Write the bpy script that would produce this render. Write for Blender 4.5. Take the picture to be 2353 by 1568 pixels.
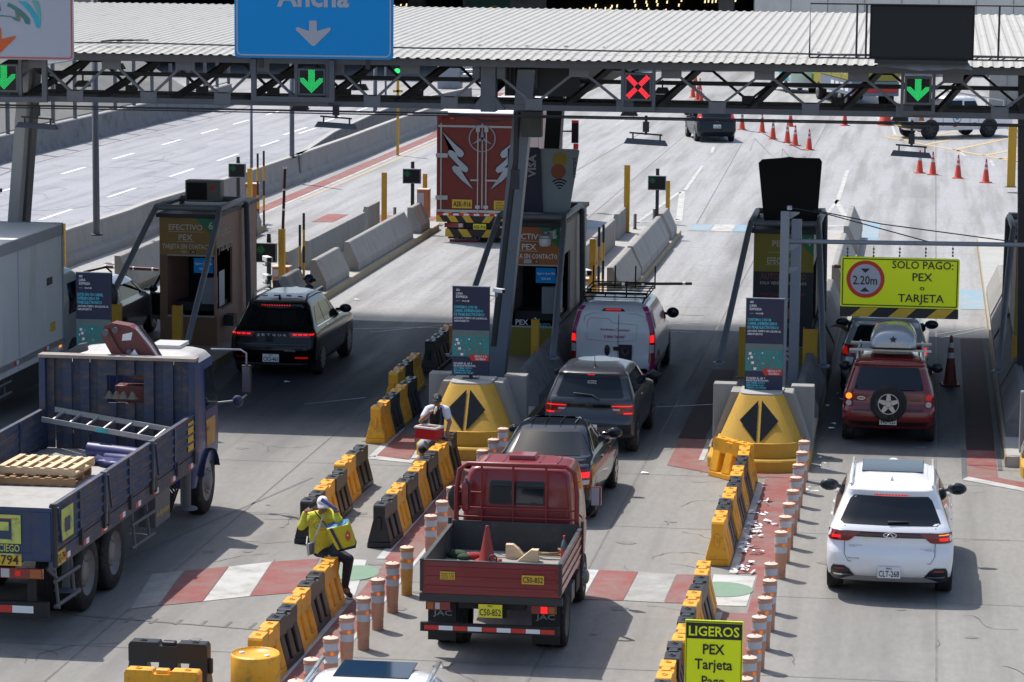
import bpy, math, random
from mathutils import Vector, Matrix
for o in list(bpy.data.objects): bpy.data.objects.remove(o)
random.seed(7)
SC=bpy.context.scene; COL=SC.collection
R=math.radians
# ---------------- camera (long lens from a footbridge 9.9 m up) ----------------
FPX,CX,CY,CAMH=6700.0,1176.5,784.0,9.9
def _axes():
    dy=Vector(((2150-CX)/FPX,(CY+180)/FPX,-1.0)).normalized()
    z=Vector((.009,1.0,0)); z.z=-(z.x*dy.x+z.y*dy.y)/dy.z; z.normalize()
    x=dy.cross(z)
    return Matrix((x,dy,z))
RW=_axes()
cam_data=bpy.data.cameras.new('camera'); cam=bpy.data.objects.new('camera',cam_data); COL.objects.link(cam)
cam.matrix_world=Matrix.Translation((0,0,CAMH))@RW.to_4x4()
cam_data.sensor_fit='HORIZONTAL'; cam_data.sensor_width=36; cam_data.lens=FPX/2353*36
cam_data.clip_start=.5; cam_data.clip_end=3000
SC.camera=cam
def P(px,py,z=0.0,Y=None):
    d=RW@Vector(((px-CX)/FPX,-(py-CY)/FPX,-1.0))
    t=(z-CAMH)/d.z if Y is None else Y/d.y
    return Vector((0,0,CAMH))+d*t
# ---------------- light ----------------
W=bpy.data.worlds.new('World'); SC.world=W; W.use_nodes=True
wn=W.node_tree.nodes; bg=wn['Background']; sky=wn.new('ShaderNodeTexSky'); sky.sky_type='NISHITA'
sky.sun_disc=False; sky.sun_elevation=R(59.4); sky.sun_rotation=math.atan2(-.32,.29)
sky.air_density=1.0; sky.dust_density=2.2
W.node_tree.links.new(sky.outputs[0],bg.inputs[0]); bg.inputs[1].default_value=.14
sl=bpy.data.lights.new('sun',type='SUN'); sl.energy=3.7; sl.angle=R(.5); sl.color=(1,.95,.885)
so=bpy.data.objects.new('sun',sl); COL.objects.link(so)
so.rotation_euler=Vector((-.32,.29,.73)).to_track_quat('Z','Y').to_euler(); so.location=(-20,60,60)
SC.view_settings.view_transform='Standard'; SC.view_settings.look='None'; SC.view_settings.exposure=.42; SC.view_settings.gamma=1
SC.render.engine='CYCLES'
# ---------------- materials ----------------
MATS={}
def mat(name,c,r=.6,m=0.0,var=.12,sc=4.0,bump=0.0,spec=.5,coat=0.0,emit=None,es=0.0,dirt=None,da=.0,ds=2.0,stretch=(1,1,1),trans=0):
    if name in MATS: return MATS[name]
    M=bpy.data.materials.new(name); M.use_nodes=True; nt=M.node_tree; b=nt.nodes['Principled BSDF']
    c=tuple(c)+(1,)
    b.inputs['Roughness'].default_value=r; b.inputs['Metallic'].default_value=m
    b.inputs['Specular IOR Level'].default_value=spec
    b.inputs['Coat Weight'].default_value=coat; b.inputs['Coat Roughness'].default_value=.06
    b.inputs['Transmission Weight'].default_value=trans
    L=nt.links.new
    tc=nt.nodes.new('ShaderNodeTexCoord'); mp=nt.nodes.new('ShaderNodeMapping'); mp.inputs['Scale'].default_value=stretch
    L(tc.outputs['Object'],mp.inputs[0])
    oi=nt.nodes.new('ShaderNodeObjectInfo'); mu=nt.nodes.new('ShaderNodeMath'); mu.operation='MULTIPLY'; mu.inputs[1].default_value=41.0; L(oi.outputs['Random'],mu.inputs[0]); L(mu.outputs[0],mp.inputs['Location'])
    col=None
    if var>0:
        n=nt.nodes.new('ShaderNodeTexNoise'); n.inputs['Scale'].default_value=sc; n.inputs['Detail'].default_value=6; n.inputs['Roughness'].default_value=.65
        L(mp.outputs[0],n.inputs['Vector'])
        mx=nt.nodes.new('ShaderNodeMix'); mx.data_type='RGBA'
        mx.inputs[6].default_value=tuple(max(0,v*(1-var*1.6)) for v in c[:3])+(1,)
        mx.inputs[7].default_value=tuple(min(1,v*(1+var*1.6)) for v in c[:3])+(1,)
        L(n.outputs[0],mx.inputs[0]); col=mx.outputs[2]
    if dirt is not None:
        n2=nt.nodes.new('ShaderNodeTexNoise'); n2.inputs['Scale'].default_value=ds; n2.inputs['Detail'].default_value=8; n2.inputs['Roughness'].default_value=.7
        L(mp.outputs[0],n2.inputs['Vector'])
        rp=nt.nodes.new('ShaderNodeValToRGB'); rp.color_ramp.elements[0].position=.62-da*.35; rp.color_ramp.elements[1].position=.78-da*.2
        L(n2.outputs[0],rp.inputs[0])
        mx=nt.nodes.new('ShaderNodeMix'); mx.data_type='RGBA'
        if col: L(col,mx.inputs[6])
        else: mx.inputs[6].default_value=c
        mx.inputs[7].default_value=tuple(dirt)+(1,); L(rp.outputs[0],mx.inputs[0]); col=mx.outputs[2]
    if col: L(col,b.inputs['Base Color'])
    else: b.inputs['Base Color'].default_value=c
    if bump>0:
        nb=nt.nodes.new('ShaderNodeTexNoise'); nb.inputs['Scale'].default_value=sc*6; nb.inputs['Detail'].default_value=4
        L(mp.outputs[0],nb.inputs['Vector']); bp=nt.nodes.new('ShaderNodeBump'); bp.inputs['Strength'].default_value=bump; bp.inputs['Distance'].default_value=.02
        L(nb.outputs[0],bp.inputs['Height']); L(bp.outputs[0],b.inputs['Normal'])
    if emit: b.inputs['Emission Color'].default_value=tuple(emit)+(1,); b.inputs['Emission Strength'].default_value=es
    MATS[name]=M; return M
def paint(name,c,r=.28,coat=.6,m=0.0,dirt=None,da=.2): return mat(name,c,r,m,var=.05,sc=1.5,coat=coat,dirt=dirt,da=da,ds=3)
# concrete and road
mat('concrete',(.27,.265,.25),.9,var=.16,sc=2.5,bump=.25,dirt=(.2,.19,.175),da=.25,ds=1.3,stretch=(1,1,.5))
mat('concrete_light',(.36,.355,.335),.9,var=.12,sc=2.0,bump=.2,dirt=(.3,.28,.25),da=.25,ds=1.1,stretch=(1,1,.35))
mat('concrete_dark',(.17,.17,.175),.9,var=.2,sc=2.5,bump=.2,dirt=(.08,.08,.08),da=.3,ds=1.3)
mat('kerb_yellow',(.30,.25,.16),.85,var=.15,sc=5,dirt=(.25,.2,.13),da=.35,ds=4)
mat('yellow_concrete',(.52,.30,.035),.75,var=.1,sc=4,bump=.15,dirt=(.3,.2,.08),da=.15,ds=5)
mat('black_paint',(.012,.014,.02),.9,var=.2,sc=6,spec=.12)
mat('steel_grey',(.105,.112,.125),.55,var=.1,sc=3,dirt=(.09,.08,.07),da=.12,ds=2)
mat('steel_mid',(.15,.155,.17),.5,var=.1,sc=3,dirt=(.11,.1,.09),da=.12,ds=2)
mat('steel_light',(.24,.26,.29),.5,var=.08,sc=3,dirt=(.2,.19,.17),da=.1,ds=2)
mat('steel_column',(.2,.225,.27),.45,var=.06,sc=3,dirt=(.16,.15,.14),da=.1,ds=2)
mat('steel_dark',(.028,.03,.034),.6,var=.15,sc=3)
mat('roof_sheet',(.37,.36,.325),.6,var=.05,sc=2.5,dirt=(.24,.23,.215),da=.2,ds=3.5,stretch=(1,.3,1))
mat('zinc',(.45,.46,.47),.35,m=.7,var=.1)
mat('rubber',(.012,.012,.013),.85,var=.3,sc=10,dirt=(.06,.055,.05),da=.3,ds=5)
mat('black_plastic',(.015,.016,.019),.42,var=.2,sc=8)
mat('matt_black',(.008,.008,.01),.8,var=.1)
mat('glass_dark',(.006,.008,.011),.04,var=0,spec=.6)
mat('glass_mid',(.010,.016,.022),.05,var=0,spec=.3)
mat('chrome',(.75,.76,.78),.15,m=1.0,var=0)
mat('alloy',(.45,.46,.48),.3,m=.8,var=.05)
mat('white_paint_mark',(.46,.46,.44),.8,var=.15,sc=6,dirt=(.27,.26,.24),da=.5,ds=3)
mat('red_paint_mark',(.23,.062,.055),.8,var=.15,sc=5,dirt=(.2,.14,.125),da=.6,ds=1.8)
mat('green_paint_mark',(.16,.26,.18),.8,var=.12,sc=5,dirt=(.22,.24,.21),da=.4,ds=3)
mat('blue_paint_mark',(.20,.31,.38),.8,var=.12,sc=3,dirt=(.32,.32,.31),da=.5,ds=1.2)
mat('yellow_line_mark',(.46,.34,.17),.8,var=.12,sc=3,dirt=(.45,.4,.32),da=.4,ds=2)
mat('joint',(.16,.155,.148),.9,var=.3,sc=4)
mat('plastic_yellow',(.80,.365,.014),.45,var=.12,sc=3,dirt=(.34,.2,.06),da=.3,ds=5)
mat('plastic_black',(.012,.013,.016),.4,var=.15,sc=5,dirt=(.03,.03,.03),da=.1,ds=6)
mat('bollard_orange',(.52,.27,.175),.6,var=.12,sc=6,dirt=(.34,.19,.12),da=.2,ds=7)
mat('bollard_top',(.66,.48,.38),.6,var=.1,sc=8)
mat('bollard_yellow',(.55,.30,.07),.6,var=.12,sc=6,dirt=(.3,.2,.08),da=.25,ds=7)
mat('reflective',(.50,.52,.56),.35,var=.05,sc=20)
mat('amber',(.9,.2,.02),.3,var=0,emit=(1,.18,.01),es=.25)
mat('cone_red',(.62,.065,.03),.5,var=.08,sc=10)
mat('cone_load',(.30,.035,.025),.55,var=.1,sc=10)
mat('cone_dark',(.16,.03,.02),.6,var=.1,sc=10)
mat('white',(.75,.76,.78),.5,var=.04)
mat('paper',(.82,.82,.84),.9,var=.03)
mat('blue_sign',(.0,.265,.66),.8,var=.04,sc=.8)
mat('sign_grey_white',(.40,.41,.47),.55,var=.03)
mat('lime',(.86,.95,.0),.5,var=.03,sc=1)
mat('navy',(.018,.022,.06),.5,var=.08,sc=2)
mat('cyan_text',(.12,.66,.80),.5,var=0)
mat('red_sign',(.55,.03,.02),.5,var=0)
mat('orange_sign',(.6,.1,.015),.5,var=.08)
mat('teal',(.03,.22,.22),.5,var=.2,sc=5)
mat('teal_light',(.06,.42,.45),.5,var=.2,sc=5)
mat('green_led',(.02,.5,.12),.5,var=0,emit=(.03,1,.22),es=.75); mat('green_dim',(.01,.12,.04),.5,var=0,emit=(.02,1,.2),es=.04)
mat('red_led',(.6,.02,.03),.5,var=0,emit=(1,.03,.05),es=1.6)
mat('brake_led',(.6,.01,.01),.3,var=0,emit=(1,.012,.012),es=.75)
mat('brake_soft',(.3,.01,.008),.2,var=0,emit=(1,.02,.01),es=.15)
mat('led_amber',(.9,.3,.02),.3,var=0,emit=(1,.3,.02),es=.8)
mat('lens_red',(.20,.008,.008),.15,var=0,coat=.5)
mat('lens_clear',(.42,.42,.43),.15,var=0,coat=.5)
mat('lens_orange',(.35,.1,.02),.2,var=0)
mat('led_panel',(.012,.012,.013),.7,var=.1)
mat('post_yellow',(.55,.30,.02),.5,var=.1,sc=4,dirt=(.25,.15,.05),da=.15,ds=4)
mat('maroon',(.07,.01,.012),.5,var=.1)
mat('plate_white',(.7,.71,.72),.4,var=.03)
mat('plate_yellow',(.75,.65,.03),.4,var=.03)
mat('plate_orange',(.62,.38,.03),.5,var=.08)
mat('text_black',(.015,.015,.017),.5,var=0)
mat('text_white',(.85,.85,.85),.5,var=0)
mat('red_white_r',(.55,.03,.02),.4,var=0)
mat('skin',(.29,.145,.09),.55,var=.08,sc=12,spec=.35)
mat('hair',(.012,.01,.009),.6,var=.2)
mat('wood',(.66,.5,.31),.75,var=.18,sc=5,stretch=(.4,4,4),dirt=(.4,.24,.1),da=.15,ds=6)
mat('wood_dark',(.33,.2,.1),.8,var=.2,sc=5)
mat('aluminium',(.4,.41,.42),.4,m=.6,var=.1)
# ---------------- mesh builder ----------------
AUTO={'side_window','fence_post','reflective_band','filler_rim','hinge_post','bed_lining','counter','stand','support_post','side_hatch','outrigger','magenta_trim','step','pier','roof_seam','roof_rib','roof_bracket','panel_joint','stake_post','side_guard','foot_plate','cross_brace','rivet'}
_txt={}
def txt_mesh(s,bold=0):
    k=(s,bold)
    if k in _txt: return _txt[k]
    c=bpy.data.curves.new('t','FONT'); c.body=s; c.resolution_u=1 if len(s)>12 else 2; c.offset=bold; c.size=1
    o=bpy.data.objects.new('t',c); COL.objects.link(o)
    me=bpy.data.meshes.new_from_object(o.evaluated_get(bpy.context.evaluated_depsgraph_get()))
    vs=[v.co.copy() for v in me.vertices]; fs=[tuple(p.vertices) for p in me.polygons]
    bpy.data.objects.remove(o); bpy.data.curves.remove(c); bpy.data.meshes.remove(me)
    if vs:
        x0=min(v.x for v in vs); x1=max(v.x for v in vs); y0=min(v.y for v in vs); y1=max(v.y for v in vs)
    else: x0=y0=0;x1=y1=1
    _txt[k]=(vs,fs,x0,x1,y0,y1); return _txt[k]
class MB:
    def __init__(s): s.v=[];s.f=[];s.m=[];s.sm=[];s.mats=[];s.T=None
    def add(s,vs,fs,m,smooth=False):
        if m not in s.mats: s.mats.append(m)
        mi=s.mats.index(m); b=len(s.v)
        for v in vs:
            v=Vector(v); s.v.append(s.T@v if s.T else v)
        for f in fs: s.f.append(tuple(b+i for i in f)); s.m.append(mi); s.sm.append(smooth)
        return s
    def box(s,x0,x1,y0,y1,z0,z1,m):
        vs=[(x,y,z) for x in (x0,x1) for y in (y0,y1) for z in (z0,z1)]
        return s.add(vs,[(0,1,3,2),(4,6,7,5),(0,4,5,1),(2,3,7,6),(0,2,6,4),(1,5,7,3)],m)
    def hexa(s,bot,top,m):
        return s.add(list(bot)+list(top),[(3,2,1,0),(4,5,6,7),(0,1,5,4),(1,2,6,5),(2,3,7,6),(3,0,4,7)],m)
    def prism(s,pts,a0,a1,m,ax='y',smooth=False):
        f={'y':lambda p,a:(p[0],a,p[1]),'x':lambda p,a:(a,p[0],p[1]),'z':lambda p,a:(p[0],p[1],a)}[ax]
        n=len(pts); vs=[f(p,a0) for p in pts]+[f(p,a1) for p in pts]
        fs=[tuple(range(n))[::-1],tuple(range(n,2*n))]
        s.add(vs,fs,m); s.add(vs,[(i,(i+1)%n,n+(i+1)%n,n+i) for i in range(n)],m,smooth); return s
    def ring_loft(s,rings,m,cap=True,smooth=True,closed=True):
        n=len(rings[0]); vs=[p for r in rings for p in r]; fs=[]
        for k in range(len(rings)-1):
            for i in range(n if closed else n-1):
                j=(i+1)%n; fs.append((k*n+i,k*n+j,(k+1)*n+j,(k+1)*n+i))
        s.add(vs,fs,m,smooth)
        if cap: s.add(rings[0],[tuple(range(n))[::-1]],m); s.add(rings[-1],[tuple(range(n))],m)
        return s
    def tube(s,pts,r,m,n=8,cap=True):
        pts=[Vector(p) for p in pts]; rs=r if isinstance(r,(list,tuple)) else [r]*len(pts); rings=[]
        up=None
        for i,p in enumerate(pts):
            d=(pts[min(i+1,len(pts)-1)]-pts[max(i-1,0)]).normalized()
            if up is None: up=Vector((0,0,1)) if abs(d.z)<.9 else Vector((0,1,0))
            a=d.cross(up).normalized(); b=a.cross(d).normalized(); up=b
            rings.append([p+(a*math.cos(2*math.pi*k/n)+b*math.sin(2*math.pi*k/n))*rs[i] for k in range(n)])
        return s.ring_loft(rings,m,cap)
    def bar(s,p0,p1,w,h,m):
        p0=Vector(p0);p1=Vector(p1);d=(p1-p0).normalized()
        up=Vector((0,0,1)) if abs(d.z)<.95 else Vector((0,1,0))
        a=d.cross(up).normalized()*w/2; b=a.cross(d).normalized()*h/2
        q=[-a-b,a-b,a+b,-a+b]
        return s.add([p0+k for k in q]+[p1+k for k in q],[(0,1,2,3),(7,6,5,4),(0,4,5,1),(1,5,6,2),(2,6,7,3),(3,7,4,0)],m)
    def lathe(s,prof,m,c=(0,0,0),n=20,ax='z',cap=True):
        rings=[]
        for r,z in prof:
            ring=[]
            for k in range(n):
                a=2*math.pi*k/n; u,v=r*math.cos(a),r*math.sin(a)
                ring.append((c[0]+u,c[1]+v,c[2]+z) if ax=='z' else ((c[0]+u,c[1]+z,c[2]+v) if ax=='y' else (c[0]+z,c[1]+u,c[2]+v)))
            rings.append(ring)
        return s.ring_loft(rings,m,cap)
    def ell(s,c,r,m,nu=14,nv=9):
        c=Vector(c); r=(r,r,r) if not isinstance(r,(tuple,list)) else r
        rings=[[(c.x+r[0]*math.cos(2*math.pi*k/nu)*math.sin(math.pi*j/nv),c.y+r[1]*math.sin(2*math.pi*k/nu)*math.sin(math.pi*j/nv),c.z-r[2]*math.cos(math.pi*j/nv)) for k in range(nu)] for j in range(1,nv)]
        s.ring_loft(rings,m,False); b=[(c.x,c.y,c.z-r[2])]+rings[0]; t=[(c.x,c.y,c.z+r[2])]+rings[-1]
        s.add(b,[(0,(k+1)%nu+1,k+1) for k in range(nu)],m,True); s.add(t,[(0,k+1,(k+1)%nu+1) for k in range(nu)],m,True); return s
    def cap(s,p0,p1,r0,r1,m,n=12):
        p0=Vector(p0);p1=Vector(p1); d=p1-p0; L=d.length
        if L<1e-6: return s.ell(p0,r0,m)
        d/=L; pts=[];rs=[]
        for k in range(5): a=math.pi/2*k/4; pts.append(p0-d*r0*math.cos(a)); rs.append(max(r0*math.sin(a),1e-4))
        for k in range(5): a=math.pi/2*(1-k/4); pts.append(p1+d*r1*math.cos(a)); rs.append(max(r1*math.sin(a),1e-4))
        up=Vector((0,0,1)) if abs(d.z)<.9 else Vector((0,1,0)); a_=d.cross(up).normalized(); b_=a_.cross(d)
        rings=[[p+(a_*math.cos(2*math.pi*k/n)+b_*math.sin(2*math.pi*k/n))*r for k in range(n)] for p,r in zip(pts,rs)]
        return s.ring_loft(rings,m,True)
    def poly(s,pts,m,u=(1,0,0),w=(0,0,1),o=(0,0,0)):
        u=Vector(u);w=Vector(w);o=Vector(o)
        return s.add([o+u*p[0]+w*p[1] for p in pts],[tuple(range(len(pts)))],m)
    def rect(s,x0,x1,z0,z1,y,m): return s.add([(x0,y,z0),(x1,y,z0),(x1,y,z1),(x0,y,z1)],[(0,1,2,3)],m)
    def disc(s,c,r,m,y_ax=True,n=24,ri=0,sx=1.0,a0=0,a1=360):
        # disc in the xz plane, facing -y
        N=n; P_=[(math.cos(R(a0+(a1-a0)*k/N)),math.sin(R(a0+(a1-a0)*k/N))) for k in range(N+1)]
        vs=[(c[0]+r*sx*a,c[1],c[2]+r*b) for a,b in P_]+[(c[0]+ri*sx*a,c[1],c[2]+ri*b) for a,b in P_]
        return s.add(vs,[(k,k+1,N+2+k,N+1+k) for k in range(N)],m)
    def text(s,t,cx,cz,h,m,y=0.0,w=None,u=(1,0,0),v=(0,0,1),o=None,bold=.012,al='c',cap=None):
        vs,fs,x0,x1,y0,y1=txt_mesh(t,bold)
        ch=.71; k=h/ch; W_=(x1-x0)*k; kx=k if w is None else w/(x1-x0)
        W_=(x1-x0)*kx; off={'c':-W_/2,'l':0,'r':-W_}[al]
        u=Vector(u);v=Vector(v); o=Vector((0,y,0)) if o is None else Vector(o)
        return s.add([o+u*(cx+off+(p.x-x0)*kx)+v*(cz-h/2+p.y*k) for p in vs],fs,m)
    def build(s,name,parent=None,**kw):
        if name in AUTO and not kw.get('remesh'):
            n=len(s.v); par=list(range(n))
            def fd(a):
                while par[a]!=a: par[a]=par[par[a]]; a=par[a]
                return a
            for f in s.f:
                r0=fd(f[0])
                for i in f[1:]: par[fd(i)]=r0
            # caps and walls of one solid share places, not indices
            pos={}
            for i,v in enumerate(s.v):
                k=(round(v.x,4),round(v.y,4),round(v.z,4))
                if k in pos: par[fd(i)]=fd(pos[k])
                else: pos[k]=i
            grp={}
            for j,f in enumerate(s.f): grp.setdefault(fd(f[0]),[]).append(j)
            if len(grp)>1:
                o=None
                for js in grp.values():
                    q=MB(); q.mats=s.mats; ix={}
                    for j in js:
                        q.f.append(tuple(ix.setdefault(i,len(ix)) for i in s.f[j])); q.m.append(s.m[j]); q.sm.append(s.sm[j])
                    q.v=[s.v[i] for i in ix]; o=q._build(name,parent,**kw)
                return o
        return s._build(name,parent,**kw)
    def _build(s,name,parent=None,bev=0,remesh=0,smooth_it=0,sub=0,loc=None,flat=False):
        me=bpy.data.meshes.new(name)
        me.from_pydata([tuple(v) for v in s.v],[],s.f)
        for m in s.mats: me.materials.append(MATS[m])
        me.polygons.foreach_set('material_index',s.m); me.polygons.foreach_set('use_smooth',s.sm); me.update()
        o=bpy.data.objects.new(name,me); COL.objects.link(o)
        if parent is not None: o.parent=parent
        if loc is not None: o.location=loc
        if remesh:
            md=o.modifiers.new('r','REMESH'); md.mode='VOXEL'; md.voxel_size=remesh; md.use_smooth_shade=True
        if smooth_it:
            md=o.modifiers.new('s','SMOOTH'); md.iterations=smooth_it; md.factor=.6
        if bev:
            md=o.modifiers.new('b','BEVEL'); md.width=bev; md.segments=2; md.limit_method='ANGLE'; md.angle_limit=R(40)
        if sub:
            md=o.modifiers.new('u','SUBSURF'); md.levels=sub; md.render_levels=sub
        return o
def tag(o,label,cat,group=None):
    o['label']=label; o['category']=cat
    if group: o['group']=group
    return o
def struct(o,kind='structure'): o['kind']=kind; return o
def root(name,loc,label,cat,rz=0,group=None,scale=None):
    o=bpy.data.objects.new(name,None); COL.objects.link(o); o.location=loc; o.rotation_euler=(0,0,rz); o.empty_display_size=.3
    if scale: o.scale=scale
    return tag(o,label,cat,group)
def dup(r,loc,rz,label,group=None):
    def cp(o,p):
        c=o.copy(); COL.objects.link(c)
        if p is not None: c.parent=p; c.matrix_parent_inverse=o.matrix_parent_inverse.copy()
        for ch in list(o.children): cp(ch,c)
        return c
    c=cp(r,None); c.location=loc; c.rotation_euler=(0,0,rz); c['label']=label
    if group: c['group']=group
    return c
ORD=['','first','second','third','fourth','fifth','sixth','seventh','eighth','ninth','tenth','eleventh','twelfth','thirteenth','fourteenth','fifteenth','sixteenth','seventeenth','eighteenth','nineteenth','twentieth','twenty-first','twenty-second','twenty-third']
# ---------------- ground ----------------
def ground_mat(name,near,far,y0,y1,stain_shade=True):
    M=bpy.data.materials.new(name); M.use_nodes=True; nt=M.node_tree; b=nt.nodes['Principled BSDF']; L=nt.links.new; N=nt.nodes.new
    b.inputs['Roughness'].default_value=.72; b.inputs['Specular IOR Level'].default_value=.22
    tc=N('ShaderNodeTexCoord'); sep=N('ShaderNodeSeparateXYZ'); L(tc.outputs['Object'],sep.inputs[0])
    def noise(scale,stretch,det=6,rough=.6):
        mp=N('ShaderNodeMapping'); mp.inputs['Scale'].default_value=stretch; L(tc.outputs['Object'],mp.inputs[0])
        n=N('ShaderNodeTexNoise'); n.inputs['Scale'].default_value=scale; n.inputs['Detail'].default_value=det; n.inputs['Roughness'].default_value=rough
        L(mp.outputs[0],n.inputs['Vector']); return n.outputs[0]
    def mr(v,a,b_,c=0,d=1,smooth=True):
        m=N('ShaderNodeMapRange'); m.interpolation_type='SMOOTHSTEP' if smooth else 'LINEAR'
        L(v,m.inputs[0]); m.inputs[1].default_value=a; m.inputs[2].default_value=b_; m.inputs[3].default_value=c; m.inputs[4].default_value=d; return m.outputs[0]
    def mth(op,a,b_):
        m=N('ShaderNodeMath'); m.operation=op
        for i,x in enumerate((a,b_)):
            if isinstance(x,(int,float)): m.inputs[i].default_value=x
            else: L(x,m.inputs[i])
        return m.outputs[0]
    def mix(f,a,b_):
        m=N('ShaderNodeMix'); m.data_type='RGBA'
        if isinstance(f,(int,float)): m.inputs[0].default_value=f
        else: L(f,m.inputs[0])
        for i,x in ((6,a),(7,b_)):
            if isinstance(x,tuple): m.inputs[i].default_value=x+(1,)
            else: L(x,m.inputs[i])
        return m.outputs[2]
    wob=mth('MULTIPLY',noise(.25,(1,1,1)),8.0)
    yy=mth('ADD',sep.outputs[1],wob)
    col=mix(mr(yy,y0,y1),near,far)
    st=noise(1.6,(1.0,.045,1),5)         # long tyre streaks
    col=mix(mr(st,.4,.7,0,.6),col,tuple(v*.6 for v in near))
    bl=noise(.35,(1,.7,1),7,.65)
    col=mix(mr(bl,.45,.7,0,.35),col,tuple(min(1,v*1.25) for v in near))
    fn=noise(9,(1,.35,1),8,.75)
    col=mix(mr(fn,.35,.7,0,.38),col,tuple(v*.62 for v in near))
    sp=noise(26,(1,1,1),3,.6)
    col=mix(mr(sp,.66,.74,0,.6),col,tuple(v*.4 for v in near))
    if stain_shade:
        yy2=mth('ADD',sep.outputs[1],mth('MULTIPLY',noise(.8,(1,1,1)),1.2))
        m1=mth('MULTIPLY',mr(yy2,53.5,58),mr(yy2,73.4,71.2))  # band follows the canopy shadow; shade and oil stain put into the colour
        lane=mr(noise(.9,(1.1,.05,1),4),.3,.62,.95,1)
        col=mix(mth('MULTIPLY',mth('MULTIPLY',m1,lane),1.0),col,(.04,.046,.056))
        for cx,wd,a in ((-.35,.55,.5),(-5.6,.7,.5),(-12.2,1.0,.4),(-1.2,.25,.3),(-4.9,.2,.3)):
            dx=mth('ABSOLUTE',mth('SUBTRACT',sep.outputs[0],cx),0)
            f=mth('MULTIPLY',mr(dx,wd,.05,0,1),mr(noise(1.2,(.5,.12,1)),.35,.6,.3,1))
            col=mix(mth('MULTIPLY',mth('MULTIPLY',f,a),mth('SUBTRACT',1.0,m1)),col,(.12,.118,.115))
    L(col,b.inputs['Base Color'])
    rg=noise(1.5,(1,.08,1),5); L(mr(rg,.3,.7,.62,.78),b.inputs['Roughness'])
    bp=N('ShaderNodeBump'); bp.inputs['Strength'].default_value=.25; bp.inputs['Distance'].default_value=.01; L(noise(30,(1,1,1),5,.7),bp.inputs['Height']); L(bp.outputs[0],b.inputs['Normal'])
    MATS[name]=M
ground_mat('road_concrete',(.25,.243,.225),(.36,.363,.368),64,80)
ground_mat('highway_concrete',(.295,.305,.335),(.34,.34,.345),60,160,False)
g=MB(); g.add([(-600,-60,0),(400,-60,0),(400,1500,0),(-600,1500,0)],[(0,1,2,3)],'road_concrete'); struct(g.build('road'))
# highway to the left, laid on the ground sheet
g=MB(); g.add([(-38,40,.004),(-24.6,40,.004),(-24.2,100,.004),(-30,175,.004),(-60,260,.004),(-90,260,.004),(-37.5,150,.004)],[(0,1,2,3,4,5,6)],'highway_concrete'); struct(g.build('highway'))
# cracks on the highway (tar-sealed)
mat('oil_spot',(.17,.165,.155),.8,var=.3,sc=6)
mat('tar',(.19,.21,.26),.7,var=.2)
g=MB(); rr=random.Random(3)
for k in range(120):
    x=rr.uniform(-36,-25.5); y=rr.uniform(78,140); ang=rr.choice([0,0,0,1.4])+rr.uniform(-.4,.4); n=rr.randint(4,9); p=Vector((x,y,.009))
    for i in range(n):
        q=p+Vector((math.cos(ang),math.sin(ang)*1.6,0))*rr.uniform(.12,.35); d=(q-p).normalized().cross(Vector((0,0,1)))*rr.uniform(.012,.032)
        if -37<q.x<-25: g.add([p-d,q-d,q+d,p+d],[(0,1,2,3)],'tar')
        p=q; ang+=rr.uniform(-.7,.7)
mat('tar_near',(.12,.118,.112),.9,var=.3)
for k in range(70):
    x=rr.choice([rr.uniform(-14,-9.8),rr.uniform(-7.2,-3.6),rr.uniform(-1.8,1.4)]); y=rr.uniform(33,56); ang=rr.choice([0,1.57])+rr.uniform(-.5,.5); n=rr.randint(3,9); p=Vector((x,y,.0062))
    for i in range(n):
        q=p+Vector((math.cos(ang),math.sin(ang)*1.3,0))*rr.uniform(.06,.2); d=(q-p).normalized().cross(Vector((0,0,1)))*rr.uniform(.003,.009)
        g.add([p-d,q-d,q+d,p+d],[(0,1,2,3)],'tar_near'); p=q; ang+=rr.uniform(-.8,.8)
for k in range(60):
    x=rr.uniform(-14,1.6); y=rr.uniform(33,56); a=rr.uniform(.04,.16); n=9; g.add([(x+a*math.cos(2*math.pi*j/n)*rr.uniform(.6,1.2),y+a*math.sin(2*math.pi*j/n)*rr.uniform(.6,1.2),.0058) for j in range(n)],[tuple(range(n))],'oil_spot')
struct(g.build('road_crack'))
mat('white_worn',(.33,.33,.31),.8,var=.15,sc=6,dirt=(.24,.235,.22),da=.7,ds=2)
def flat(mb,pts,z,m): mb.add([(p[0],p[1],z) for p in pts],[tuple(range(len(pts)))],m)
def pp(pts): return [tuple(P(*q))[:2] for q in pts]
def strip(mb,x0,x1,y0,y1,z,m): flat(mb,[(x0,y0),(x1,y0),(x1,y1),(x0,y1)],z,m)
# red strips with white borders
rd=MB(); wh=MB(); gr=MB(); bl=MB(); ye=MB(); jt=MB()
strip(rd,-8.14,-7.72,30,40.9,.008,'red_paint_mark'); strip(rd,-8.2,-7.72,43.7,51.9,.008,'red_paint_mark')
strip(wh,-8.27,-8.14,30,40.9,.008,'white_paint_mark'); strip(wh,-8.33,-8.2,43.7,51.5,.008,'white_paint_mark'); strip(wh,-7.72,-7.66,30,51.5,.008,'white_paint_mark')
flat(rd,[(-9.97,52.3),(-9.3,52.0),(-9.45,54.4),(-9.95,54.9)],.008,'red_paint_mark'); flat(rd,[(-9.2,51.6),(-7.9,51.6),(-7.9,52.4),(-9.2,52.2)],.008,'red_paint_mark')
strip(wh,-10.1,-9.97,52.2,55.3,.008,'white_paint_mark'); flat(wh,[(-10.1,52.0),(-7.7,51.2),(-7.7,51.5),(-10.0,52.3)],.008,'white_paint_mark'); flat(wh,[(-9.3,52.2),(-9.2,52.2),(-9.15,55),(-9.45,54.4)],.008,'white_paint_mark')
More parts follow.
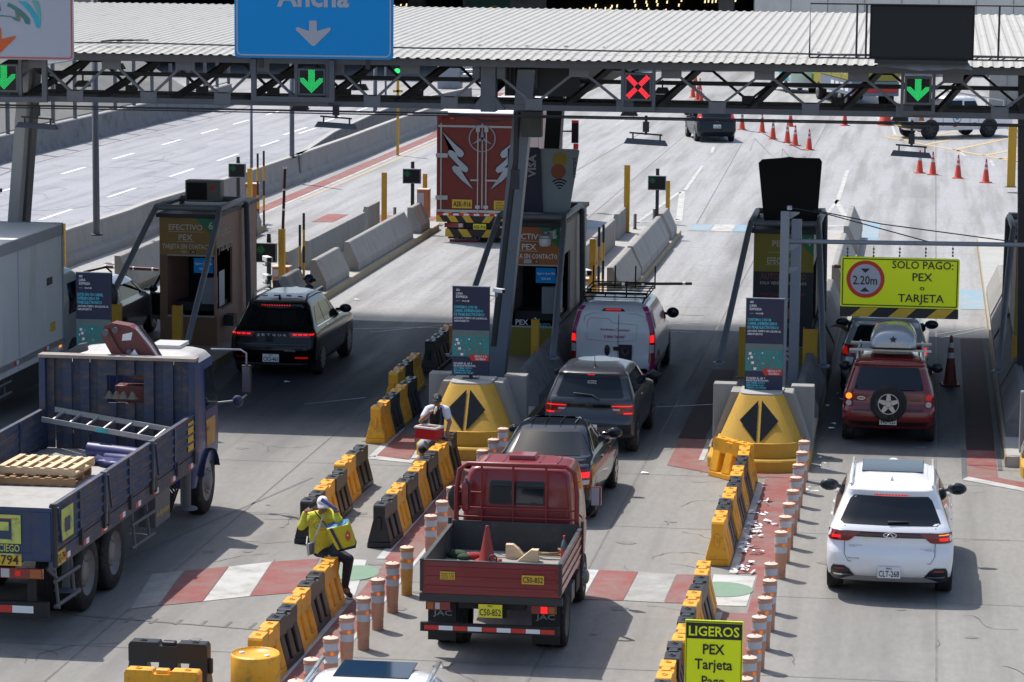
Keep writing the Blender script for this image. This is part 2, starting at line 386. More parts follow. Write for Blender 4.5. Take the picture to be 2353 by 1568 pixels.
# right strip
strip(rd,-2.75,-2.2,30,41.1,.008,'red_paint_mark'); strip(rd,-2.72,-2.2,43.7,51.6,.008,'red_paint_mark'); strip(rd,-2.4,-2.2,41.1,43.7,.008,'red_paint_mark')
strip(wh,-2.85,-2.75,30,41.1,.008,'white_paint_mark'); strip(wh,-2.84,-2.72,43.7,51,.008,'white_paint_mark'); strip(wh,-2.2,-2.12,30,51,.008,'white_paint_mark')
flat(rd,[(-4.58,55.2),(-4.58,52.4),(-3.4,51.5),(-2.0,51.6),(-2.2,52.3),(-4.05,52.9),(-4.05,55.2)],.008,'red_paint_mark')
mat('red_shade_stained',(.05,.03,.032),.8,var=.2,sc=4,spec=.2); mat('white_shade_stained',(.11,.115,.12),.8,var=.25,sc=4,spec=.2)  # dark copies of the markings under the roof, shade painted with the staining
strip(rd,-4.62,-4.1,55.25,64,.008,'red_shade_stained'); strip(wh,-4.05,-3.95,53,55.2,.008,'white_paint_mark')
strip(rd,.87,1.4,52.3,55,.008,'red_paint_mark'); strip(rd,.87,1.4,55,70,.008,'red_shade_stained'); flat(rd,[(.87,52.3),(2.4,50.9),(2.4,51.5),(1.4,52.3)],.0085,'red_paint_mark')
strip(wh,.76,.86,52,55,.008,'white_shade_stained'); strip(wh,1.42,1.5,53,68,.008,'white_shade_stained'); flat(wh,[(.76,52),(2.3,50.7),(2.4,50.9),(.87,52.3)],.0085,'white_paint_mark')
# crossing band of red and white slanted panels, and the green discs
def band(xa,xb,y0,y1,m,mb,sh=.42): flat(mb,[(xa,y0),(xb,y0),(xb+sh,y1),(xa+sh,y1)],.0075,m)
for q,m,mb in [(((424,1313),(525,1303),(465,1383),(365,1393)),'red_paint_mark',rd),(((527,1303),(625,1292),(573,1371),(467,1383)),'white_paint_mark',wh),(((627,1292),(735,1284),(690,1362),(575,1371)),'red_paint_mark',rd),(((350,1320),(422,1313),(363,1393),(300,1400)),'white_worn',wh),
    (((1300,1308),(1376,1311),(1338,1379),(1270,1378)),'white_paint_mark',wh),(((1378,1311),(1466,1315),(1431,1381),(1340,1379)),'red_paint_mark',rd),(((1468,1315),(1554,1321),(1525,1386),(1433,1381)),'white_worn',wh),(((1556,1321),(1604,1322),(1594,1388),(1527,1386)),'red_paint_mark',rd),(((1640,1321),(1737,1326),(1715,1394),(1625,1392)),'white_paint_mark',wh),(((805,1286),(843,1288),(815,1370),(780,1372)),'white_paint_mark',wh)]:
    flat(mb,pp(q)[::-1],.0072,m)
flat(rd,[(-8.14,40.905),(-7.72,40.905),(-7.72,43.695),(-8.14,43.695)],.0095,'red_paint_mark')
def ellf(cx,cy,a,b,m,mb,z): flat(mb,[(cx+a*math.cos(2*math.pi*k/28),cy+b*math.sin(2*math.pi*k/28)) for k in range(28)],z,m)
ellf(-8.46,42.65,.36,.52,'green_paint_mark',gr,.0125); ellf(-2.88,42.55,.48,.5,'green_paint_mark',gr,.0125)
strip(bl,-11.0,-10.32,93.2,95.1,.008,'blue_paint_mark'); strip(wh,-10.3,-9.6,93.2,95.1,.008,'white_paint_mark')
for k in range(4): strip(bl if k%2==0 else wh,-7.6+k*.72,-6.9+k*.72,93.1,95.2,.008,'blue_paint_mark' if k%2==0 else 'white_paint_mark')
strip(bl,.95,1.6,75.5,79.6,.008,'blue_paint_mark'); strip(bl,-2.0,-1.5,91,97,.008,'blue_paint_mark')
for k in range(3): strip(rd,-19.9+k*1.55,-19.2+k*1.55,93,95.6,.008,'red_paint_mark')
# far lane lines
def line(mb,a,b,w,m,z=.008):
    a=Vector(a);b=Vector(b);d=(b-a).normalized().cross(Vector((0,0,1)))*w/2
    mb.add([(a-d)[:2]+(z,) if 0 else tuple((a-d))[:2]+(z,),tuple((b-d))[:2]+(z,),tuple((b+d))[:2]+(z,),tuple((a+d))[:2]+(z,)],[(0,1,2,3)],m)
def pl(mb,x0,y0,x1,y1,w,m,z=.008): line(mb,P(x0,y0),P(x1,y1),w,m,z)
pl(wh,1640,338,1635,352,.15,'white_paint_mark'); pl(wh,1614,382,1574,438,.14,'white_paint_mark'); pl(wh,1568,440,1560,510,.22,'white_paint_mark')
pl(wh,1562,442,1464,512,.14,'white_paint_mark'); pl(wh,1464,512,1560,505,.2,'white_paint_mark')
pl(wh,1948,392,1925,462,.16,'white_paint_mark'); pl(wh,1920,460,1965,540,.18,'white_paint_mark'); pl(wh,1925,460,1880,520,.12,'white_paint_mark'); pl(wh,1885,520,1960,520,.5,'white_paint_mark')
for a,b in [((1455,268),(1478,256)),((1415,288),(1436,275)),((2010,262),(2025,282)),((2058,312),(2050,290)),((1320,205),(1350,190)),((1590,192),(1606,180)),((2200,345),(2218,360)),((2276,370),(2284,382))]: pl(wh,*a,*b,.13,'white_paint_mark')
for y in (91.5,99.5,108,115.5,123.2,131): strip(wh,-28.7,-28.55,y,y+3.6,.012,'white')
for y in (92,100,108.1,115.2,122.9,129.8,136,143): strip(wh,-33.0-.0,-32.85,y,y+3.2,.012,'white')
for y in (130,138,146,154): strip(wh,-29.2,-29.05,y,y+5,.012,'white')
flat(rd,[(-22.65,74),(-22.15,74),(-22.1,110),(-22.1,131),(-24,165),(-24.6,165),(-22.65,131)],.008,'red_paint_mark')
flat(wh,[(-22.14,74),(-22.0,74),(-21.95,131),(-23.8,165),(-24,165),(-22.1,131)],.008,'white_paint_mark')
flat(ye,[(-21.8,100),(-21.7,100),(-21.6,131),(-21.7,131)],.008,'yellow_line_mark')
for a,b in [((2032,315),(2334,372)),((2130,332),(2262,308)),((2194,345),(2320,318)),((2262,358),(2345,342)),((2070,323),(2200,302)),((2032,315),(2100,310)),((2334,372),(2353,366)),((2300,366),(2353,352))]: pl(ye,*a,*b,.28,'yellow_line_mark')
for x in (-11.2,-5.0,.3): line(jt,(x,30,0),(x,175,0),.03,'joint',.005)
line(jt,(-14,34,0),(-10.7,50,0),.05,'joint',.005)
for k in range(22): y=33+k*4.6; line(jt,(-14,y,0),(3.2,y+.1,0),.016,'joint',.005)
line(jt,P(1295,410),P(1500,290),.05,'joint',.005); line(jt,P(1600,516),P(1705,330),.03,'joint',.005)
# stapled crack repair across the left lane
line(jt,(-11.9,39.3,0),(-9.0,38.9,0),.05,'joint',.006)
for k in range(7): x=-11.4+k*.36; line(jt,(x,39.0,0),(x+.02,39.3,0),.05,'joint',.0065)
struct(rd.build('red_marking')); struct(wh.build('white_marking')); struct(gr.build('green_marking')); struct(bl.build('blue_marking')); struct(ye.build('yellow_marking')); struct(jt.build('road_joint'))
# pale loop cuts in the shaded lanes
mat('loop_cut',(.35,.36,.38),.35,var=.2)
g=MB()
for a,b in [((1430,752),(1615,742)),((1430,760),(1600,765)),((1310,876+70),(1650,930)),((700,990-60),(840,915)),((800,757),(1015,753)),((850,765),(1015,748)),((2150,770),(2260,752)),((2160,778),(2262,757))]: line(g,P(*a),P(*b),.025,'loop_cut',.011)
struct(g.build('loop_cut'))
# ---------------- islands ----------------
def island(x0,x1,y0,y1,edge_l=True,edge_r=True):
    g=MB(); g.box(x0+.03,x1-.03,y0,y1,-.1,.2,'concrete_light')
    g.box(x1-.03,x1,y0,y1,-.1,.197,'kerb_yellow'); g.box(x0,x0+.03,y0,y1,-.1,.197,'kerb_yellow')
    n=10; c=(x0+x1)/2; r=(x1-x0)/2
    g.prism([(c+r*math.cos(math.pi*k/n),y1+r*1.2*math.sin(math.pi*k/n)) for k in range(n+1)],-.1,.2,'concrete_light','z')
    return struct(g.build('island_pavement'))
island(-9.45,-7.65,53.4,91.3); island(-17.3,-15.4,58,91.3); island(-3.9,-2.0,53.4,91.3); island(1.55,3.5,53.4,91.3); island(-22.8,-20.75,60,90)
g=MB(); strip(g,-16.55,-16.2,70,91.2,.208,'blue_paint_mark'); strip(g,-3.6,-3.1,72,91.2,.208,'blue_paint_mark'); struct(g.build('blue_island_stripe'))
# concrete safety barriers on the islands
def jersey(x,y0,y1,h,label,z0=.2,wb=.42,wt=.14,side=0,m='concrete',group='concrete safety barriers on the toll islands',rz=0):
    if y1<73.7 and m=='concrete': m='concrete_dark'  # barriers under the roof take dark concrete: soot plus painted-in shade
    r=root('concrete_barrier',(x,y0,z0),label,'barrier',rz,group); g=MB(); L=y1-y0
    if side>0: prof=[(-wt/2,0),(wb-wt/2,0),(wb-wt/2,.22),(wt/2,h),(-wt/2,h)]
    elif side<0: prof=[(wt/2,0),(wt/2,h),(-wt/2,h),(-wb+wt/2,.22),(-wb+wt/2,0)]
    else: prof=[(-wb/2,0),(wb/2,0),(wb/2,.12),(wt/2,.4),(wt/2,h),(-wt/2,h),(-wt/2,.4),(-wb/2,.12)]
    k=max(1,round(L/3.0))
    for i in range(k): g.prism(prof,L*i/k+(.012 if i else 0),L*(i+1)/k,m,'y')
    g.build('barrier_body',r,bev=.025); return r
PR='sloped concrete barrier '
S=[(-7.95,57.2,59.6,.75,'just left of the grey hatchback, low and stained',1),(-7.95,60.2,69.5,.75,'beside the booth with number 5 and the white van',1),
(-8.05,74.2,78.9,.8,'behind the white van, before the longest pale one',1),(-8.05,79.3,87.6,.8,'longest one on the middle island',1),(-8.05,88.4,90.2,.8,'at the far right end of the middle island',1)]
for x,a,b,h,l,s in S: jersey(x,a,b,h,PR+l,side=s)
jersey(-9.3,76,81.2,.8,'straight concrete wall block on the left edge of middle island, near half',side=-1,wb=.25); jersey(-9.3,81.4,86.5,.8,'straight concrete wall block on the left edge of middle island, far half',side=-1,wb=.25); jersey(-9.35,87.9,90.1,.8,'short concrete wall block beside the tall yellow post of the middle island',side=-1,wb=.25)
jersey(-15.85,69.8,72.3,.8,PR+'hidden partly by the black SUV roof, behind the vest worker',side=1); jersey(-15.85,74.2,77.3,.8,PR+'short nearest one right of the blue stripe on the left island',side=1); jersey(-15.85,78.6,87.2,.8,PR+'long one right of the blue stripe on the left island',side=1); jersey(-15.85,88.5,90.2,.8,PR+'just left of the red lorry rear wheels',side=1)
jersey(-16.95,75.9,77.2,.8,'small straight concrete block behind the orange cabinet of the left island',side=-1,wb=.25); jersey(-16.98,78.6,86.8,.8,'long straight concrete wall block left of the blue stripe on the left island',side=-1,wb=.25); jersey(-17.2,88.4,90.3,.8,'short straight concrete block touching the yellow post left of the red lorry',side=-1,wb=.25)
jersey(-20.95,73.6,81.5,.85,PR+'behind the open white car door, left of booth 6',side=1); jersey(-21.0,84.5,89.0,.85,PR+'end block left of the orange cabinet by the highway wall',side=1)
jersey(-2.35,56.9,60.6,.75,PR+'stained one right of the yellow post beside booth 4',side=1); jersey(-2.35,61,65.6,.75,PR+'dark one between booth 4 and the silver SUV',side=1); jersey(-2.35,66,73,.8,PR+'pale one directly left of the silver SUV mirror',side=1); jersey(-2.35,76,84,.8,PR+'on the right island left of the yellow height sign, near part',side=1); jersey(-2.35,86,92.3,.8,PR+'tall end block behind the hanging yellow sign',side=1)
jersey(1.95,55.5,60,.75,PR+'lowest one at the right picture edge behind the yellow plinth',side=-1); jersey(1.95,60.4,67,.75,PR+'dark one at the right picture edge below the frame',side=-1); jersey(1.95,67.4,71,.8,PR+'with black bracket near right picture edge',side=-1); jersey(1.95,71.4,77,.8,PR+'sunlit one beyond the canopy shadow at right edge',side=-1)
# plinths: rounded yellow and black crash noses with diamond
def plinth(x,y,label):
    r=root('crash_plinth',(x,y,0),label,'plinth',0,'yellow crash plinths at the island noses')
    g=MB()
    def ring(w,d0,d1,z,n=12):
        return [(w*math.cos(math.pi+math.pi*k/n),d0+ (d0-d1)*0 + -(.55)*math.sin(math.pi*k/n)*w,z) for k in range(n+1)]+[(w,d1,z),(-w,d1,z)]
    g.ring_loft([ring(1.02,.3,1.5,0),ring(1.02,.3,1.5,.2),ring(.98,.3,1.5,.23)],'yellow_concrete',smooth=False); g.build('base_step',r,bev=.02)
    g=MB(); g.ring_loft([ring(.84,.42,1.5,.235),ring(.84,.42,1.5,.5)],'yellow_concrete',smooth=False); g.build('lower_block',r,bev=.02)
    g=MB()
    def sup(w,yf,z,e=.5,n=16):
        out=[]
        for k in range(n+1):
            t=math.pi*k/n; c,s_=math.cos(t),math.sin(t); out.append((-w*(abs(c)**e)*(1 if c>0 else -1),1.0-(1.0-yf)*s_**e,z))
        return out+[(w,1.5,z),(-w,1.5,z)]
    g.ring_loft([sup(.8-.36*t,.04+.54*t,.503+.777*t) for t in (0,.25,.5,.75,1)],'yellow_concrete',True,True); g.build('sloped_nose',r)
    g=MB(); g.ring_loft([sup(.425,.6,1.281),sup(.425,.6,1.31)],'concrete_light',True,False); g.build('top_slab',r)
    g=MB()
    def fp(x,t): # front face of the nose
        return (x,.04+.54*t-.014,.503+.777*t+.004)
    for s in (-1,1): g.add([fp(s*.035,.0),fp(s*.035,.9),fp(s*.385,.47)],[(0,1,2) if s<0 else (0,2,1)],'black_paint')
    g.build('diamond_mark',r)
    for s in (-1,1): g=MB(); g.prism([(s*.4,.02),(s*.99,.02),(s*.99,.3),(s*.62,1.28),(s*.4,1.28)],.95,1.6,'concrete','y'); g.build('wing_slab',r,bev=.02)
    g=MB(); g.box(-1.02,-.55,1.62,1.95,0,1.32,'concrete'); g.build('rear_block',r,bev=.02); g=MB(); g.box(.55,1.02,1.62,1.95,0,1.32,'concrete'); g.build('rear_block',r,bev=.02)
    r.scale=(.92,1,1); return r
plinth(-8.35,52.4,'yellow plinth with black diamond just behind the seated cooler vendor'); plinth(-2.92,52.2,'yellow plinth with black diamond behind the turned yellow barrier'); plinth(2.75,52.2,'yellow plinth cut off by the right picture edge')
# ---------------- plastic road barriers ----------------
BL=.96
def make_plastic(color,label,loc,group,rz=0):
    m='plastic_'+color; r=root('plastic_barrier',loc,label,'road barrier',rz,group)
    g=MB()
    g.hexa([(-.2,0,.0),(.2,0,0),(.2,BL,0),(-.2,BL,0)],[(-.19,.0,.1),(.19,0,.1),(.19,BL,.1),(-.19,BL,.1)],m)
    for a,b in ((0,.24),(.36,.60),(.72,.96)):
        g.hexa([(-.188,a,.098),(.188,a,.098),(.188,b,.098),(-.188,b,.098)],[(-.088,a+.015,.5),(.088,a+.015,.5),(.088,b-.015,.5),(-.088,b-.015,.5)],m)
    for a,b in ((.23,.37),(.59,.73)):
        g.hexa([(-.14,a,.098),(.14,a,.098),(.14,b,.098),(-.14,b,.098)],[(-.06,a,.2),(.06,a,.2),(.06,b,.2),(-.06,b,.2)],m)
    g.build('skirt',r,bev=.018)
    g=MB()
    g.prism([(.01,.44),(.01,.66),(.035,.7),(.36,.7),(.375,.655),(.585,.655),(.6,.7),(.925,.7),(.95,.66),(.95,.44)],-.095,.095,m,'x')
    g.box(-.06,.06,.40,.56,.65,.705,m); g.box(-.035,.035,-.035,.02,.3,.5,m)
    g.build('top_beam',r,bev=.016)
    g=MB(); 
    for y in (.17,.79): g.lathe([(.045,.698),(.045,.712),(.03,.712),(.03,.702)],m,(0,y,0),14)
    g.build('filler_rim',r); return r
grpb='yellow and black plastic barriers standing in rows between the lanes'
PBY=make_plastic('yellow','x',(0,0,0),grpb); PBB=make_plastic('black','x',(0,0,0),grpb)
_used={'y':False,'b':False}
def pb(c,x,y,label,rz=0):
    src=PBY if c=='y' else PBB
    if not _used[c]:
        _used[c]=True; src.location=(x,y,0); src.rotation_euler=(0,0,rz); src['label']=label; return src
    return dup(src,(x,y,0),rz,label)
def row(x,y0,seq,pitch,desc,jit=.014,z=0):
    for i,c in enumerate(seq):
        nm={'y':'yellow','b':'black'}[c]; k=i+1
        pb(c,x+random.uniform(-jit,jit),y0+pitch*i,'%s barrier, %s from near end, row %s'%(nm,ORD[k],desc),random.uniform(-.035,.035))
row(-8.4,35.75,'ybyby',1.0,'ending under the vendor in yellow')
row(-8.42,44.45,'bybybyb',.985,'ending at the cooler vendor')
row(-9.62,44.55,'byb',.97,'standing behind the vendor in yellow',.02); row(-9.75,47.75,'yb',1.0,'of two standing in the open lane')
row(-10.22,53.55,'ybyb',.98,'at the edge of canopy shade'); row(-10.68,57.75,'yby',.98,'of three inside the canopy shade'); row(-10.72,62.3,'bby',.95,'deepest in the canopy shade')
row(-3.05,44.15,'ybybyby',.965,'beside the littered red strip'); pb('y',-2.98,50.98,'yellow barrier turned askew at the foot of the plinth near booth 4',R(42))
row(-3.02,33.7,'bybybyby',.965,'behind the lime LIGEROS sign')
q=P(482,1478,.7); e=pb('b',q.x,q.y,'black barrier standing crosswise, showing two arched openings',R(90)); e.scale=(1,1.1,1); q=P(462,1542,.7); e=pb('y',q.x,q.y,'yellow barrier standing crosswise, cut by the bottom edge',R(90)); e.scale=(1,1.0,1)
pb('b',-8.22,32.6,'black barrier mostly hidden behind the yellow drum',R(0))
# ---------------- bollards ----------------
def make_bollard(m,top,label,loc,group):
    r=root('bollard',loc,label,'bollard',0,group); g=MB()
    pr=[(.078,0)]
    for k in range(6): z=.015+k*.022; pr+=[(.083,z),(.083,z+.009),(.078,z+.012),(.078,z+.02)]
    pr+=[(.084,.16),(.094,.38),(.094,.405)]; g.lathe(pr,m,n=20); g.build('post_body',r)
    g=MB(); g.lathe([(.097,.497),(.101,.505),(.101,.555),(.097,.56)],m,n=20); g.lathe([(.1,.658),(.104,.665),(.104,.69),(.1,.693),(.104,.697),(.104,.712),(.098,.72)],m,n=20); g.build('collar',r)
    g=MB(); g.lathe([(.0955,.4),(.0955,.5)],'reflective',n=20,cap=False); g.lathe([(.0955,.56),(.0955,.66)],'reflective',n=20,cap=False); g.build('reflective_band',r)
    g=MB(); g.lathe([(.1,.72),(.06,.735),(.0,.742)],top,n=20,cap=False); g.lathe([(.014,.741),(.014,.748),(0,.748)],'cone_red',n=10); g.build('top_cap',r)
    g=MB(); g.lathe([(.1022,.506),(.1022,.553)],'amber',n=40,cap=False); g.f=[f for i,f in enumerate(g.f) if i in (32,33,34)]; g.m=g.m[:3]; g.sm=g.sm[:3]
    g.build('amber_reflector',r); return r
gb='orange bollards with silver bands lining the lanes'
BO=make_bollard('bollard_orange','bollard_top','x',(0,0,0),gb)
Ls=[(680,1562),(716,1512),(760,1463),(797,1415),(835,1371),(868,1329),(902,1292),(935,1255),(990,1183),(1016,1150),(1040,1118),(1108,1033),(1134,1008),(1156,983)]
Rs=[(1712,1556),(1722,1508),(1734,1459),(1745,1415),(1758,1371),(1769,1331),(1772,1293),(1795,1220),(1805,1185),(1813,1155),(1822,1125),(1829,1095),(1835,1066),(1843,1037),(1848,1012)]
BY=make_bollard('bollard_yellow','bollard_top','yellow-orange bollard darker than the others, nearest the rear corner of the red flatbed',tuple(P(935,1255,.735)),gb); BY.location.z=0
first=True
for nm,lst in (('row left of the red flatbed truck',Ls),('row left of the white SUV',Rs)):
    for i,q in enumerate(lst):
        if q==(935,1255): continue
        p=P(q[0],q[1],.735); lab='orange bollard, %s from near end of the %s'%(ORD[i+1],nm)
        if first: BO.location=(p.x,p.y,0); BO['label']=lab; first=False
        else: dup(BO,(p.x,p.y,0),random.uniform(-.3,.3),lab)
# ---------------- cones ----------------
def make_cone(label,loc,h=.92,m='cone_red',bands=True,grp='red traffic cones'):
    r=root('traffic_cone',loc,label,'cone',random.uniform(-.3,.3),grp); g=MB()
    g.box(-.2,.2,-.2,.2,0,.035,m); g.build('base_plate',r,bev=.01)
    g=MB(); R_=lambda z:.145*(1-z/(h*1.22)); g.lathe([(.16,.035),(R_(.04),.06),(R_(h*.98),h*.98),(R_(h),h),(.0,h)],m,n=16); g.build('cone_body',r)
    if bands:
        g=MB(); 
        for a,b in ((.55,.66),(.76,.86)): g.lathe([(R_(h*a)+.004,h*a),(R_(h*b)+.004,h*b)],'reflective',n=16,cap=False)
        g.build('reflective_band',r)
    return r
cn=[(1705,298,'closest to the dark SUV'),(1751,305,'tall second from the dark SUV'),(1776,320,'in front of the tall second one'),(1809,328,'left one of the middle pair'),(1827,335,'right one of the middle pair'),(1859,345,'nearest and rightmost of the chained group'),(1816,291,'behind the middle pair'),(1941,289,'standing alone near the olive lorry'),(2113,398,'left of the two close together under the lamp'),(2143,402,'right of the two close together under the lamp'),(2201,410,'second from the right edge'),(2265,420,'rightmost')]
CN=None
for x,y,l in cn:
    p=P(x,y); lab='red traffic cone with silver bands, '+l
    if CN is None: CN=make_cone(lab,(p.x,p.y,0))
    else: dup(CN,(p.x,p.y,0),random.uniform(-.4,.4),lab)
for k,(x,y) in enumerate([(1592,224),(1603,230),(1595,210),(1608,216),(1598,196),(1611,240)]):
    p=P(x,y); dup(CN,(p.x,p.y,0),.2*k,'red cone in the far cluster of six, %s from its near end'%ORD[[3,2,5,4,6,1][k]])
p=P(2183,885); make_cone('tall dark red cone in the shade right of the red SUV',(p.x,p.y,0),1.08,'cone_dark')
p=P(2034,288); r=root('traffic_drum',p,'orange ribbed drum beyond the lone cone','drum'); g=MB(); g.lathe([(.4,0),(.4,.05),(.3,.06),(.3,.28),(.27,.3),(.27,.5),(.25,.52),(.25,.75),(.23,.77),(.23,1.0),(0,1.0)],'cone_red',n=18); g.build('drum_body',r)
# foreground yellow drum
r=root('water_drum',(-8.02,34.15,0),'big yellow plastic drum at the bottom edge with white caps on its lid','drum'); g=MB()
g.lathe([(.27,0),(.29,.05),(.29,.52),(.305,.56),(.305,.9),(.29,.93),(.29,.915),(0,.915)],'plastic_yellow',n=32); g.build('drum_body',r)
g=MB(); g.lathe([(.292,.1),(.292,.5)],'white',n=32,cap=False); g.build('white_band',r)
g=MB()
for k in range(5): a=k*.55-2.6; g.lathe([(.294,.1),(.294,.5)],'cone_red',n=40,cap=False); 
ff=[i for i in range(40)]; keep=[f for i,f in enumerate(g.f[:40]) if i%8<4]; g.f=keep; g.m=g.m[:len(keep)]; g.sm=g.sm[:len(keep)]; g.build('red_stripe',r)
g=MB(); g.lathe([(.035,.916),(.035,.93),(.0,.93)],'white',(-.17,.0,0),12); g.lathe([(.035,.916),(.035,.93),(.0,.93)],'white',(.17,-.1,0),12); g.build('filler_cap',r)
# chain between far cones
g=MB(); pts=[P(*q,z) for q,z in (((1705,298),.9),((1728,303),.3),((1751,305),.9),((1776,320),.9),((1792,326),.3),((1809,328),.9),((1843,345),.25),((1859,345),.8))]; g.tube(pts,.015,'steel_dark',5); o=g.build('cone_chain'); tag(o,'thin sagging cable linking the red cones beside the dark SUV','cable')
# ---------------- posts, signals, gate arms ----------------
def ypost(px,yt,Y,w,label,m='post_yellow',z0=.2,d=None,cat='post',name='protection_post'):
    t=P(px,yt,Y=Y); r=root(name,(t.x,Y,z0),label,cat,0,'yellow steel posts on the islands' if m=='post_yellow' else None)
    h=t.z-z0; d=d or w; g=MB(); n=w/2
    g.prism([(-n,0),(n,0),(n,d),(n-.02,d),(n-.02,.03),(-n+.02,.03),(-n+.02,d),(-n,d)],0,h,m,'z'); g.build('post_shaft',r)
    g=MB(); g.box(-n-.05,n+.05,-.05,d+.05,0,.012,'steel_dark'); g.build('foot_plate',r); return r
ypost(882,397,90.6,.15,'tall yellow post at the far end of the left island'); ypost(976,400,93.8,.13,'tall yellow post touching the red lorry left side'); ypost(1441,380,90.1,.17,'tallest yellow post on the middle island'); ypost(1535,416,95,.13,'yellow post behind the right signal box of the middle island')
ypost(646,527,74.5,.16,'yellow post right of the signal behind the black SUV'); ypost(573,388,91.3,.14,'yellow post behind the air conditioner of booth 6'); ypost(405,703,62.3,.2,'yellow post in front of booth 6'); ypost(264,700,60.5,.2,'yellow post right of the first banner'); ypost(1229,735,60.5,.16,'yellow post in front of booth 5'); ypost(1706,752,61.7,.14,'yellow post left of the banner at booth 4'); ypost(1862,757,60.8,.3,'wide yellow post right of booth 4'); ypost(2338,773,60.8,.2,'yellow post at the right picture edge'); ypost(1362,550,73.5,.16,'yellow post behind the white van, left of black poles'); ypost(1890,550,76,.12,'yellow post just behind booth 4'); ypost(2328,285,109,.3,'yellow and green post at right edge beyond the cones')
ypost(143,514,77.3,.12,'yellow post peeking out behind the white box truck')
def bpole(px,yt,yb,Y,label,r_=.035):
    t=P(px,yt,Y=Y); b=.2; r=root('striped_pole',(t.x,Y,b),label,'pole',0,'slim black and yellow poles'); g=MB(); h=t.z-b; n=max(3,int(h/.42))
    for k in range(n): g.lathe([(r_,h*k/n),(r_,h*(k+1)/n)],'black_plastic' if (n-k)%2 else 'post_yellow',n=8,cap=k==n-1)
    g.build('pole_shaft',r)
    g=MB(); g.lathe([(.08,0),(.08,.015),(0,.015)],'steel_dark',n=8); g.build('pole_foot',r)
bpole(592,353,0,90.5,'left of two slim striped poles by the highway wall'); bpole(606,347,0,89.8,'right of two slim striped poles by the highway wall'); bpole(689,517,0,74.8,'shorter slim pole behind the vest worker'); bpole(698,490,0,76.5,'taller slim pole behind the vest worker'); bpole(1377,522,0,73,'left slim pole behind the roof rack van'); bpole(1387,516,0,74.5,'right slim pole behind the roof rack van')
def stub(px,yb,label):
    p=P(px,yb,.2); r=root('short_post',(p.x,p.y,.2),label,'post',0,'short black posts on the islands'); g=MB(); g.lathe([(.07,0),(.07,.02),(.05,.03),(.05,.48),(0,.48)],'steel_dark',n=10); g.build('post_shaft',r)
stub(907,511,'short black post beside the blue stripe'); stub(1459,527,'short black post right of the tallest yellow post'); stub(1503,515,'short black post under the right signal box')
def signal(x0,x1,y0,y1,Y,ytop,label,dx=.25,px=None,z0=.2):
    a=P(x0,y0,Y=Y); b=P(x1,y1,Y=Y); cxp=(x0+x1)/2 if px is None else px; c=P(cxp,(y0+y1)/2,Y=Y); r=root('lane_signal',(c.x,Y,z0),label,'traffic signal',0,'black lane signal boxes on poles')
    g=MB(); t=P(cxp,ytop,Y=Y).z-z0; g.box(-.05,.05,0,.1,0,t-.12,'steel_dark'); g.build('pole',r)
    g=MB(); g.lathe([(.055,t-.25),(.055,t-.02),(.06,t),(0,t)],'black_plastic',(0,.05,0),12); g.lathe([(.05,t-.16),(.05,t-.06)],'alloy',(0,.05,0),12,cap=False); g.build('beacon',r)
    g=MB(); X0,X1=a.x-c.x,b.x-c.x; Z0,Z1=b.z-z0,a.z-z0; g.box(X0,X1,-.14,-.01,Z0,Z1,'steel_light'); g.build('signal_case',r,bev=.01)
    g=MB(); g.rect(X0+.025,X1-.025,Z0+.025,Z1-.025,-.143,'matt_black'); g.build('signal_face',r)
    g=MB(); cx=X0+(X1-X0)*dx+.0; cz=Z0+(Z1-Z0)*.66; rr=(Z1-Z0)*.19
    for i in range(-4,5):
        for j in range(-4,5):
            if i*i+j*j<=17: g.disc((cx+i*rr/4.2,-.147,cz+j*rr/4.2),rr/11,'green_dim',n=6)
    g.build('green_light',r)
    return r
signal(527,566,375,408,91.5,361,'lane signal farthest left above the highway wall',.28); signal(927,968,387,422,90.5,372,'lane signal left of the red lorry'); signal(1490,1531,403,437,90.8,388,'lane signal on the middle island end'); signal(587,638,557,603,74.5,538,'near lane signal just above the black SUV',.3,px=617)
def cabinet(px0,px1,yt,Y,label):
    a=P(px0,yt,Y=Y);b=P(px1,yt,Y=Y); r=root('gate_cabinet',((a.x+b.x)/2,Y,.2),label,'cabinet',0,'orange gate cabinets'); w=(b.x-a.x)/2; h=a.z-.2; g=MB(); g.box(-w,w,0,.4,0,h,'cabinet_orange'); g.build('cabinet_body',r,bev=.02)
    g=MB(); g.box(-w-.01,w+.01,-.01,.41,h,h+.03,'bollard_top'); g.build('cabinet_lid',r)
    g=MB(); g.box(-w+.03,w*.2,-.006,0,h*.45,h*.9,'sign_grey_white'); g.build('display_panel',r)
mat('cabinet_orange',(.42,.14,.05),.5,var=.1,dirt=(.2,.1,.06),da=.2)
cabinet(625,663,615,75.4,'orange gate cabinet behind the black SUV roof'); cabinet(958,985,437,93,'orange gate cabinet beside the red lorry'); cabinet(563,590,424,92,'orange gate cabinet behind booth 6 air conditioner'); cabinet(1337,1368,643,74,'dark orange gate cabinet behind the roof rack van'); 
def gate(p0,p1,r_,m,label,bands,tall=False):
    r=root('lane_gate',p0,label,'barrier arm',0,'toll gate arms'); g=MB(); d=Vector(p1)-Vector(p0); g.tube([(0,0,0),d],r_,m,10); g.build('arm_tube',r)
    g=MB()
    for t in bands: g.tube([d*t,d*(t+.03)],r_+.004,'white',10)
    g.build('white_band',r)
gate(P(1376,653,Y=73.2),P(1590,652,Y=73.2),.04,'black_plastic','black gate arm lowered across the lane ahead of the van',(.25,.46,.9))
gate(P(365,620,Y=74),P(240,613,Y=74),.045,'maroon','dark red gate arm lowered beside the white car with the open door',(.1,.45,.8,.97))
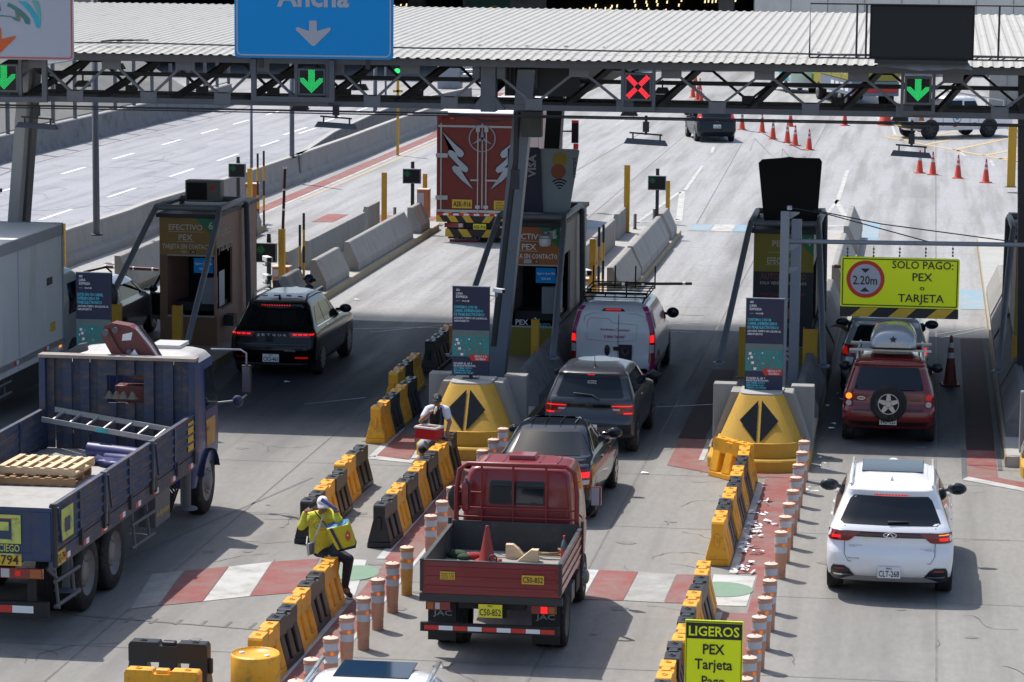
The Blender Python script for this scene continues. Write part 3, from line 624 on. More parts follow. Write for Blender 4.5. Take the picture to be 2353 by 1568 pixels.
gate(P(650,527,Y=74.6),P(655,384,Y=74.6),.04,'maroon','dark red gate arm raised upright on the yellow post',(.3,.62,.97)); gate(P(1917,612,Y=76),P(1945,613,Y=76),.05,'maroon','short visible piece of a dark red gate arm left of the hanging yellow sign',(.8,))
def cctv(x,y,Y,label,s=1.0,rz=.5):
    p=P(x,y,Y=Y); r=root('security_camera',p,label,'camera',rz,'white camera housings'); g=MB(); g.box(-.08*s,.08*s,-.3*s,.12*s,0,.13*s,'white'); g.build('housing',r,bev=.015)
    g=MB(); g.box(-.06*s,.06*s,-.303*s,-.295*s,-.0,.11*s,'matt_black'); g.build('lens_window',r); g=MB(); g.box(-.02,.02,.0,.04,-.12*s,0,'steel_light'); g.box(-.02,.02,.0,.3,-.14*s,-.11*s,'steel_light'); g.build('bracket',r)
cctv(612,600,73,'upper white camera box in front of the near lane signal'); cctv(612,641,73,'lower white camera box in front of the near lane signal'); cctv(1344,630,72,'upper white camera box right of booth 5'); cctv(1344,670,72,'lower white camera box right of booth 5'); cctv(1142,672,54.5,'grey white camera at the top right of the middle banner',.62,.9)
# ---------------- booths ----------------
mat('frame_grey',(.15,.165,.19),.5,var=.08,sc=3,dirt=(.1,.1,.1),da=.1); mat('booth_mustard',(.30,.17,.045),.6,var=.1,dirt=(.15,.1,.05),da=.2,ds=2); mat('booth_orange',(.40,.13,.03),.6,var=.08,dirt=(.25,.1,.04),da=.15)
mat('booth_brown',(.19,.10,.05),.6,var=.1,dirt=(.12,.09,.06),da=.25,ds=2); mat('booth_pink',(.36,.19,.15),.6,var=.1,dirt=(.2,.12,.1),da=.2,ds=2); mat('booth_grey',(.33,.29,.28),.6,var=.1); mat('booth_olive',(.25,.20,.02),.6,var=.08); mat('booth_green',(.03,.2,.1),.6,var=.05); mat('booth_navy',(.02,.022,.035),.5,var=.1); mat('pale_text',(.60,.54,.44),.6,var=0); mat('dim_red_text',(.28,.06,.05),.6,var=0)
def booth(x0,x1,y0,y1,h,style,num,label):
    r=root('toll_booth',((x0+x1)/2,y0,.2),label,'toll booth',0,'toll booths on the islands'); w=(x1-x0)/2; L=y1-y0; hh=h-.2
    up={'mustard':'booth_mustard','orange':'booth_orange','olive':'booth_olive','green':'booth_green'}[style]; side={'mustard':'booth_pink','orange':'booth_grey','olive':'booth_navy','green':'booth_green'}[style]; lowm={'mustard':'booth_brown','orange':'booth_olive','olive':'booth_navy','green':'booth_green'}[style]
    zt=hh-.85; zb=hh-2.25
    g=MB()
    # front wall with a window opening, side wall with a window
    if style=='olive': g.box(-w,w,0,.05,.35,zt,'booth_navy'); g.box(-w,w,0,.05,0,.35,'booth_olive')
    else: g.box(-w,w,0,.06,0,zb,lowm); g.box(-w,-w+.18,0,.06,zb,zt,lowm); g.box(w-.06,w,0,.06,zb,zt,side)
    g.box(-w,w,0,.06,zt,hh,up)
    g.box(-w,-w+.05,.06,L,0,hh,side)
    g.box(w-.05,w,.06,L,0,zb+.15,side); g.box(w-.05,w,.06,L,zt+.15,hh,side); g.box(w-.05,w,L*.38,L,zb+.15,zt+.15,side)
    g.box(-w,w,L-.05,L,0,hh,side); g.box(-w+.05,w-.05,.06,L-.05,0,.05,'steel_dark')
    g.build('wall',r)
    g=MB(); g.box(-w-.06,w+.06,-.08,L+.06,hh,hh+.09,'steel_dark'); g.build('roof',r,bev=.01)
    if style!='olive':
        g=MB(); g.box(-w+.18,w-.06,-.01,.02,zb-.02,zb+.02,'aluminium'); g.box(-w+.18,w-.06,-.01,.02,zt-.03,zt,'aluminium'); g.build('window_frame',r)
        g=MB(); g.box(-w+.2,w-.1,.7,1.6,.7,.9,'steel_dark'); g.box(w-.45,w-.12,.4,.6,.9,1.5,'steel_light'); g.box(-w+.06,w-.06,L*.6,L*.62,.05,hh-.1,'matt_black'); g.build('counter',r)
        g=MB(); g.box(w-.0,w+.02,.5,L*.36,zb+.12,zb+.16,'steel_dark'); g.box(w,w+.22,.7,1.05,zb-.3,zb-.05,'steel_dark'); g.build('side_tray',r)
        g=MB(); g.rect(w-.55,w-.1,zt-.42,zt-.08,.1,'blue_sign'); g.text('Ligero /por Eje',w-.32,zt-.2,.05,'text_white',.097,w=.4); g.text('S/6.60',w-.32,zt-.32,.05,'text_white',.097,w=.2); g.build('price_sign',r)
        g=MB(); g.box(w-.0,w+.004,.25,.75,zb+.2,zb+1.0,'paper') if style=='mustard' else g.box(w,w+.004,.2,.5,zb+.3,zt,'paper'); g.build('notice_sheet',r)
    # header lettering
    g=MB(); tm='pale_text' if style!='orange' else 'text_white'
    g.add([(w-.5,-.004,hh),(w,-.004,hh),(w,-.004,hh-.5)],[(0,2,1)],'booth_green') if style!='green' else None
    if num: g.text(num,w-.12,hh-.17,.17,tm,-.009)
    if style in ('mustard','orange'):
        g.text('EFECTIVO',-.05 if style=='mustard' else -.1,hh-.22,.13,tm,-.009,w=.78); g.text('PEX',-.05,hh-.45,.13,tm,-.009,w=.32); g.text('TARJETA SIN CONTACTO',.0,hh-.66,.11,tm,-.009,w=1.18)
        g.rect(-.45,.35,hh-.33,hh-.322,-.006,tm); g.rect(-.25,.15,hh-.55,hh-.542,-.006,tm)
        g.rect(-.16,.0,hh-.82,hh-.74,-.006,'plate_white' if style=='orange' else up); g.text('VISA',-.08,hh-.78,.05,'blue_sign' if style=='orange' else tm,-.009); g.rect(.05,.18,hh-.82,hh-.74,-.006,'navy'); g.disc((.1,-.009,hh-.78),.028,'booth_olive',n=12); g.disc((.13,-.0095,hh-.78),.028,'plate_orange',n=12)
    if style=='orange':
        g.text('PEX',-w+.45,.75,.12,tm,-.009)
        for k in range(3): g.disc((-w+.62,-.009,.66),.1+k*.07,'text_white',n=10,ri=.07+k*.07,a0=-10,a1=60)
        g.text('ipago',.25,.72,.14,'teal_light',-.009)
    if style=='olive':
        g.text('PEX',-.1,hh-.22,.13,tm,-.009); g.text('EFECTIVO',-.05,hh-.6,.14,tm,-.009,w=.62); g.rect(-.4,.4,hh-.7,hh-.692,-.006,tm); g.rect(-.35,.25,hh-.42,hh-.412,-.006,tm)
        g.text('AUTOSERVICIO',0,hh-.95,.13,'dim_red_text',-.009,w=1.0); g.text('SOLO VEHÍCULOS LIGEROS',0,hh-1.1,.07,'pale_text',-.009,w=1.02); g.text('TARJETA DE DÉBITO/CRÉDITO',0,hh-1.35,.065,'dim_red_text',-.009,w=1.0); g.text('SOLO BOLETA',-.02,hh-1.46,.065,'pale_text',-.009,w=.52); g.text('ELECTRÓNICO',.15,hh-2.35,.065,'dim_red_text',-.009,w=.5)
        g.rect(-.15,.05,hh-1.9,hh-1.6,-.006,'teal'); g.add([(.05,-.008,hh-1.7),(.22,-.008,hh-1.62),(.3,-.008,hh-1.8),(.12,-.008,hh-1.9)],[(3,2,1,0)],'booth_mustard'); g.rect(.1,.25,hh-2.1,hh-1.98,-.006,'booth_green')
        for k in range(3): g.disc((.05,-.009,hh-2.85),.13+k*.1,'text_white',n=12,ri=.08+k*.1,a0=20,a1=100)
        g.rect(-w+.02,w-.02,.36,.375,-.006,'aluminium')
    g.build('booth_lettering',r)
    if style=='mustard':
        g=MB(); U=(0,1,0); V=(0,0,1); O=(w+.006,0,0)
        g.text('sin contacto',.75,hh-.35,.2,'pale_text',u=U,v=V,o=O,w=1.3); g.text('y más seguro',.85,hh-.7,.2,'pale_text',u=U,v=V,o=O,w=1.3); g.text('LIMA',2.9,hh-.4,.14,'pale_text',u=U,v=V,o=O); g.text('EXPRESA',3.0,hh-.62,.14,'pale_text',u=U,v=V,o=O)
        n=24; 
        for k in range(n): 
            a,b=2*math.pi*k/n,2*math.pi*(k+1)/n; f=lambda q,rr:(w+.006,3.0+rr*math.cos(q)*.9,1.55+rr*math.sin(q)); g.add([f(a,.34),f(b,.34),f(b,.38),f(a,.38)],[(0,1,2,3)],'pale_text')
        g.text('VISA',3.0,.95,.12,'pale_text',u=U,v=V,o=O)
        g.build('side_lettering',r)
    # protective pipe frame leaning over the booth front
    g=MB(); t=hh+.22; q=.068
    for s in (-1,1):
        g.tube([(s*(w+.42),-4.35,.62),(s*(w+.12),-.3,t-.2),(s*(w+.08),0,t),(s*(w+.1),L*.55,t),(s*(w+.12),L*.62,t-.1),(s*(w+.14),L*.66,0)],q,'frame_grey',10)
    g.lathe([(.14,.6),(.14,.64),(0,.64)],'frame_grey',(w+.42,-4.35,0),12); g.lathe([(.14,.6),(.14,.64),(0,.64)],'frame_grey',(-w-.42,-4.35,0),12); g.tube([(-w-.08,0,t),(w+.08,0,t)],q,'frame_grey',10); g.tube([(-w-.1,L*.55,t),(w+.1,L*.55,t)],q,'frame_grey',10); g.build('pipe_frame',r)
    return r
booth(-17.22,-15.9,64,68.0,3.12,'mustard','6','mustard and pink toll booth with the number 6 and an air conditioner'); booth(-9.35,-8.06,64,69,3.1,'orange','5','orange toll booth with the number 5 behind the slanted column'); booth(-3.75,-2.44,64,69,3.08,'olive','4','dark toll booth with the number 4 behind the right banner'); booth(1.95,3.25,64,69,3.08,'orange','3','toll booth cut off by the right picture edge'); booth(-23.3,-21.95,62,67,3.3,'green','','dark green booth at the left picture edge above the white box truck')
# air conditioner
p=P(483,478,Y=66.5); r=root('air_conditioner',(p.x,65.8,3.3),'air conditioner unit with round red logo sitting on booth 6','air conditioner'); g=MB(); g.box(-.42,.42,0,.35,0,.55,'ac_grey') if 0 else None
mat('ac_grey',(.16,.16,.155),.6,var=.1); g.box(-.42,.42,0,.35,0,.5,'ac_grey'); g.build('case',r,bev=.015)
g=MB(); g.box(-.38,.1,-.012,-.002,.05,.45,'matt_black'); g.build('fan_grille',r); g=MB(); g.disc((.23,-.006,.33),.06,'red_sign',n=16); g.build('round_badge',r)
# card boards on top of booths
def cardboard(x,Y,z0,label):
    r=root('card_board',(x,Y,z0),label,'billboard'); g=MB(); g.prism([(-.66,0),(.13,0),(.06,1.42),(.02,1.47),(-.62,1.47),(-.68,1.42)],0,.06,'navy','y'); g.build('blue_card',r,bev=.01)
    g=MB(); g.prism([(.12,.0),(.72,.0),(.94,1.4),(.9,1.44),(.0,1.44),(.02,.9)],.1,.16,'card_grey','y'); g.build('grey_card',r,bev=.01)
    g=MB(); U=(0,0,1);V=(-1,0,0); g.text('VISA',1.05,.12,.17,'sign_grey_white',u=U,v=V,o=(0,-.005,0),w=.52,bold=.03); g.text('mastercard',1.02,-.82,.1,'navy',u=U,v=V,o=(0,.093,0),w=.44)
    g.disc((.5,.094,1.2),.17,'disc_yellow',n=24); g.disc((.47,.09,.93),.17,'disc_red',n=24)
    for k in range(4): g.disc((.5,.094,.5),.07+k*.065,'matt_black',n=12,ri=.04+k*.065,a0=50,a1=130)
    g.build('card_print',r)
mat('card_grey',(.26,.32,.37),.4,var=.04); mat('disc_yellow',(.38,.27,.03),.5,var=0); mat('disc_red',(.32,.08,.03),.5,var=0)
cardboard(-8.75,65.2,3.3,'two giant bank card boards, dark blue and grey, standing on booth 5')
r=root('roadside_board',(-3.08,65.5,3.2),'big black rounded board seen from behind on top of booth 4','billboard'); g=MB()
g.prism([(-.55,0),(.64,0),(.72,1.35),(.66,1.43),(.12,1.43),(0,1.45),(-.2,1.42),(-.62,1.38),(-.7,1.3)],0,.07,'matt_black','y'); g.build('panel',r,bev=.01); g=MB(); g.box(-.5,-.4,.07,.17,0,1.2,'steel_dark'); g.box(.4,.5,.07,.17,0,1.2,'steel_dark'); g.build('support',r)
p=P(1252,566,Y=63.4); r=root('bucket_lamp',p,'white ribbed lamp hanging in front of booth 5','lamp'); g=MB(); g.lathe([(0,0),(.11,0),(.125,.04),(.135,.17)],'white',n=18); g.build('globe',r); g=MB(); g.lathe([(.14,.17),(.15,.19),(.14,.26),(0,.28)],'aluminium',n=18); g.box(-.02,.1,-.02,.02,.27,.32,'steel_light'); g.box(.06,.18,-.02,.6,.18,.34,'steel_light'); g.build('lamp_cap',r)
# ---------------- banners ----------------
def banner(x,y,z0,w,h,label,first,kind,ztop):
    r=root('info_banner',(x,y,0),label,'banner',0,'navy information banners on posts'); g=MB(); g.box(-w/2,w/2,-.02,.02,z0,ztop,'navy'); g.build('panel',r,bev=.004)
    H=ztop-z0; Z=lambda t:ztop-H*t; X=lambda t:-w/2+w*t
    g=MB(); g.box(-w/2-.01,w/2+.01,-.025,.025,ztop,ztop+.015,'steel_light'); g.box(-.03,.03,.0,.06,.0 if kind=='n' else 1.28,z0+.3,'steel_dark'); g.box(-.15,.15,-.06,.1,1.3,1.325,'steel_dark'); g.build('stand',r)
    g=MB(); y_=-.024
    a=.49;b=.79
    g.rect(X(.005),X(.995),Z(b),Z(a),y_,'teal'); g.rect(X(.005),X(.995),Z(.56),Z(a),y_-.002,'photo_road')
    rr=random.Random(5)
    for k in range(5): 
        x0=.02+k*.19; g.add([(X(x0),y_-.003,Z(.57)),(X(x0+.012),y_-.003,Z(.57)),(X(min(.99,x0+.28)),y_-.003,Z(b-.005)),(X(min(.99,x0+.24)),y_-.003,Z(b-.005))],[(3,2,1,0)],'photo_line')
    g.add([(X(.04),y_-.004,Z(.57)),(X(.13),y_-.004,Z(.57)),(X(.35),y_-.004,Z(b-.003)),(X(.17),y_-.004,Z(b-.003))],[(3,2,1,0)],'photo_road')
    for k in range(26):
        cx=rr.uniform(.05,.93); cz=rr.uniform(.575,.77); s=rr.uniform(.015,.035); g.rect(X(cx),X(min(.99,cx+s)),Z(cz),Z(cz-s*.55),y_-.006,rr.choice(['paper','teal_light','teal_light','blue_sign','photo_line']))
    for k,(cx,cz) in enumerate([(.1,.6),(.14,.64),(.17,.70),(.23,.765)]): g.rect(X(cx),X(cx+.07),Z(cz+.014),Z(cz-.014),y_-.007,'paper')
    g.build('photo_print',r)
    g=MB(); y_=-.03; k=H/1.66
    g.disc((X(.13),y_,Z(.036)),.02*k,'text_white',n=10,ri=.011*k); g.disc((X(.17),y_,Z(.036)),.02*k,'text_white',n=10,ri=.011*k)
    g.text('LIMA',X(.1),Z(.075),.045*k,'text_white',y_,al='l',w=.13); g.text('EXPRESA',X(.1),Z(.112),.045*k,'text_white',y_,al='l',w=.22); g.text('VINCI',X(.25),Z(.16),.025*k,'text_white',y_,al='l',w=.1); g.rect(X(.1),X(.2),Z(.161),Z(.159),y_,'text_white')
    for dx,dz in ((0,1),(1,0),(-1,0),(0,-1)): g.disc((X(.43)+dx*.012,y_,Z(.16)+dz*.012),.008,'text_white',n=6)
    L1=first; ys=[.228,.268,.31]
    for t,zz in zip(L1[:3],ys): g.text(t,X(.05),Z(zz),.052*k,'cyan_text',y_,al='l',w=min(w*.9,w*.9*len(t)/22))
    g.text('¡AHORRA TIEMPO EN LLEGAR AL',X(.05),Z(.352),.036*k,'text_white',y_,al='l',w=w*.88); g.text('AEROPUERTO!',X(.05),Z(.385),.036*k,'text_white',y_,al='l',w=w*.4)
    g.add([(X(.46),y_,Z(.795)),(X(.56),y_,Z(.745)),(X(.56),y_,Z(.765)),(X(.985),y_,Z(.765)),(X(.985),y_,Z(.835)),(X(.56),y_,Z(.835)),(X(.56),y_,Z(.85))],[tuple(range(7))[::-1]],'red_sign')
    g.text(L1[3],X(.77),Z(.783),.036*k,'text_white',y_-.006,w=w*.34 if kind=='n' else w*.2); g.text(L1[4],X(.77),Z(.814),.036*k,'text_white',y_-.006,w=w*.28 if kind=='n' else w*.36)
    if kind=='n':
        for t,zz,m in (('ESCANEA EL QR Y',.868,'text_white'),('REGÍSTRATE EN PEX.',.895,'text_white'),('¡NO TIENE COSTO',.922,'cyan_text'),('ADICIONAL A LA',.948,'cyan_text'),('TARIFA DE PEAJE!',.975,'cyan_text')): g.text(t,X(.05),Z(zz),.034*k,m,y_,al='l',w=w*.56*len(t)/17)
    else: g.text('NO INGRESES A',X(.05),Z(.9),.045*k,'cyan_text',y_,al='l',w=w*.42)
    g.build('banner_lettering',r)
mat('photo_road',(.12,.17,.17),.6,var=.15); mat('photo_line',(.24,.13,.07),.6,var=.1)
C3=('CONTAMOS CON UN','CARRIL DIFERENCIADO','DE PEAJE ELECTRÓNICO','UBÍCALO A TU','IZQUIERDA'); C1=('ESTÁS EN UN CARRIL','DIFERENCIADO DE','PEAJE ELECTRÓNICO','CARRIL','DIFERENCIADO')
banner(-8.41,53.55,1.38,.71,1.67,'navy banner on the middle yellow plinth, right above the cooler vendor',C3,'n',3.05); banner(-2.9,53.35,1.30,.7,1.7,'navy banner on the right yellow plinth in front of booth 4',C3,'n',3.0); banner(-15.9,54.2,1.2,.7,1.83,'navy banner between the white box truck and booth 6',C1,'l',3.04)
mat('arc_green',(.06,.2,.19),.6,var=.3,sc=3); mat('arc_cyan',(.03,.36,.45),.6,var=.2,sc=2); mat('arc_pale',(.12,.38,.38),.6,var=.1); mat('arc_olive',(.18,.18,.12),.6,var=.2); mat('arc_blue',(.02,.12,.4),.6,var=.05)
# ---------------- canopy roof ----------------
mat('stain_dark',(.16,.155,.14),.8,var=.4,sc=20)
r=root('canopy_roof',(0,57,7.13),'long white ribbed metal roof across the whole toll plaza','roof'); g=MB()
x0,x1,pit=-48,9,.2; prof=[]; x=x0
while x<x1: prof+=[(x,0),(x+.085,0),(x+.125,.024),(x+.165,.024)]; x+=pit
ys=[(0,0),(1.05,.085),(16.3,.50)]
rings=[[(px,y,z+dz) for px,dz in prof] for y,z in ys]
g.ring_loft(rings,'roof_sheet',cap=False,smooth=False,closed=False); g.build('roof_sheet',r)
g=MB(); g.box(x0,x1,.28,.34,-.16,-.02,'steel_grey'); g.box(x0,x1,16.0,16.2,.2,.42,'steel_dark')
for k in range(6): y=2.5+k*2.6; g.box(x0,x1,y,y+.1,-.05+.0275*y,.01+.0275*y,'steel_dark')
g.build('purlin',r)
g=MB(); rr=random.Random(11)
for k in range(30):
    xx=-14.2+k*.41+rr.uniform(-.05,.05); yy=2.6 if k<19 else 2.0; s=rr.uniform(.03,.07); zz=.085+(yy-1.05)*.02721; xx=-48+.2*round((xx+48)/.2)+.1+rr.uniform(0,.02); L_=rr.uniform(.1,.45); g.add([(xx,yy,zz+.034),(xx+s,yy+.05,zz+.034),(xx+s,yy+L_,zz+.034+L_*.0272),(xx-.01,yy+L_*.8,zz+.034+L_*.8*.0272)],[(0,1,2,3)],'stain_dark') if rr.random()<.8 else None
g.build('dirt_patch',r) if 1 else None
g=MB(); pts=[(-48+2*k,57.95,7.31-.02*(k%2)) for k in range(29)]; g.tube(pts,.018,'steel_dark',5); tag(g.build('roof_cable'),'dark cable lying along the front of the canopy roof','cable')
g=MB(); 
for dx,dy,ll in ((0,.0,.7),(.1,.1,.5),(.05,-.08,.6),(.3,.15,.6)): g.tube([(-16.8+dx,58+dy,7.33),(-16.5+dx,57.95+dy*.5,7.36),(-16.8+dx+ll,58.2+dy,7.35)],.015,'matt_black',5)
tag(g.build('loose_wire'),'loose black wires on the roof beside the white sign','wire')
# ---------------- truss ----------------
TY=57.55; ZB,ZT=6.17,7.03
r=root('gantry_truss',(0,TY,0),'dark grey steel lattice girder under the front edge of the canopy','truss')
def chord(name,m,y,zb,zt,pitch=1.53,off=0,gus=True,m2=None):
    m2=m2 or m
    g=MB(); g.box(-48,9,y-.05,y+.05,zb-.06,zb+.05,m); g.build('bottom_chord',r)
    g=MB(); g.box(-48,9,y-.05,y+.05,zt-.06,zt+.06,m); g.build('top_chord',r)
    g=MB(); XL=P(943,150,Y=TY).x+off; tops=[XL-1.535*k for k in range(25)][::-1]; XR=P(1332,150,Y=TY).x+off; tops+=[P(1125,150,Y=TY).x+off]+[XR+1.83*k for k in range(9)]
    for i,x in enumerate(tops[:-1]):
        x2=tops[i+1]; xm=(x+x2)/2; q=zt-.08
        g.bar((x,y,q),(xm,y,zb+.06),.07,.05,m2); g.bar((xm,y,zb+.06),(x2,y,q),.07,.05,m2)
        w_=.2 if gus else .16; e=.062 if gus else .02
        if x>-21: MB().box(x-w_,x+w_,y-e,y-e+.01,zt-.24,zt-.02,m2).build('gusset_plate',r); MB().box(xm-w_*.85,xm+w_*.85,y-e,y-e+.01,zb-.05,zb+.17,m2).build('gusset_plate',r)
    g.build('diagonal',r); return tops
chord('f','steel_grey',0,ZB,ZT,m2='steel_mid')  # front web in lighter steel, the light on it put into the colour
TB=chord('b','steel_dark',2.6,ZB-.02,ZT,1.53,.45,False)
g=MB()
for x in TB: g.bar((x-.75,.05,ZB+.02),(x,2.55,ZT-.08),.09,.13,'steel_dark')
g.build('cross_brace',r)
g=MB(); g.box(-48,9,1.2,1.35,ZB+.42,ZB+.5,'steel_dark'); g.box(-48,9,5.4,5.6,ZB+.0,ZB+.2,'steel_dark') if 0 else None
g.box(-48,9,.8,1.6,ZB-.02,ZB+.06,'steel_dark'); g.build('inner_rail',r)
g=MB(); g.tube([(-48,-.1,ZB-.14),(-9.4,-.2,ZB-.14),(-9.1,-.2,ZB-.17),(-8.8,-.2,ZB-.27),(-8.5,-.2,ZB-.27),(-8.1,-.2,ZB-.16),(-7.4,-.1,ZB-.16),(9,-.1,ZB-.16)],.022,'steel_dark',6); g.tube([(-48,-.0,ZB-.2),(9,0,ZB-.2)],.014,'steel_dark',6); g.build('conduit_pipe',r)
# hanging roof column head
g=MB(); g.box(-8.86,-8.56,-.14,.2,ZB-.1,ZT+.08,'steel_grey'); g.prism([(-9.05,ZB-.06),(-8.86,ZB-.06),(-8.86,ZB+.2)],-.13,.1,'steel_grey','y'); g.prism([(-8.56,ZB-.06),(-8.36,ZB-.06),(-8.56,ZB+.2)],-.13,.1,'steel_grey','y'); g.box(-9.03,-8.88,-.125,.1,ZT-.3,ZT-.02,'steel_grey'); g.box(-8.54,-8.37,-.125,.1,ZT-.3,ZT-.02,'steel_grey'); g.build('column_head',r,bev=.008)
mat('column_lit',(.42,.42,.41),.5,var=.06)
# leaning columns
def column(p0,p1,w,d,label,m='steel_column'):
    r=root('canopy_column',p0,label,'column',0,'leaning steel columns carrying the canopy'); g=MB(); a=Vector((0,0,0)); b=Vector(p1)-Vector(p0)
    q=lambda c:[(c.x-w/2,c.y-d/2,c.z),(c.x+w/2,c.y-d/2,c.z),(c.x+w/2,c.y+d/2,c.z),(c.x-w/2,c.y+d/2,c.z)]
    g.hexa(q(a),q(b),m); g.build('shaft',r,bev=.012)
    g=MB(); g.box(-w/2-.12,w/2+.12,-d/2-.1,d/2+.1,0,.03,'steel_dark'); g.build('base_plate',r); return r
def leg(top,bot,w,d,label,m='steel_column',zb=.2):
    # follow the leg seen between two picture heights down to the island
    t=P(top[0],top[1],Y=top[2]); b_=P(bot[0],bot[1],Y=bot[2]); k=(b_.z-zb)/(t.z-b_.z); e=b_+(b_-t)*k; u=t+(t-b_)*max(0,(6.9-t.z)/(t.z-b_.z)); return column(tuple(e),tuple(u),w,d,label,m)
leg((1203,255,58.4),(1144,846,60.4),.36,.4,'thick blue grey column leaning behind the middle plinth')
leg((1277,250,66.4),(1262,450,67.6),.36,.5,'dark second leg of the middle column, rising behind the card boards','steel_dark')
leg((55,232,58.6),(35,500,59.8),.24,.3,'lit face of the leaning column behind the white box truck, painted pale','column_lit')  # one column's lit and shaded faces painted as a pale and a dark leg
leg((76,232,58.9),(57,500,60.2),.16,.4,'shaded face of that leaning column, painted as a separate dark leg','steel_grey')
column((2.2,60.2,.2),(1.95,58.4,6.9),.5,.6,'black column at the right picture edge','steel_dark')
p=P(1060,0,Y=57)
r=root('junction_box',P(1218,316,Y=58.0),'burnt looking dark metal box fixed to the middle column','electrical box'); g=MB(); g.box(-.18,.22,0,.3,0,.52,'box_burnt') if 0 else None
mat('box_burnt',(.06,.06,.05),.7,var=.35,sc=4); g.box(-.18,.22,0,.3,0,.52,'box_burnt'); g.build('case',r,bev=.01)
g=MB(); g.tube([(-.28,.1,.5),(-.3,.1,-.5),(-.4,.15,-1.2),(-.75,.3,-4.3)],.06,'steel_dark',8); g.build('cable_duct',r); g=MB(); g.box(-.38,-.2,-.06,.06,-1.05,-.65,'steel_dark'); g.build('small_box',r)
# corrugated dark roof underside seen behind the column
r=root('ridge_beam',(-7.9,58.3,6.2),'dark inner box girder with ribs behind the column head','beam'); g=MB(); g.box(-.6,.9,0,14,.15,.95,'steel_dark'); g.build('girder',r); 
g=MB()
for k in range(8): g.box(-.6+k*.09,-.57+k*.09,-.02,0,.3,.9,'steel_grey')
g.build('rib',r)
# ---------------- arrow and cross lane signs on the truss ----------------
def lanebox(px0,px1,py0,py1,kind,label,fr=(0,0)):
    a=P(px0,py0,Y=57.3);b=P(px1,py1,Y=57.3); r=root('lane_control_sign',((a.x+b.x)/2,57.3,(a.z+b.z)/2),label,'lane sign',0,'lighted lane control signs on the truss'); w=(b.x-a.x)/2; h=(a.z-b.z)/2
    g=MB(); g.box(-w,w,0,.14,-h,h,'steel_grey'); g.build('case',r,bev=.008); g=MB(); g.rect(-w+.045,w-.045,-h+.045,h-.045,-.004,'led_panel'); g.build('face',r)
    g=MB(); s=.0175
    def inside(x,z):
        if kind=='x': return abs(abs(x)-abs(z))<.066 and abs(x)+abs(z)<.42 and abs(x)+abs(z)>.06
        if abs(x)<.06 and -.1<z<.25: return True
        t=-z-.235+abs(x); return (-.17<t<.0) and abs(x)<.235 and z<.08 and (z+.235-abs(x))<.15 and (z+.235-abs(x))>-.0
    k=w/.285
    n=17
    for i in range(-n,n+1):
        for j in range(-n,n+1):
            x=i*s*.85; z=j*s*.85
            if (i+j)%2==0 and inside(x,z): g.add([(x*k-.0088,-.008,z*k),(x*k,-.008,z*k-.0088),(x*k+.0088,-.008,z*k),(x*k,-.008,z*k+.0088)],[(0,1,2,3)],'red_led' if kind=='x' else 'green_led')
    g.build('lamp_dots',r)
    g=MB(); g.box(-w-.07,-w-.005,-.0,.08,-h-.15,h+.12,'steel_grey'); g.box(w+.005,w+.07,-.0,.08,-h-.15,h+.12,'steel_grey'); g.box(-w-.07,w+.07,-.01,.07,-h-.2,-h-.12,'steel_grey'); g.build('bracket',r); return r
lanebox(684,748,157,221,'a','green down arrow sign below the blue sign'); lanebox(1435,1497,167,233,'x','red cross sign in the middle of the truss'); lanebox(2079,2140,176,242,'a','green down arrow sign below the black display'); lanebox(-24,42,147,213,'a','green down arrow sign below the white sign, half cut off')
g=MB(); 
def frame_(x0,x1,label):
    a=P(x0,136,Y=57.2);b=P(x1,236,Y=57.2); r=root('sign_bracket_frame',((a.x+b.x)/2,57.2,(a.z+b.z)/2),label,'frame',0,'box frames around the arrow signs'); w=(b.x-a.x)/2;h=(a.z-b.z)/2; g=MB()
    for s in (-1,1): g.box(s*w-.05,s*w+.05,0,.1,-h,h,'steel_grey')
    g.box(-w+.05,w-.05,0,.098,-h,-h+.1,'steel_grey'); g.build('frame_bar',r)
frame_(582,762,'rectangular steel frame around the arrow sign under the blue sign'); frame_(-60,102,'rectangular steel frame around the arrow sign under the white sign')
# hanging lane lights
def hlamp(px,py,Y,w,label,tilt=.06):
    p=P(px,py,Y=Y); r=root('hanging_lamp',p,label,'lamp',0,'floodlights hanging below the truss'); g=MB(); h=6.05-p.z
    g.box(-.025,.025,-.02,.03,.1,h,'steel_dark'); g.box(-.06,.06,-.05,.05,.16,.36,'steel_dark'); g.build('hanger',r)
    g=MB(); g.bar((-w*.38,0,.14),(w*.38,0,.1),.05,.03,'steel_dark'); g.bar((-w*.3,0,.12),(-w*.3,0,.02),.03,.03,'steel_dark'); g.bar((w*.33,0,.12),(w*.33,0,-.01),.03,.03,'steel_dark'); g.build('crossbar',r)
    g=MB(); g.hexa([(-w/2,-.12,-.07),(w/2,-.12,-.11),(w/2,.12,-.11),(-w/2,.12,-.07)],[(-w*.44,-.03,.03),(w*.44,-.03,-.01),(w*.44,.06,-.01),(-w*.44,.06,.03)],'steel_grey'); g.build('reflector',r); return r
hlamp(85,285,57.5,.86,'hanging flat lamp in front of the left leaning column'); hlamp(772,284,57.5,.84,'hanging flat lamp above the highway barrier, under the blue sign'); hlamp(1484,322,57.5,.86,'hanging flat lamp under the red cross'); hlamp(2094,350,57.5,.8,'hanging flat lamp under the right green arrow',0)
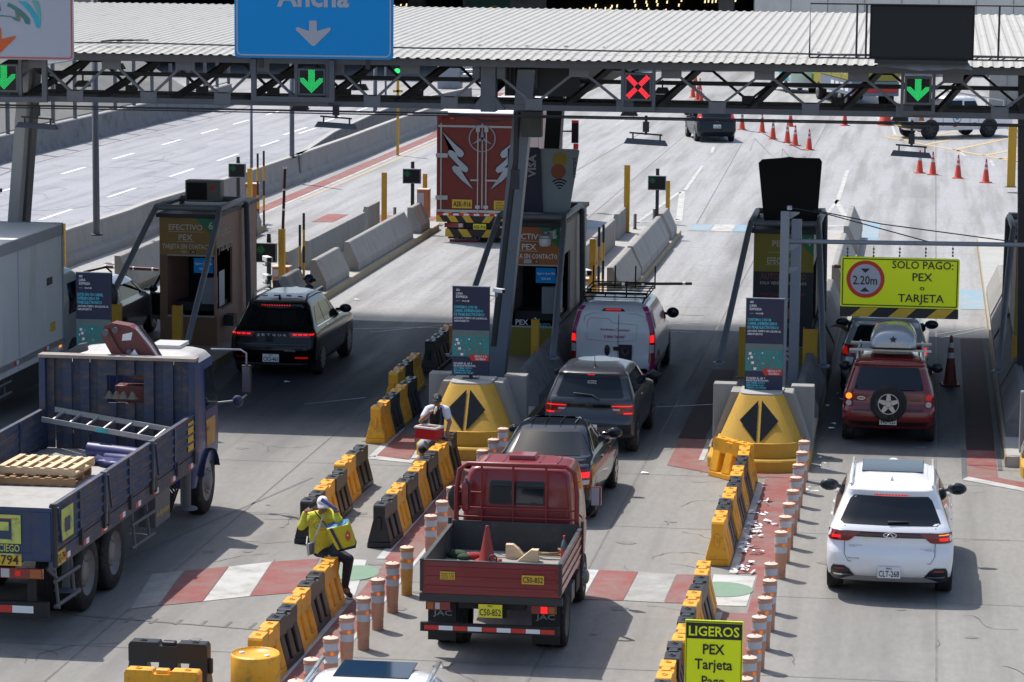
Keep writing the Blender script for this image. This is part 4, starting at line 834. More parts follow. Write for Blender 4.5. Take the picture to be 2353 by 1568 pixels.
def flood(px,py,Y,label,s=1.0):
    p=P(px,py,Y=Y); r=root('floodlight',p,label,'lamp',0,'small floodlights tucked in the truss'); g=MB(); g.hexa([(-.17*s,-.15,-.07),(.17*s,-.15,-.07),(.17*s,.12,-.07),(-.17*s,.12,-.07)],[(-.1*s,-.05,.06),(.1*s,-.05,.06),(.1*s,.1,.06),(-.1*s,.1,.06)],'steel_grey'); g.build('hood',r); g=MB(); g.box(-.015,.015,0,.04,.06,.22,'steel_dark'); g.build('hanger',r)
for x,y,Y,l in [(690,244,58.5,'small floodlight just left of the hanging lamp under the blue sign'),(828,200,62,'small floodlight inside the truss right of the left arrow'),(1446,258,58.5,'small floodlight below the red cross'),(1522,208,62,'small floodlight right of the red cross'),(2068,270,58.5,'small floodlight below the right green arrow'),(190,192,62,'small floodlight in the truss near the white sign'),(270,152,64,'small floodlight high in the truss left of the blue sign')]: flood(x,y,Y,l)
# traffic signal green lens behind truss
p=P(914,163,Y=120); r=root('traffic_light',(p.x,p.y,0),'small green traffic light on a yellow pole seen through the truss','traffic signal'); g=MB(); g.box(-.05,.05,0,.1,0,p.z-.2,'post_yellow'); g.box(-.2,.2,0,.1,p.z-.9,p.z-.8,'post_yellow'); g.build('pole',r); g=MB(); g.ell((0,-.1,p.z),(.13,.05,.1),'green_led'); g.build('lens',r)
# ---------------- big signs ----------------
def sgn(px0,px1,py0,py1,Y,label,m,name='overhead_sign'):
    a=P(px0,py1,Y=Y);b=P(px1,py1,Y=Y);t=P(px0,py0,Y=Y); r=root(name,((a.x+b.x)/2,Y,a.z),label,'sign'); return r,(b.x-a.x)/2,t.z-a.z
r,w,h=sgn(539,903,-90,132,56.6,'blue overhead sign reading Ancha with a white down arrow','b')
g=MB(); pts=[]; rad=.1
def rrect(w,z0,z1,rad,n=5):
    P_=[]
    for cx,cz,a in ((w-rad,z1-rad,0),(-w+rad,z1-rad,90),(-w+rad,z0+rad,180),(w-rad,z0+rad,270)):
        for k in range(n+1): q=R(a+90*k/n); P_.append((cx+rad*math.cos(q),cz+rad*math.sin(q)))
    return P_
g.prism(rrect(w,0,h,.08),0,.05,'blue_sign','y'); g.build('panel',r)
def border(g,w,z0,z1,rad,t,m,y):
    A=rrect(w,z0,z1,rad); B=rrect(w-t,z0+t,z1-t,max(.005,rad-t)); n=len(A); g.add([(p[0],y,p[1]) for p in A]+[(p[0],y,p[1]) for p in B],[(i,n+i,n+(i+1)%n,(i+1)%n) for i in range(n)],m)
g=MB(); border(g,w-.04,.04,h-.04,.11,.028,'sign_grey_white',-.006); g.build('border_line',r)
g=MB(); k=h/222.0; X=lambda px:(px-721)*k; Z=lambda py:(132-py)*k
g.text('Ancha',X(720),Z(-12),48*k,'sign_grey_white',-.008,w=170*k,bold=.03); g.text('Av. Costanera',X(720),Z(-62),30*k,'sign_grey_white',-.008) if 0 else None
A=[(711,45),(729,45),(729,69),(758,60),(762,62),(761,67),(724,103),(718,103),(680,67),(680,62),(684,60),(711,69)]; g.poly([(X(a),Z(b)) for a,b in A][::-1],'sign_grey_white',o=(0,-.008,0)); g.build('lettering',r)
g=MB(); 
for s in (-.9,.9): g.box(s*w*.75-.04,s*w*.75+.04,.05,.15,-.2,h,'steel_dark')
g.build('support_post',r)
r,w,h=sgn(-210,169,-90,133,56.6,'white overhead sign with teal and orange emblem, cut by the left edge','w')
g=MB(); g.prism(rrect(w,0,h,.06),0,.05,'sign_grey_white','y'); g.build('panel',r)
g=MB(); border(g,w-.02,.02,h-.02,.07,.03,'orange_edge',-.006) if 0 else None
mat('orange_edge',(.52,.09,.05),.5,var=.1); border(g,w-.02,.02,h-.02,.07,.03,'orange_edge',-.006); g.build('border_line',r)
g=MB(); k=h/223.0; X=lambda px:(px+20.5)*k; Z=lambda py:(133-py)*k
def sw(pts,m,yy=-.008): g.poly([(X(a*.1709),Z(b*.1709)) for a,b in pts][::-1],m,o=(0,yy,0))
sw([(135,18),(180,35),(240,65),(310,110),(375,165),(440,240),(435,310),(372,295),(345,235),(300,180),(240,130),(180,90),(118,68)],'arc_green'); sw([(380,0),(420,35),(480,100),(540,190),(590,250),(572,355),(520,342),(490,250),(440,160),(380,90),(300,20),(270,0)],'arc_cyan'); sw([(465,-10),(550,-10),(580,80),(590,180),(585,280),(560,230),(530,130),(500,50)],'arc_pale',-.01); sw([(-80,188),(60,190),(150,197),(230,215),(300,250),(292,272),(230,255),(180,215),(100,205),(-80,203)],'arc_green',-.01)
sw([(230,130),(300,180),(300,262),(260,235),(240,200)],'arc_olive',-.012)
sw([(-60,-40),(0,-40),(38,130),(-40,130),(-60,60)],'arc_blue'); sw([(-100,358),(32,358),(38,508),(225,463),(240,470),(235,485),(20,690),(-10,715),(-60,715),(-240,480),(-100,508)],'orange_sign'); g.build('emblem',r)
# black electronic display and its frame
r,w,h=sgn(1997,2237,11,136,56.2,'large switched off black electronic display above the truss','d','display_board')
g=MB(); g.box(-w,w,0,.14,0,h,'matt_black'); g.build('case',r,bev=.01); g=MB(); g.rect(-w+.04,w-.04,.05,h-.03,-.004,'led_panel'); g.build('screen',r)
g=MB(); g.box(-w-.02,w+.02,-.05,.16,h,h+.02,'steel_dark'); g.box(-w+.1,w-.1,.0,.12,-.08,-.005,'steel_dark'); g.build('hood',r)
r=root('pipe_guard_frame',(0,56.35,0),'thin dark pipe frame running behind the black display','frame'); g=MB()
z1=8.33;z0=7.3
g.tube([(-2.32,0,z0),(-2.32,0,z1),(7,0,z1)],.017,'steel_dark',6); g.tube([(-2.32,0,z0),(7,0,z0)],.017,'steel_dark',6); g.tube([(-2.32,0,z0+.05),(7,0,z0+.05)],.012,'steel_dark',6)
for x in (-1.43,-1.25,1.25): g.tube([(x,0,z0),(x,0,z1)],.02,'steel_dark',6)
for k in range(24): g.tube([(-2.2+k*.25,0,z0),(-2.1+k*.25,0,z0+.05)],.01,'steel_dark',4)
g.build('pipe',r)
r=root('bent_sheet',P(2130,153,Y=56.4),'crumpled grey metal strip below the black display','sheet'); g=MB(); rr=random.Random(2); n=12
a=[(-.92+k*.155,-.06+rr.uniform(-.01,.01),.09+rr.uniform(-.02,.02)) for k in range(n)]; b=[(-.95+k*.165,-.12,-.06+.12*abs(k/n-.4)*(1 if k<5 else .3)+rr.uniform(-.02,.02)) for k in range(n)]
g.add(a+b,[(k,k+1,n+k+1,n+k) for k in range(n-1)],'zinc_dull') if 0 else None
mat('zinc_dull',(.25,.26,.28),.5,m=.4,var=.2); g.add(a+b,[(k,n+k,n+k+1,k+1) for k in range(n-1)],'zinc_dull'); o=g.build('strip',r); md=o.modifiers.new('t','SOLIDIFY'); md.thickness=.01
# ---------------- hanging yellow height sign ----------------
YS=58.0
r=root('height_limit_sign',(0,YS,0),'big lime sign with 2.20m height limit hanging over the right lane','sign')
tl=P(1933,587,Y=YS); tr=P(2206,592,Y=YS); bl_=P(1930,704,Y=YS)
cx=(tl.x+tr.x)/2; w=(tr.x-tl.x)/2; zt=tl.z-.02; zb=bl_.z
g=MB(); g.T=Matrix.Translation((cx,0,0)); g.prism([(p[0],p[1]+zb) for p in rrect(w,0,zt-zb,.05)],0,.04,'lime','y'); g.build('panel',r)
g=MB(); g.T=Matrix.Translation((cx,0,0)); g.prism([(-w,zb-.2),(w,zb-.2),(w,zb-.003),(-w,zb-.003)],0,.04,'text_black','y')
for k in range(3): a=-w+.2+k*.75; g.add([(a,-.006,zb-.195),(a+.36,-.006,zb-.195),(a+.56,-.006,zb-.008),(a+.22,-.006,zb-.008)],[(0,1,2,3)],'plate_orange')
g.build('striped_board',r)
g=MB(); g.T=Matrix.Translation((cx,0,zb)); border(g,w-.03,.03,zt-zb-.03,.03,.02,'text_black',-.006); g.build('border_line',r)
g=MB(); g.T=Matrix.Translation((cx,0,0)); k=1/116.0; PX=lambda px:(px-2069)*.00855; PZ=lambda py:zb+(706-py)*.00885
g.disc((PX(1990),-.008,PZ(643)),.375,'red_sign',n=40,ri=.3); g.disc((PX(1990),-.007,PZ(643)),.31,'sign_grey_white',n=40)
g.text('2.20m',PX(1989),PZ(645),.175,'text_black',-.012,w=.48); g.add([(PX(1978),-.012,PZ(619)),(PX(2000),-.012,PZ(619)),(PX(1989),-.012,PZ(629))],[(0,2,1)],'text_black'); g.add([(PX(1978),-.012,PZ(671)),(PX(2000),-.012,PZ(671)),(PX(1989),-.012,PZ(661))],[(0,1,2)],'text_black')
for t,x,y,hh,ww in (('SOLO PAGO:',2121,608,.155,1.2),('PEX',2121,635,.16,.39),('o',2121,659,.1,.09),('TARJETA',2119,683,.16,.9)): g.text(t,PX(x),PZ(y),hh,'text_black',-.012,w=ww,bold=.008)
g.build('lettering',r)
r=root('sign_boom',(0,58,0),'light grey post and long horizontal boom carrying the lime height sign','sign boom'); g=MB()
a=P(1814,487,Y=57.3); b=P(1812,690,Y=57.3); g.box(a.x-.17,a.x+.0,-.7,-.55,.2,a.z,'steel_light'); c=P(1826,505,Y=58); g.box(c.x-.06,c.x+.14,.0,.16,.2,c.z,'steel_column')
for zz in (a.z-.16,a.z-.8,a.z-1.25): g.prism([(a.x,zz),(c.x+.12,zz+.12),(c.x+.12,zz+.15),(a.x,zz+.15)],-.62,-.58,'steel_light','y')
g.build('mast',r,bev=.01)
zz=P(1850,559,Y=58).z; z2=P(2353,563,Y=58).z
g=MB(); g.tube([(c.x-.1,0,zz+.03),(2.0,0,z2),(4.5,0,z2)],.045,'steel_light',10); g.build('boom',r)
g=MB(); t=P(1818,478,Y=58); g.tube([t-Vector((0,58,0)),P(1900,492,Y=58)-Vector((0,58,0)),P(2134,556,Y=58)-Vector((0,58,0))],.012,'steel_dark',5); g.tube([P(1870,483,Y=58)-Vector((0,58,0)),P(2025,515,Y=58)-Vector((0,58,0)),P(2330,556,Y=58)-Vector((0,58,0))],.012,'steel_dark',5)
g.lathe([(.05,0),(.05,.08),(0,.09)],'zinc',(a.x-.02,-.3,a.z),10); g.build('guy_wire',r)
g=MB()
for px in (1948,2008,2068,2128,2190):
    p0=P(px,565,Y=58); 
    for k in range(6): z=p0.z-k*.035-.03; (g.box(p0.x-.018,p0.x+.018,-.006,.006,z-.018,z+.018,'steel_dark') if k%2 else g.box(p0.x-.006,p0.x+.006,-.018,.018,z-.02,z+.02,'steel_dark'))
g.build('chain',r)
# LIGEROS sign in the foreground
tl=P(1575,1424,Y=33.2); tr=P(1708,1440,Y=33.2); r=root('lane_sign',((tl.x+tr.x)/2,33.2,0),'lime and black upright sign reading LIGEROS PEX Tarjeta at the bottom edge','sign'); w=(tr.x-tl.x)/2; h=tl.z; zb=.25
g=MB(); g.box(-w,w,0,.02,zb,h,'lime'); g.build('panel',r); g=MB(); g.box(-.03,.03,.02,.07,0,h-.1,'steel_grey'); g.box(-.2,.2,-.15,.2,0,.02,'steel_dark'); g.build('stand',r)
g=MB(); g.T=Matrix.Translation((0,0,0)); g.rect(-w+.015,w-.015,h-.22,h-.03,-.004,'text_black'); border(g,w-.012,zb,h-.012,.01,.008,'text_black',-.006)
k=2*w/133.0; g.text('LIGEROS',0,h-.125,.115,'lime',-.008,w=w*1.75,bold=.02); g.text('PEX',-.0,h-.34,.12,'text_black',-.008,w=w*.75,bold=.02); g.text('Tarjeta',0,h-.52,.125,'text_black',-.008,w=w*1.3,bold=.015); g.text('Pago',0,h-.72,.12,'text_black',-.008,w=w*.8); g.build('lettering',r)
# ---------------- highway walls ----------------
def wall(name,pts,h,prof,m,label,cat='wall',top=None):
    # pts along the ground, profile = list of (offset to the right, height)
    r=root(name,(0,0,0),label,cat); g=MB(); rings=[]
    for i,p in enumerate(pts):
        a=Vector(pts[max(0,i-1)]); b=Vector(pts[min(len(pts)-1,i+1)]); d=(b-a).normalized(); n=Vector((d.y,-d.x,0)); rings.append([tuple(Vector((p[0],p[1],0))+n*o+Vector((0,0,z))) for o,z in prof])
    g.ring_loft(rings,m,True,False); g.build('wall_body',r)
    g=MB(); o0=min(o for o,z in prof if z>h*.9); o1=max(o for o,z in prof if z>h*.9); rings=[]
    for i,p in enumerate(pts):
        a=Vector(pts[max(0,i-1)]); b=Vector(pts[min(len(pts)-1,i+1)]); d=(b-a).normalized(); n=Vector((d.y,-d.x,0)); c=Vector((p[0],p[1],0)); rings.append([tuple(c+n*(o0-.015)+Vector((0,0,h))),tuple(c+n*(o1+.015)+Vector((0,0,h))),tuple(c+n*(o1+.015)+Vector((0,0,h+.05))),tuple(c+n*(o0-.015)+Vector((0,0,h+.05)))])
    g.ring_loft(rings,'concrete_light',True,False); g.build('coping',r)
    g=MB()
    for i in range(len(pts)-1):
        a=Vector(pts[i]+(0,)) if len(pts[i])==2 else Vector(pts[i]); b=Vector(pts[i+1]+(0,)) if len(pts[i+1])==2 else Vector(pts[i+1]); L=(b-a).length; n_=int(L/3); d=(b-a).normalized(); n=Vector((d.y,-d.x,0))
        for k in range(n_): c=a+d*(k*3.0+1); om=prof[[z for o,z in prof].index(max(z for o,z in prof))][0]; q=[c+n*(o+.004)+Vector((0,0,z)) for o,z in prof if o>=0]; 
    return r
W1=[tuple(P(x,y))[:2] for x,y in ((20,668),(184,605),(314,559),(363,537),(500,492),(583,461),(694,419),(818,371),(927,325),(1003,297),(1060,268))]
W1=[(x-.32,y) for x,y in W1]
wall('median_wall',W1,.95,[(-.12,0),(.32,0),(.3,.22),(.14,.34),(.08,.95),(-.12,.95)],'concrete','long concrete wall dividing the toll lanes from the highway')
W2=[tuple(P(x,y,.95))[:2] for x,y in ((683,359),(762,306),(845,268),(905,243),(990,222),(1080,203))]
wall('highway_wall',W2,.95,[(-.3,0),(.3,0),(.12,.35),(.1,.95),(-.1,.95),(-.12,.35)],'concrete_dark','darker concrete barrier along the highway edge behind the dividing wall')
W3=[tuple(P(x,y))[:2] for x,y in ((-60,400),(0,377),(81,355),(230,318),(352,287),(488,255),(540,238))]; W3=[(x-.3,y) for x,y in W3]
wall('retaining_wall',W3,1.0,[(-.15,0),(.35,0),(.2,.3),(.12,1.0),(-.15,1.0)],'concrete_dark','grey concrete wall on the far left side of the highway')
r=root('mesh_fence',(0,0,0),'dark post fence on top of the far left wall','fence'); g=MB(); i=0
pts=[Vector(p+(0,)) for p in W3]
tot=[0]
for a,b in zip(pts,pts[1:]): tot.append(tot[-1]+(b-a).length)
def along(t):
    for k in range(len(pts)-1):
        if t<=tot[k+1]: return pts[k].lerp(pts[k+1],(t-tot[k])/(tot[k+1]-tot[k]))
    return pts[-1]
t=.5; tops=[]
while t<tot[-1]: p=along(t); g.box(p.x-.07,p.x+.07,p.y-.07,p.y+.07,1.0,3.6,'steel_grey'); tops.append(Vector((p.x,p.y,3.6))); t+=3.1
g.build('fence_post',r); g=MB(); g.tube(tops,.04,'steel_light',6); g.tube([p-Vector((0,0,2.45)) for p in tops],.03,'steel_grey',6); g.build('rail',r)
# sheet covered slope behind the fence
mat('slope_sheet',(.17,.165,.15),.7,var=.25,sc=1.2,bump=.3,dirt=(.3,.27,.2),da=.2,ds=.8,stretch=(1,.25,1))
g=MB(); n=20; A=[];B=[];rr=random.Random(4)
for k in range(n+1): p=along(tot[-1]*k/n); A.append((p.x-1.2,p.y+.5,.0)); B.append((p.x-15,p.y+2,8+rr.uniform(-.4,.4)))
g.add(A+B,[(k,k+1,n+2+k,n+1+k) for k in range(n)],'slope_sheet'); struct(g.build('hillside'))
g=MB()
for k in range(0): a=Vector(A[0]).lerp(Vector(A[-1]),k/46.); b=Vector(B[0]).lerp(Vector(B[-1]),min(1,k/46.+.03)); g.bar(a+Vector((.0,0,.1)),b+Vector((0,0,.1)),.12,.1,'steel_light' if k%5==0 else 'slope_sheet')

# tall poles on the median
for px,yt,yb,z0,l,w in ((222,-20,541,.95,'thick dark pole on the dividing wall at the left',.2),(671,100,363,.95,'grey pole beside the dividing wall under the left arrow',.19),(578,230,400,.0,'thin black pole in front of the highway, left of the first signal',.12),(862,120,262,.0,'pole behind the dividing wall right of the left arrow',.22),(886,120,270,.0,'twin thin poles on a small block by the dividing wall',.12)):
    b=P(px,yb,z0); t=P(px,yt,Y=b.y); r=root('street_pole',(b.x,b.y,z0),l,'pole',0,'tall poles along the highway'); g=MB(); g.lathe([(w/2,0),(w/2*.85,t.z-z0),(0,t.z-z0)],'steel_grey',n=14); g.build('shaft',r); g=MB(); g.lathe([(w*.9,-.0),(w*.9,.04),(0,.04)],'steel_dark',n=14); g.build('base_flange',r)
# ---------------- background beyond the plaza ----------------
r=root('overpass',(0,0,0),'dark underpass hall with small yellowish lights beyond the canopy','overpass')
g=MB(); g.prism([(-52,178),(-31,178),(-22,194),(-6,200),(-6,262),(-52,262)],6.2,8.5,'concrete_dark','z'); g.build('deck',r)
g=MB(); g.box(-52,-6,236,236.5,0,6.2,'matt_black'); g.box(-6.3,-5.9,204,236,0,6.2,'matt_black'); g.box(-52.3,-52,180,236,0,6.2,'matt_black'); g.build('rear_wall',r)  # walls painted black for the hall's shade, sides added to keep it dark
mat('hall_light',(.9,.75,.4),.5,var=0,emit=(1,.78,.42),es=1.2)
g=MB()
for px,py in [(1294,27),(1328,27),(1310,22),(1340,21),(1355,20),(1369,13),(1373,23),(1391,20),(1403,20),(1406,15),(1418,14),(1458,3),(1460,13),(1462,24),(1485,5),(1487,12),(1490,22),(1509,3),(1511,11),(1533,5),(1530,24),(1560,12),(1566,1),(1620,4),(1628,3),(1637,4),(1645,3),(1653,4),(1683,1),(1690,1),(1215,-2),(968,10),(960,9),(955,12),(948,11),(934,12),(921,13),(906,15),(893,15)]:
    p=P(px,py,Y=235.6); g.add([(p.x-.07,p.y,p.z-.12),(p.x+.04,p.y,p.z-.12),(p.x+.07,p.y,p.z+.11),(p.x-.04,p.y,p.z+.11)],[(0,1,2,3)],'hall_light')
g.build('ceiling_light',r)
g=MB()
for x in (-40.5,-36,-31.8,-14.2): g.box(x-.5,x+.5,203,204.5,0,6.2,'concrete_dark')
g.build('pier',r)
mat('green_panel',(.03,.11,.10),.6,var=.1)
a=P(1070,0,Y=202);b=P(1172,30,Y=202); r=root('green_wall_sign',(a.x,202,0),'dim green sign with a yellow disc inside the underpass','sign'); g=MB(); g.box(0,b.x-a.x,0,.2,2.9,5.2,'green_panel'); g.build('panel',r); g=MB(); p=P(1136,22,Y=201.9); g.disc((p.x-a.x,-.05,p.z),.3,'disc_yellow',n=20); g.build('emblem',r)
g=MB(); g.box(-.2,.0,0,.2,0,5.4,'concrete_dark'); g.box(b.x-a.x,b.x-a.x+2.5,0,.4,0,5.4,'concrete_dark'); g.build('frame_wall',r)
# pale walls on the right
def bwall(px0,px1,Y,h,label,m='concrete_light',cols=True):
    a=P(px0,20,Y=Y);b=P(px1,20,Y=Y); r=root('ramp_wall',(a.x,Y,0),label,'wall'); L=b.x-a.x; g=MB(); g.box(0,L,0,.6,0,h,m); g.build('wall_body',r)
    g=MB(); k=0
    while k*2.4<L: g.box(k*2.4,k*2.4+.06,-.02,0,0,h-.02,'concrete'); k+=1
    g.build('panel_joint',r)
    g=MB(); g.box(-.05,L,-.08,.65,h,h+.15,'concrete_light'); g.build('coping',r); return r
mat('wall_pale',(.62,.60,.56),.9,var=.08,sc=1,dirt=(.5,.48,.44),da=.3,ds=.6,stretch=(1,1,.3))
bwall(1732,2600,193,7,'pale stained concrete wall above the canopy beside the dark hall','wall_pale'); 
bwall(170,540,250,3.2,'grey ramp wall above the canopy beside the white sign','concrete_dark'); bwall(540,1010,200,3.6,'dark grey wall above the blue sign','concrete_dark')
r=root('ramp_wall',(4.6,158,0),'pale blue stained concrete wall behind the white pickup','wall'); g=MB(); g.prism([(-1.5,0),(14,0),(14,6),(2.8,6),(2.2,3.4),(-1.5,3.4)],0,.5,'concrete_light','y'); g.build('wall_body',r); g=MB()
for k in range(5): g.box(-.6+k*1.7,-.55+k*1.7,-.02,0,0,3.3,'concrete')
mat('blue_stain',(.25,.36,.48),.8,var=.2)
g.prism([(.6,2.6),(1.0,2.6),(.85,1.7)],-.012,0,'blue_stain','y'); g.prism([(1.2,2.6),(1.6,2.6),(1.45,1.3)],-.012,0,'blue_stain','y'); g.build('stain_and_joint',r)
r=root('sloped_wall',(5.2,150,0),'pale parapet sloping down behind the pickup at the right edge','wall'); g=MB(); g.prism([(-.4,0),(8,0),(8,.9),(2.6,1.6),(-.4,2.6)],0,.4,'concrete_light','y'); g.build('wall_body',r); g=MB(); g.prism([(-.42,2.6),(2.6,1.6),(8,.9),(8,1.0),(2.6,1.75),(-.42,2.75)],-.04,.44,'concrete_light','y'); g.build('coping',r)
g=MB(); g.prism([tuple(P(x,y))[:2] for x,y in ((2255,262),(2353,262),(2353,310),(2316,298),(2280,285))],0,.15,'concrete','z'); struct(g.build('pavement'))
# kerbed ground and shed far right
r=root('roadside_shelter',(7.0,170,0),'grey shelter with steps and yellow pole behind the right end of the truss','shelter'); g=MB(); g.box(-.8,2.8,0,2,0,3.5,'concrete_dark'); g.build('wall',r); g=MB()
for k in range(5): g.box(.2,1.8,-.3-.3*(4-k),0,.6*k,.6*k+.12,'concrete_light')
g.build('step',r); g=MB(); g.bar((2.4,-.5,0),(2.0,-.4,6),.14,.14,'post_yellow'); g.build('pole',r)
# litter
g=MB(); rr=random.Random(9)
for k in range(85):
    if k<70:
        y=rr.choice([43.9,44.2,45.3,45.6,46.3,46.8,47.4,48.2,49.2])+rr.uniform(-.25,.25); x=-2.78+abs(rr.gauss(0,.16))
        if y>51: continue
    else: x=rr.uniform(-2.0,-1.6); y=rr.uniform(50,62)
    a=rr.uniform(0,6.28); l=rr.uniform(.03,.09); w_=rr.uniform(.012,.035); z=.02; c,s_=math.cos(a),math.sin(a)
    q=[(x+c*u*l-s_*v*w_,y+s_*u*l+c*v*w_,z+rr.uniform(0,.045)) for u,v in ((-1,-1),(1,-.8),(.9,1),(-1.1,.9))]; g.add(q,[(0,1,2,3)],'paper')
o=g.build('litter'); o['kind']='stuff'; tag(o,'white paper receipts scattered along the red strip beside the right barrier row','litter')
g=MB()
for x,y in ((1481,1089),(1210,1300),(628,420),(820,690),(560,770),(660,880)):
    p=P(x,y); g.add([(p.x-.07,p.y-.04,.02),(p.x+.08,p.y-.05,.03),(p.x+.06,p.y+.05,.02),(p.x-.05,p.y+.04,.04)],[(0,1,2,3)],'paper')
o=g.build('paper_scrap'); o['kind']='stuff'; tag(o,'single paper scraps lying on the open concrete','litter')
# ---------------- passenger car generator: stack of rounded plan outlines ----------------
def itp(tab,z):
    if z<=tab[0][0]: return tab[0][1]
    for (a,b),(c,d) in zip(tab,tab[1:]):
        if z<=c: return b+(d-b)*(z-a)/(c-a) if c>a else d
    return tab[-1][1]
class Car:
    # rear/front/side profiles: lists of (z,value); y=0 is the rear bumper, front is +y
    def __init__(s,rear,front,side,rr=.22,rf=.45,bow=.05,bowf=.15):
        s.re,s.fr,s.si=rear,front,side; s.rr,s.rf,s.bow,s.bowf=rr,rf,bow,bowf
    def dims(s,z):
        w=itp(s.si,z); y0=itp(s.re,z); y1=itp(s.fr,z); rr=min(s.rr,w*.8,(y1-y0)*.3); rf=min(s.rf,w*.8,(y1-y0)*.3); return w,y0,y1,rr,rf
    def ring(s,z):
        w,y0,y1,rr,rf=s.dims(z); p=[]; xs=w-rr
        for k in range(-5,6): x=xs*k/5; p.append((x,y0+s.bow*(k/5)**2,z))
        for k in range(1,6): a=R(-90+90*k/6); p.append((xs+rr*math.cos(a),y0+s.bow+rr+rr*math.sin(a),z))
        ya=y0+s.bow+rr; yb=y1-s.bowf-rf
        for k in range(0,7): p.append((w,ya+(yb-ya)*k/6,z))
        for k in range(1,6): a=R(90*k/6); p.append((w-rf+rf*math.cos(a),yb+rf*math.sin(a),z))
        for k in range(5,-6,-1): x=(w-rf)*k/5; p.append((x,y1-s.bowf*(k/5)**2,z))
        for k in range(1,6): a=R(90+90*k/6); p.append((-w+rf+rf*math.cos(a),yb+rf*math.sin(a),z))
        for k in range(6,-1,-1): p.append((-w,ya+(yb-ya)*k/6,z))
        for k in range(1,6): a=R(180+90*k/6); p.append((-xs+rr*math.cos(a),y0+s.bow+rr+rr*math.sin(a),z))
        return p
    def zs(s):
        z=sorted(set([round(a,4) for t in (s.re,s.fr,s.si) for a,_ in t])); out=[z[0]]
        for a,b in zip(z,z[1:]):
            n=max(1,int((b-a)/.07)); out+=[a+(b-a)*k/n for k in range(1,n+1)]
        return out
    def body(s,root_,m,name='body',mlow=None,zl=0):
        g=MB(); zz=s.zs()
        if mlow:
            lo=[z for z in zz if z<=zl+1e-6]; 
            if lo[-1]<zl-1e-4: lo.append(zl)
            g.ring_loft([s.ring(z) for z in lo],mlow,True); b=g.build('lower_cladding',root_); g=MB(); zz=[zl]+[z for z in zz if z>zl+1e-4]
        g.ring_loft([s.ring(z) for z in zz],m,True); return g.build(name,root_)
    def ry(s,x,z):
        w,y0,y1,rr,rf=s.dims(z); xs=w-rr; ax=abs(x)
        if ax<=xs: return y0+s.bow*(ax/xs)**2
        return y0+s.bow+rr-math.sqrt(max(0,rr*rr-(ax-xs)**2))
    def fy(s,x,z):
        w,y0,y1,rr,rf=s.dims(z); xs=w-rf; ax=abs(x)
        if ax<=xs: return y1-s.bowf*(ax/xs)**2
        return y1-s.bowf-rf+math.sqrt(max(0,rf*rf-(ax-xs)**2))
    def sx(s,y,z):
        w,y0,y1,rr,rf=s.dims(z); a=y0+s.bow+rr; b=y1-s.bowf-rf
        if y<a: return w-rr+math.sqrt(max(0,rr*rr-(a-y)**2))
        if y>b: return w-rf+math.sqrt(max(0,rf*rf-(y-b)**2))
        return w
    def _rows(s,rows,dz=.04):
        out=[rows[0]]
        for a,b in zip(rows,rows[1:]):
            n=max(1,int(abs(b[0]-a[0])/dz)); out+=[tuple(a[i]+(b[i]-a[i])*k/n for i in range(3)) for k in range(1,n+1)]
        return out
    def rp(s,g,rows,m,off=.006,n=14,sm=True,mirror=False):
        for sg in ((1,-1) if mirror else (1,)):
            vs=[];rw=s._rows(rows)
            for z,a,b in rw:
                for k in range(n+1): x=(a+(b-a)*k/n)*sg; vs.append((x,s.ry(x,z)-off,z))
            fs=[(i*(n+1)+k,i*(n+1)+k+1,(i+1)*(n+1)+k+1,(i+1)*(n+1)+k) for i in range(len(rw)-1) for k in range(n)]
            g.add(vs,[f if sg>0 else f[::-1] for f in fs],m,sm)
    def fp(s,g,rows,m,off=.006,n=14):
        vs=[];rw=s._rows(rows)
        for z,a,b in rw:
            for k in range(n+1): x=(a+(b-a)*k/n); vs.append((x,s.fy(x,z)+off,z))
        g.add(vs,[(i*(n+1)+k+1,i*(n+1)+k,(i+1)*(n+1)+k,(i+1)*(n+1)+k+1) for i in range(len(rw)-1) for k in range(n)],m,True)
    def sp(s,g,rows,m,off=.006,n=10,sides=(1,-1)):
        for sg in sides:
            vs=[];rw=s._rows(rows)
            for z,a,b in rw:
                for k in range(n+1): y=a+(b-a)*k/n; vs.append((sg*(s.sx(y,z)+off),y,z))
            fs=[(i*(n+1)+k,i*(n+1)+k+1,(i+1)*(n+1)+k+1,(i+1)*(n+1)+k) for i in range(len(rw)-1) for k in range(n)]
            g.add(vs,[f if sg>0 else f[::-1] for f in fs],m,True)
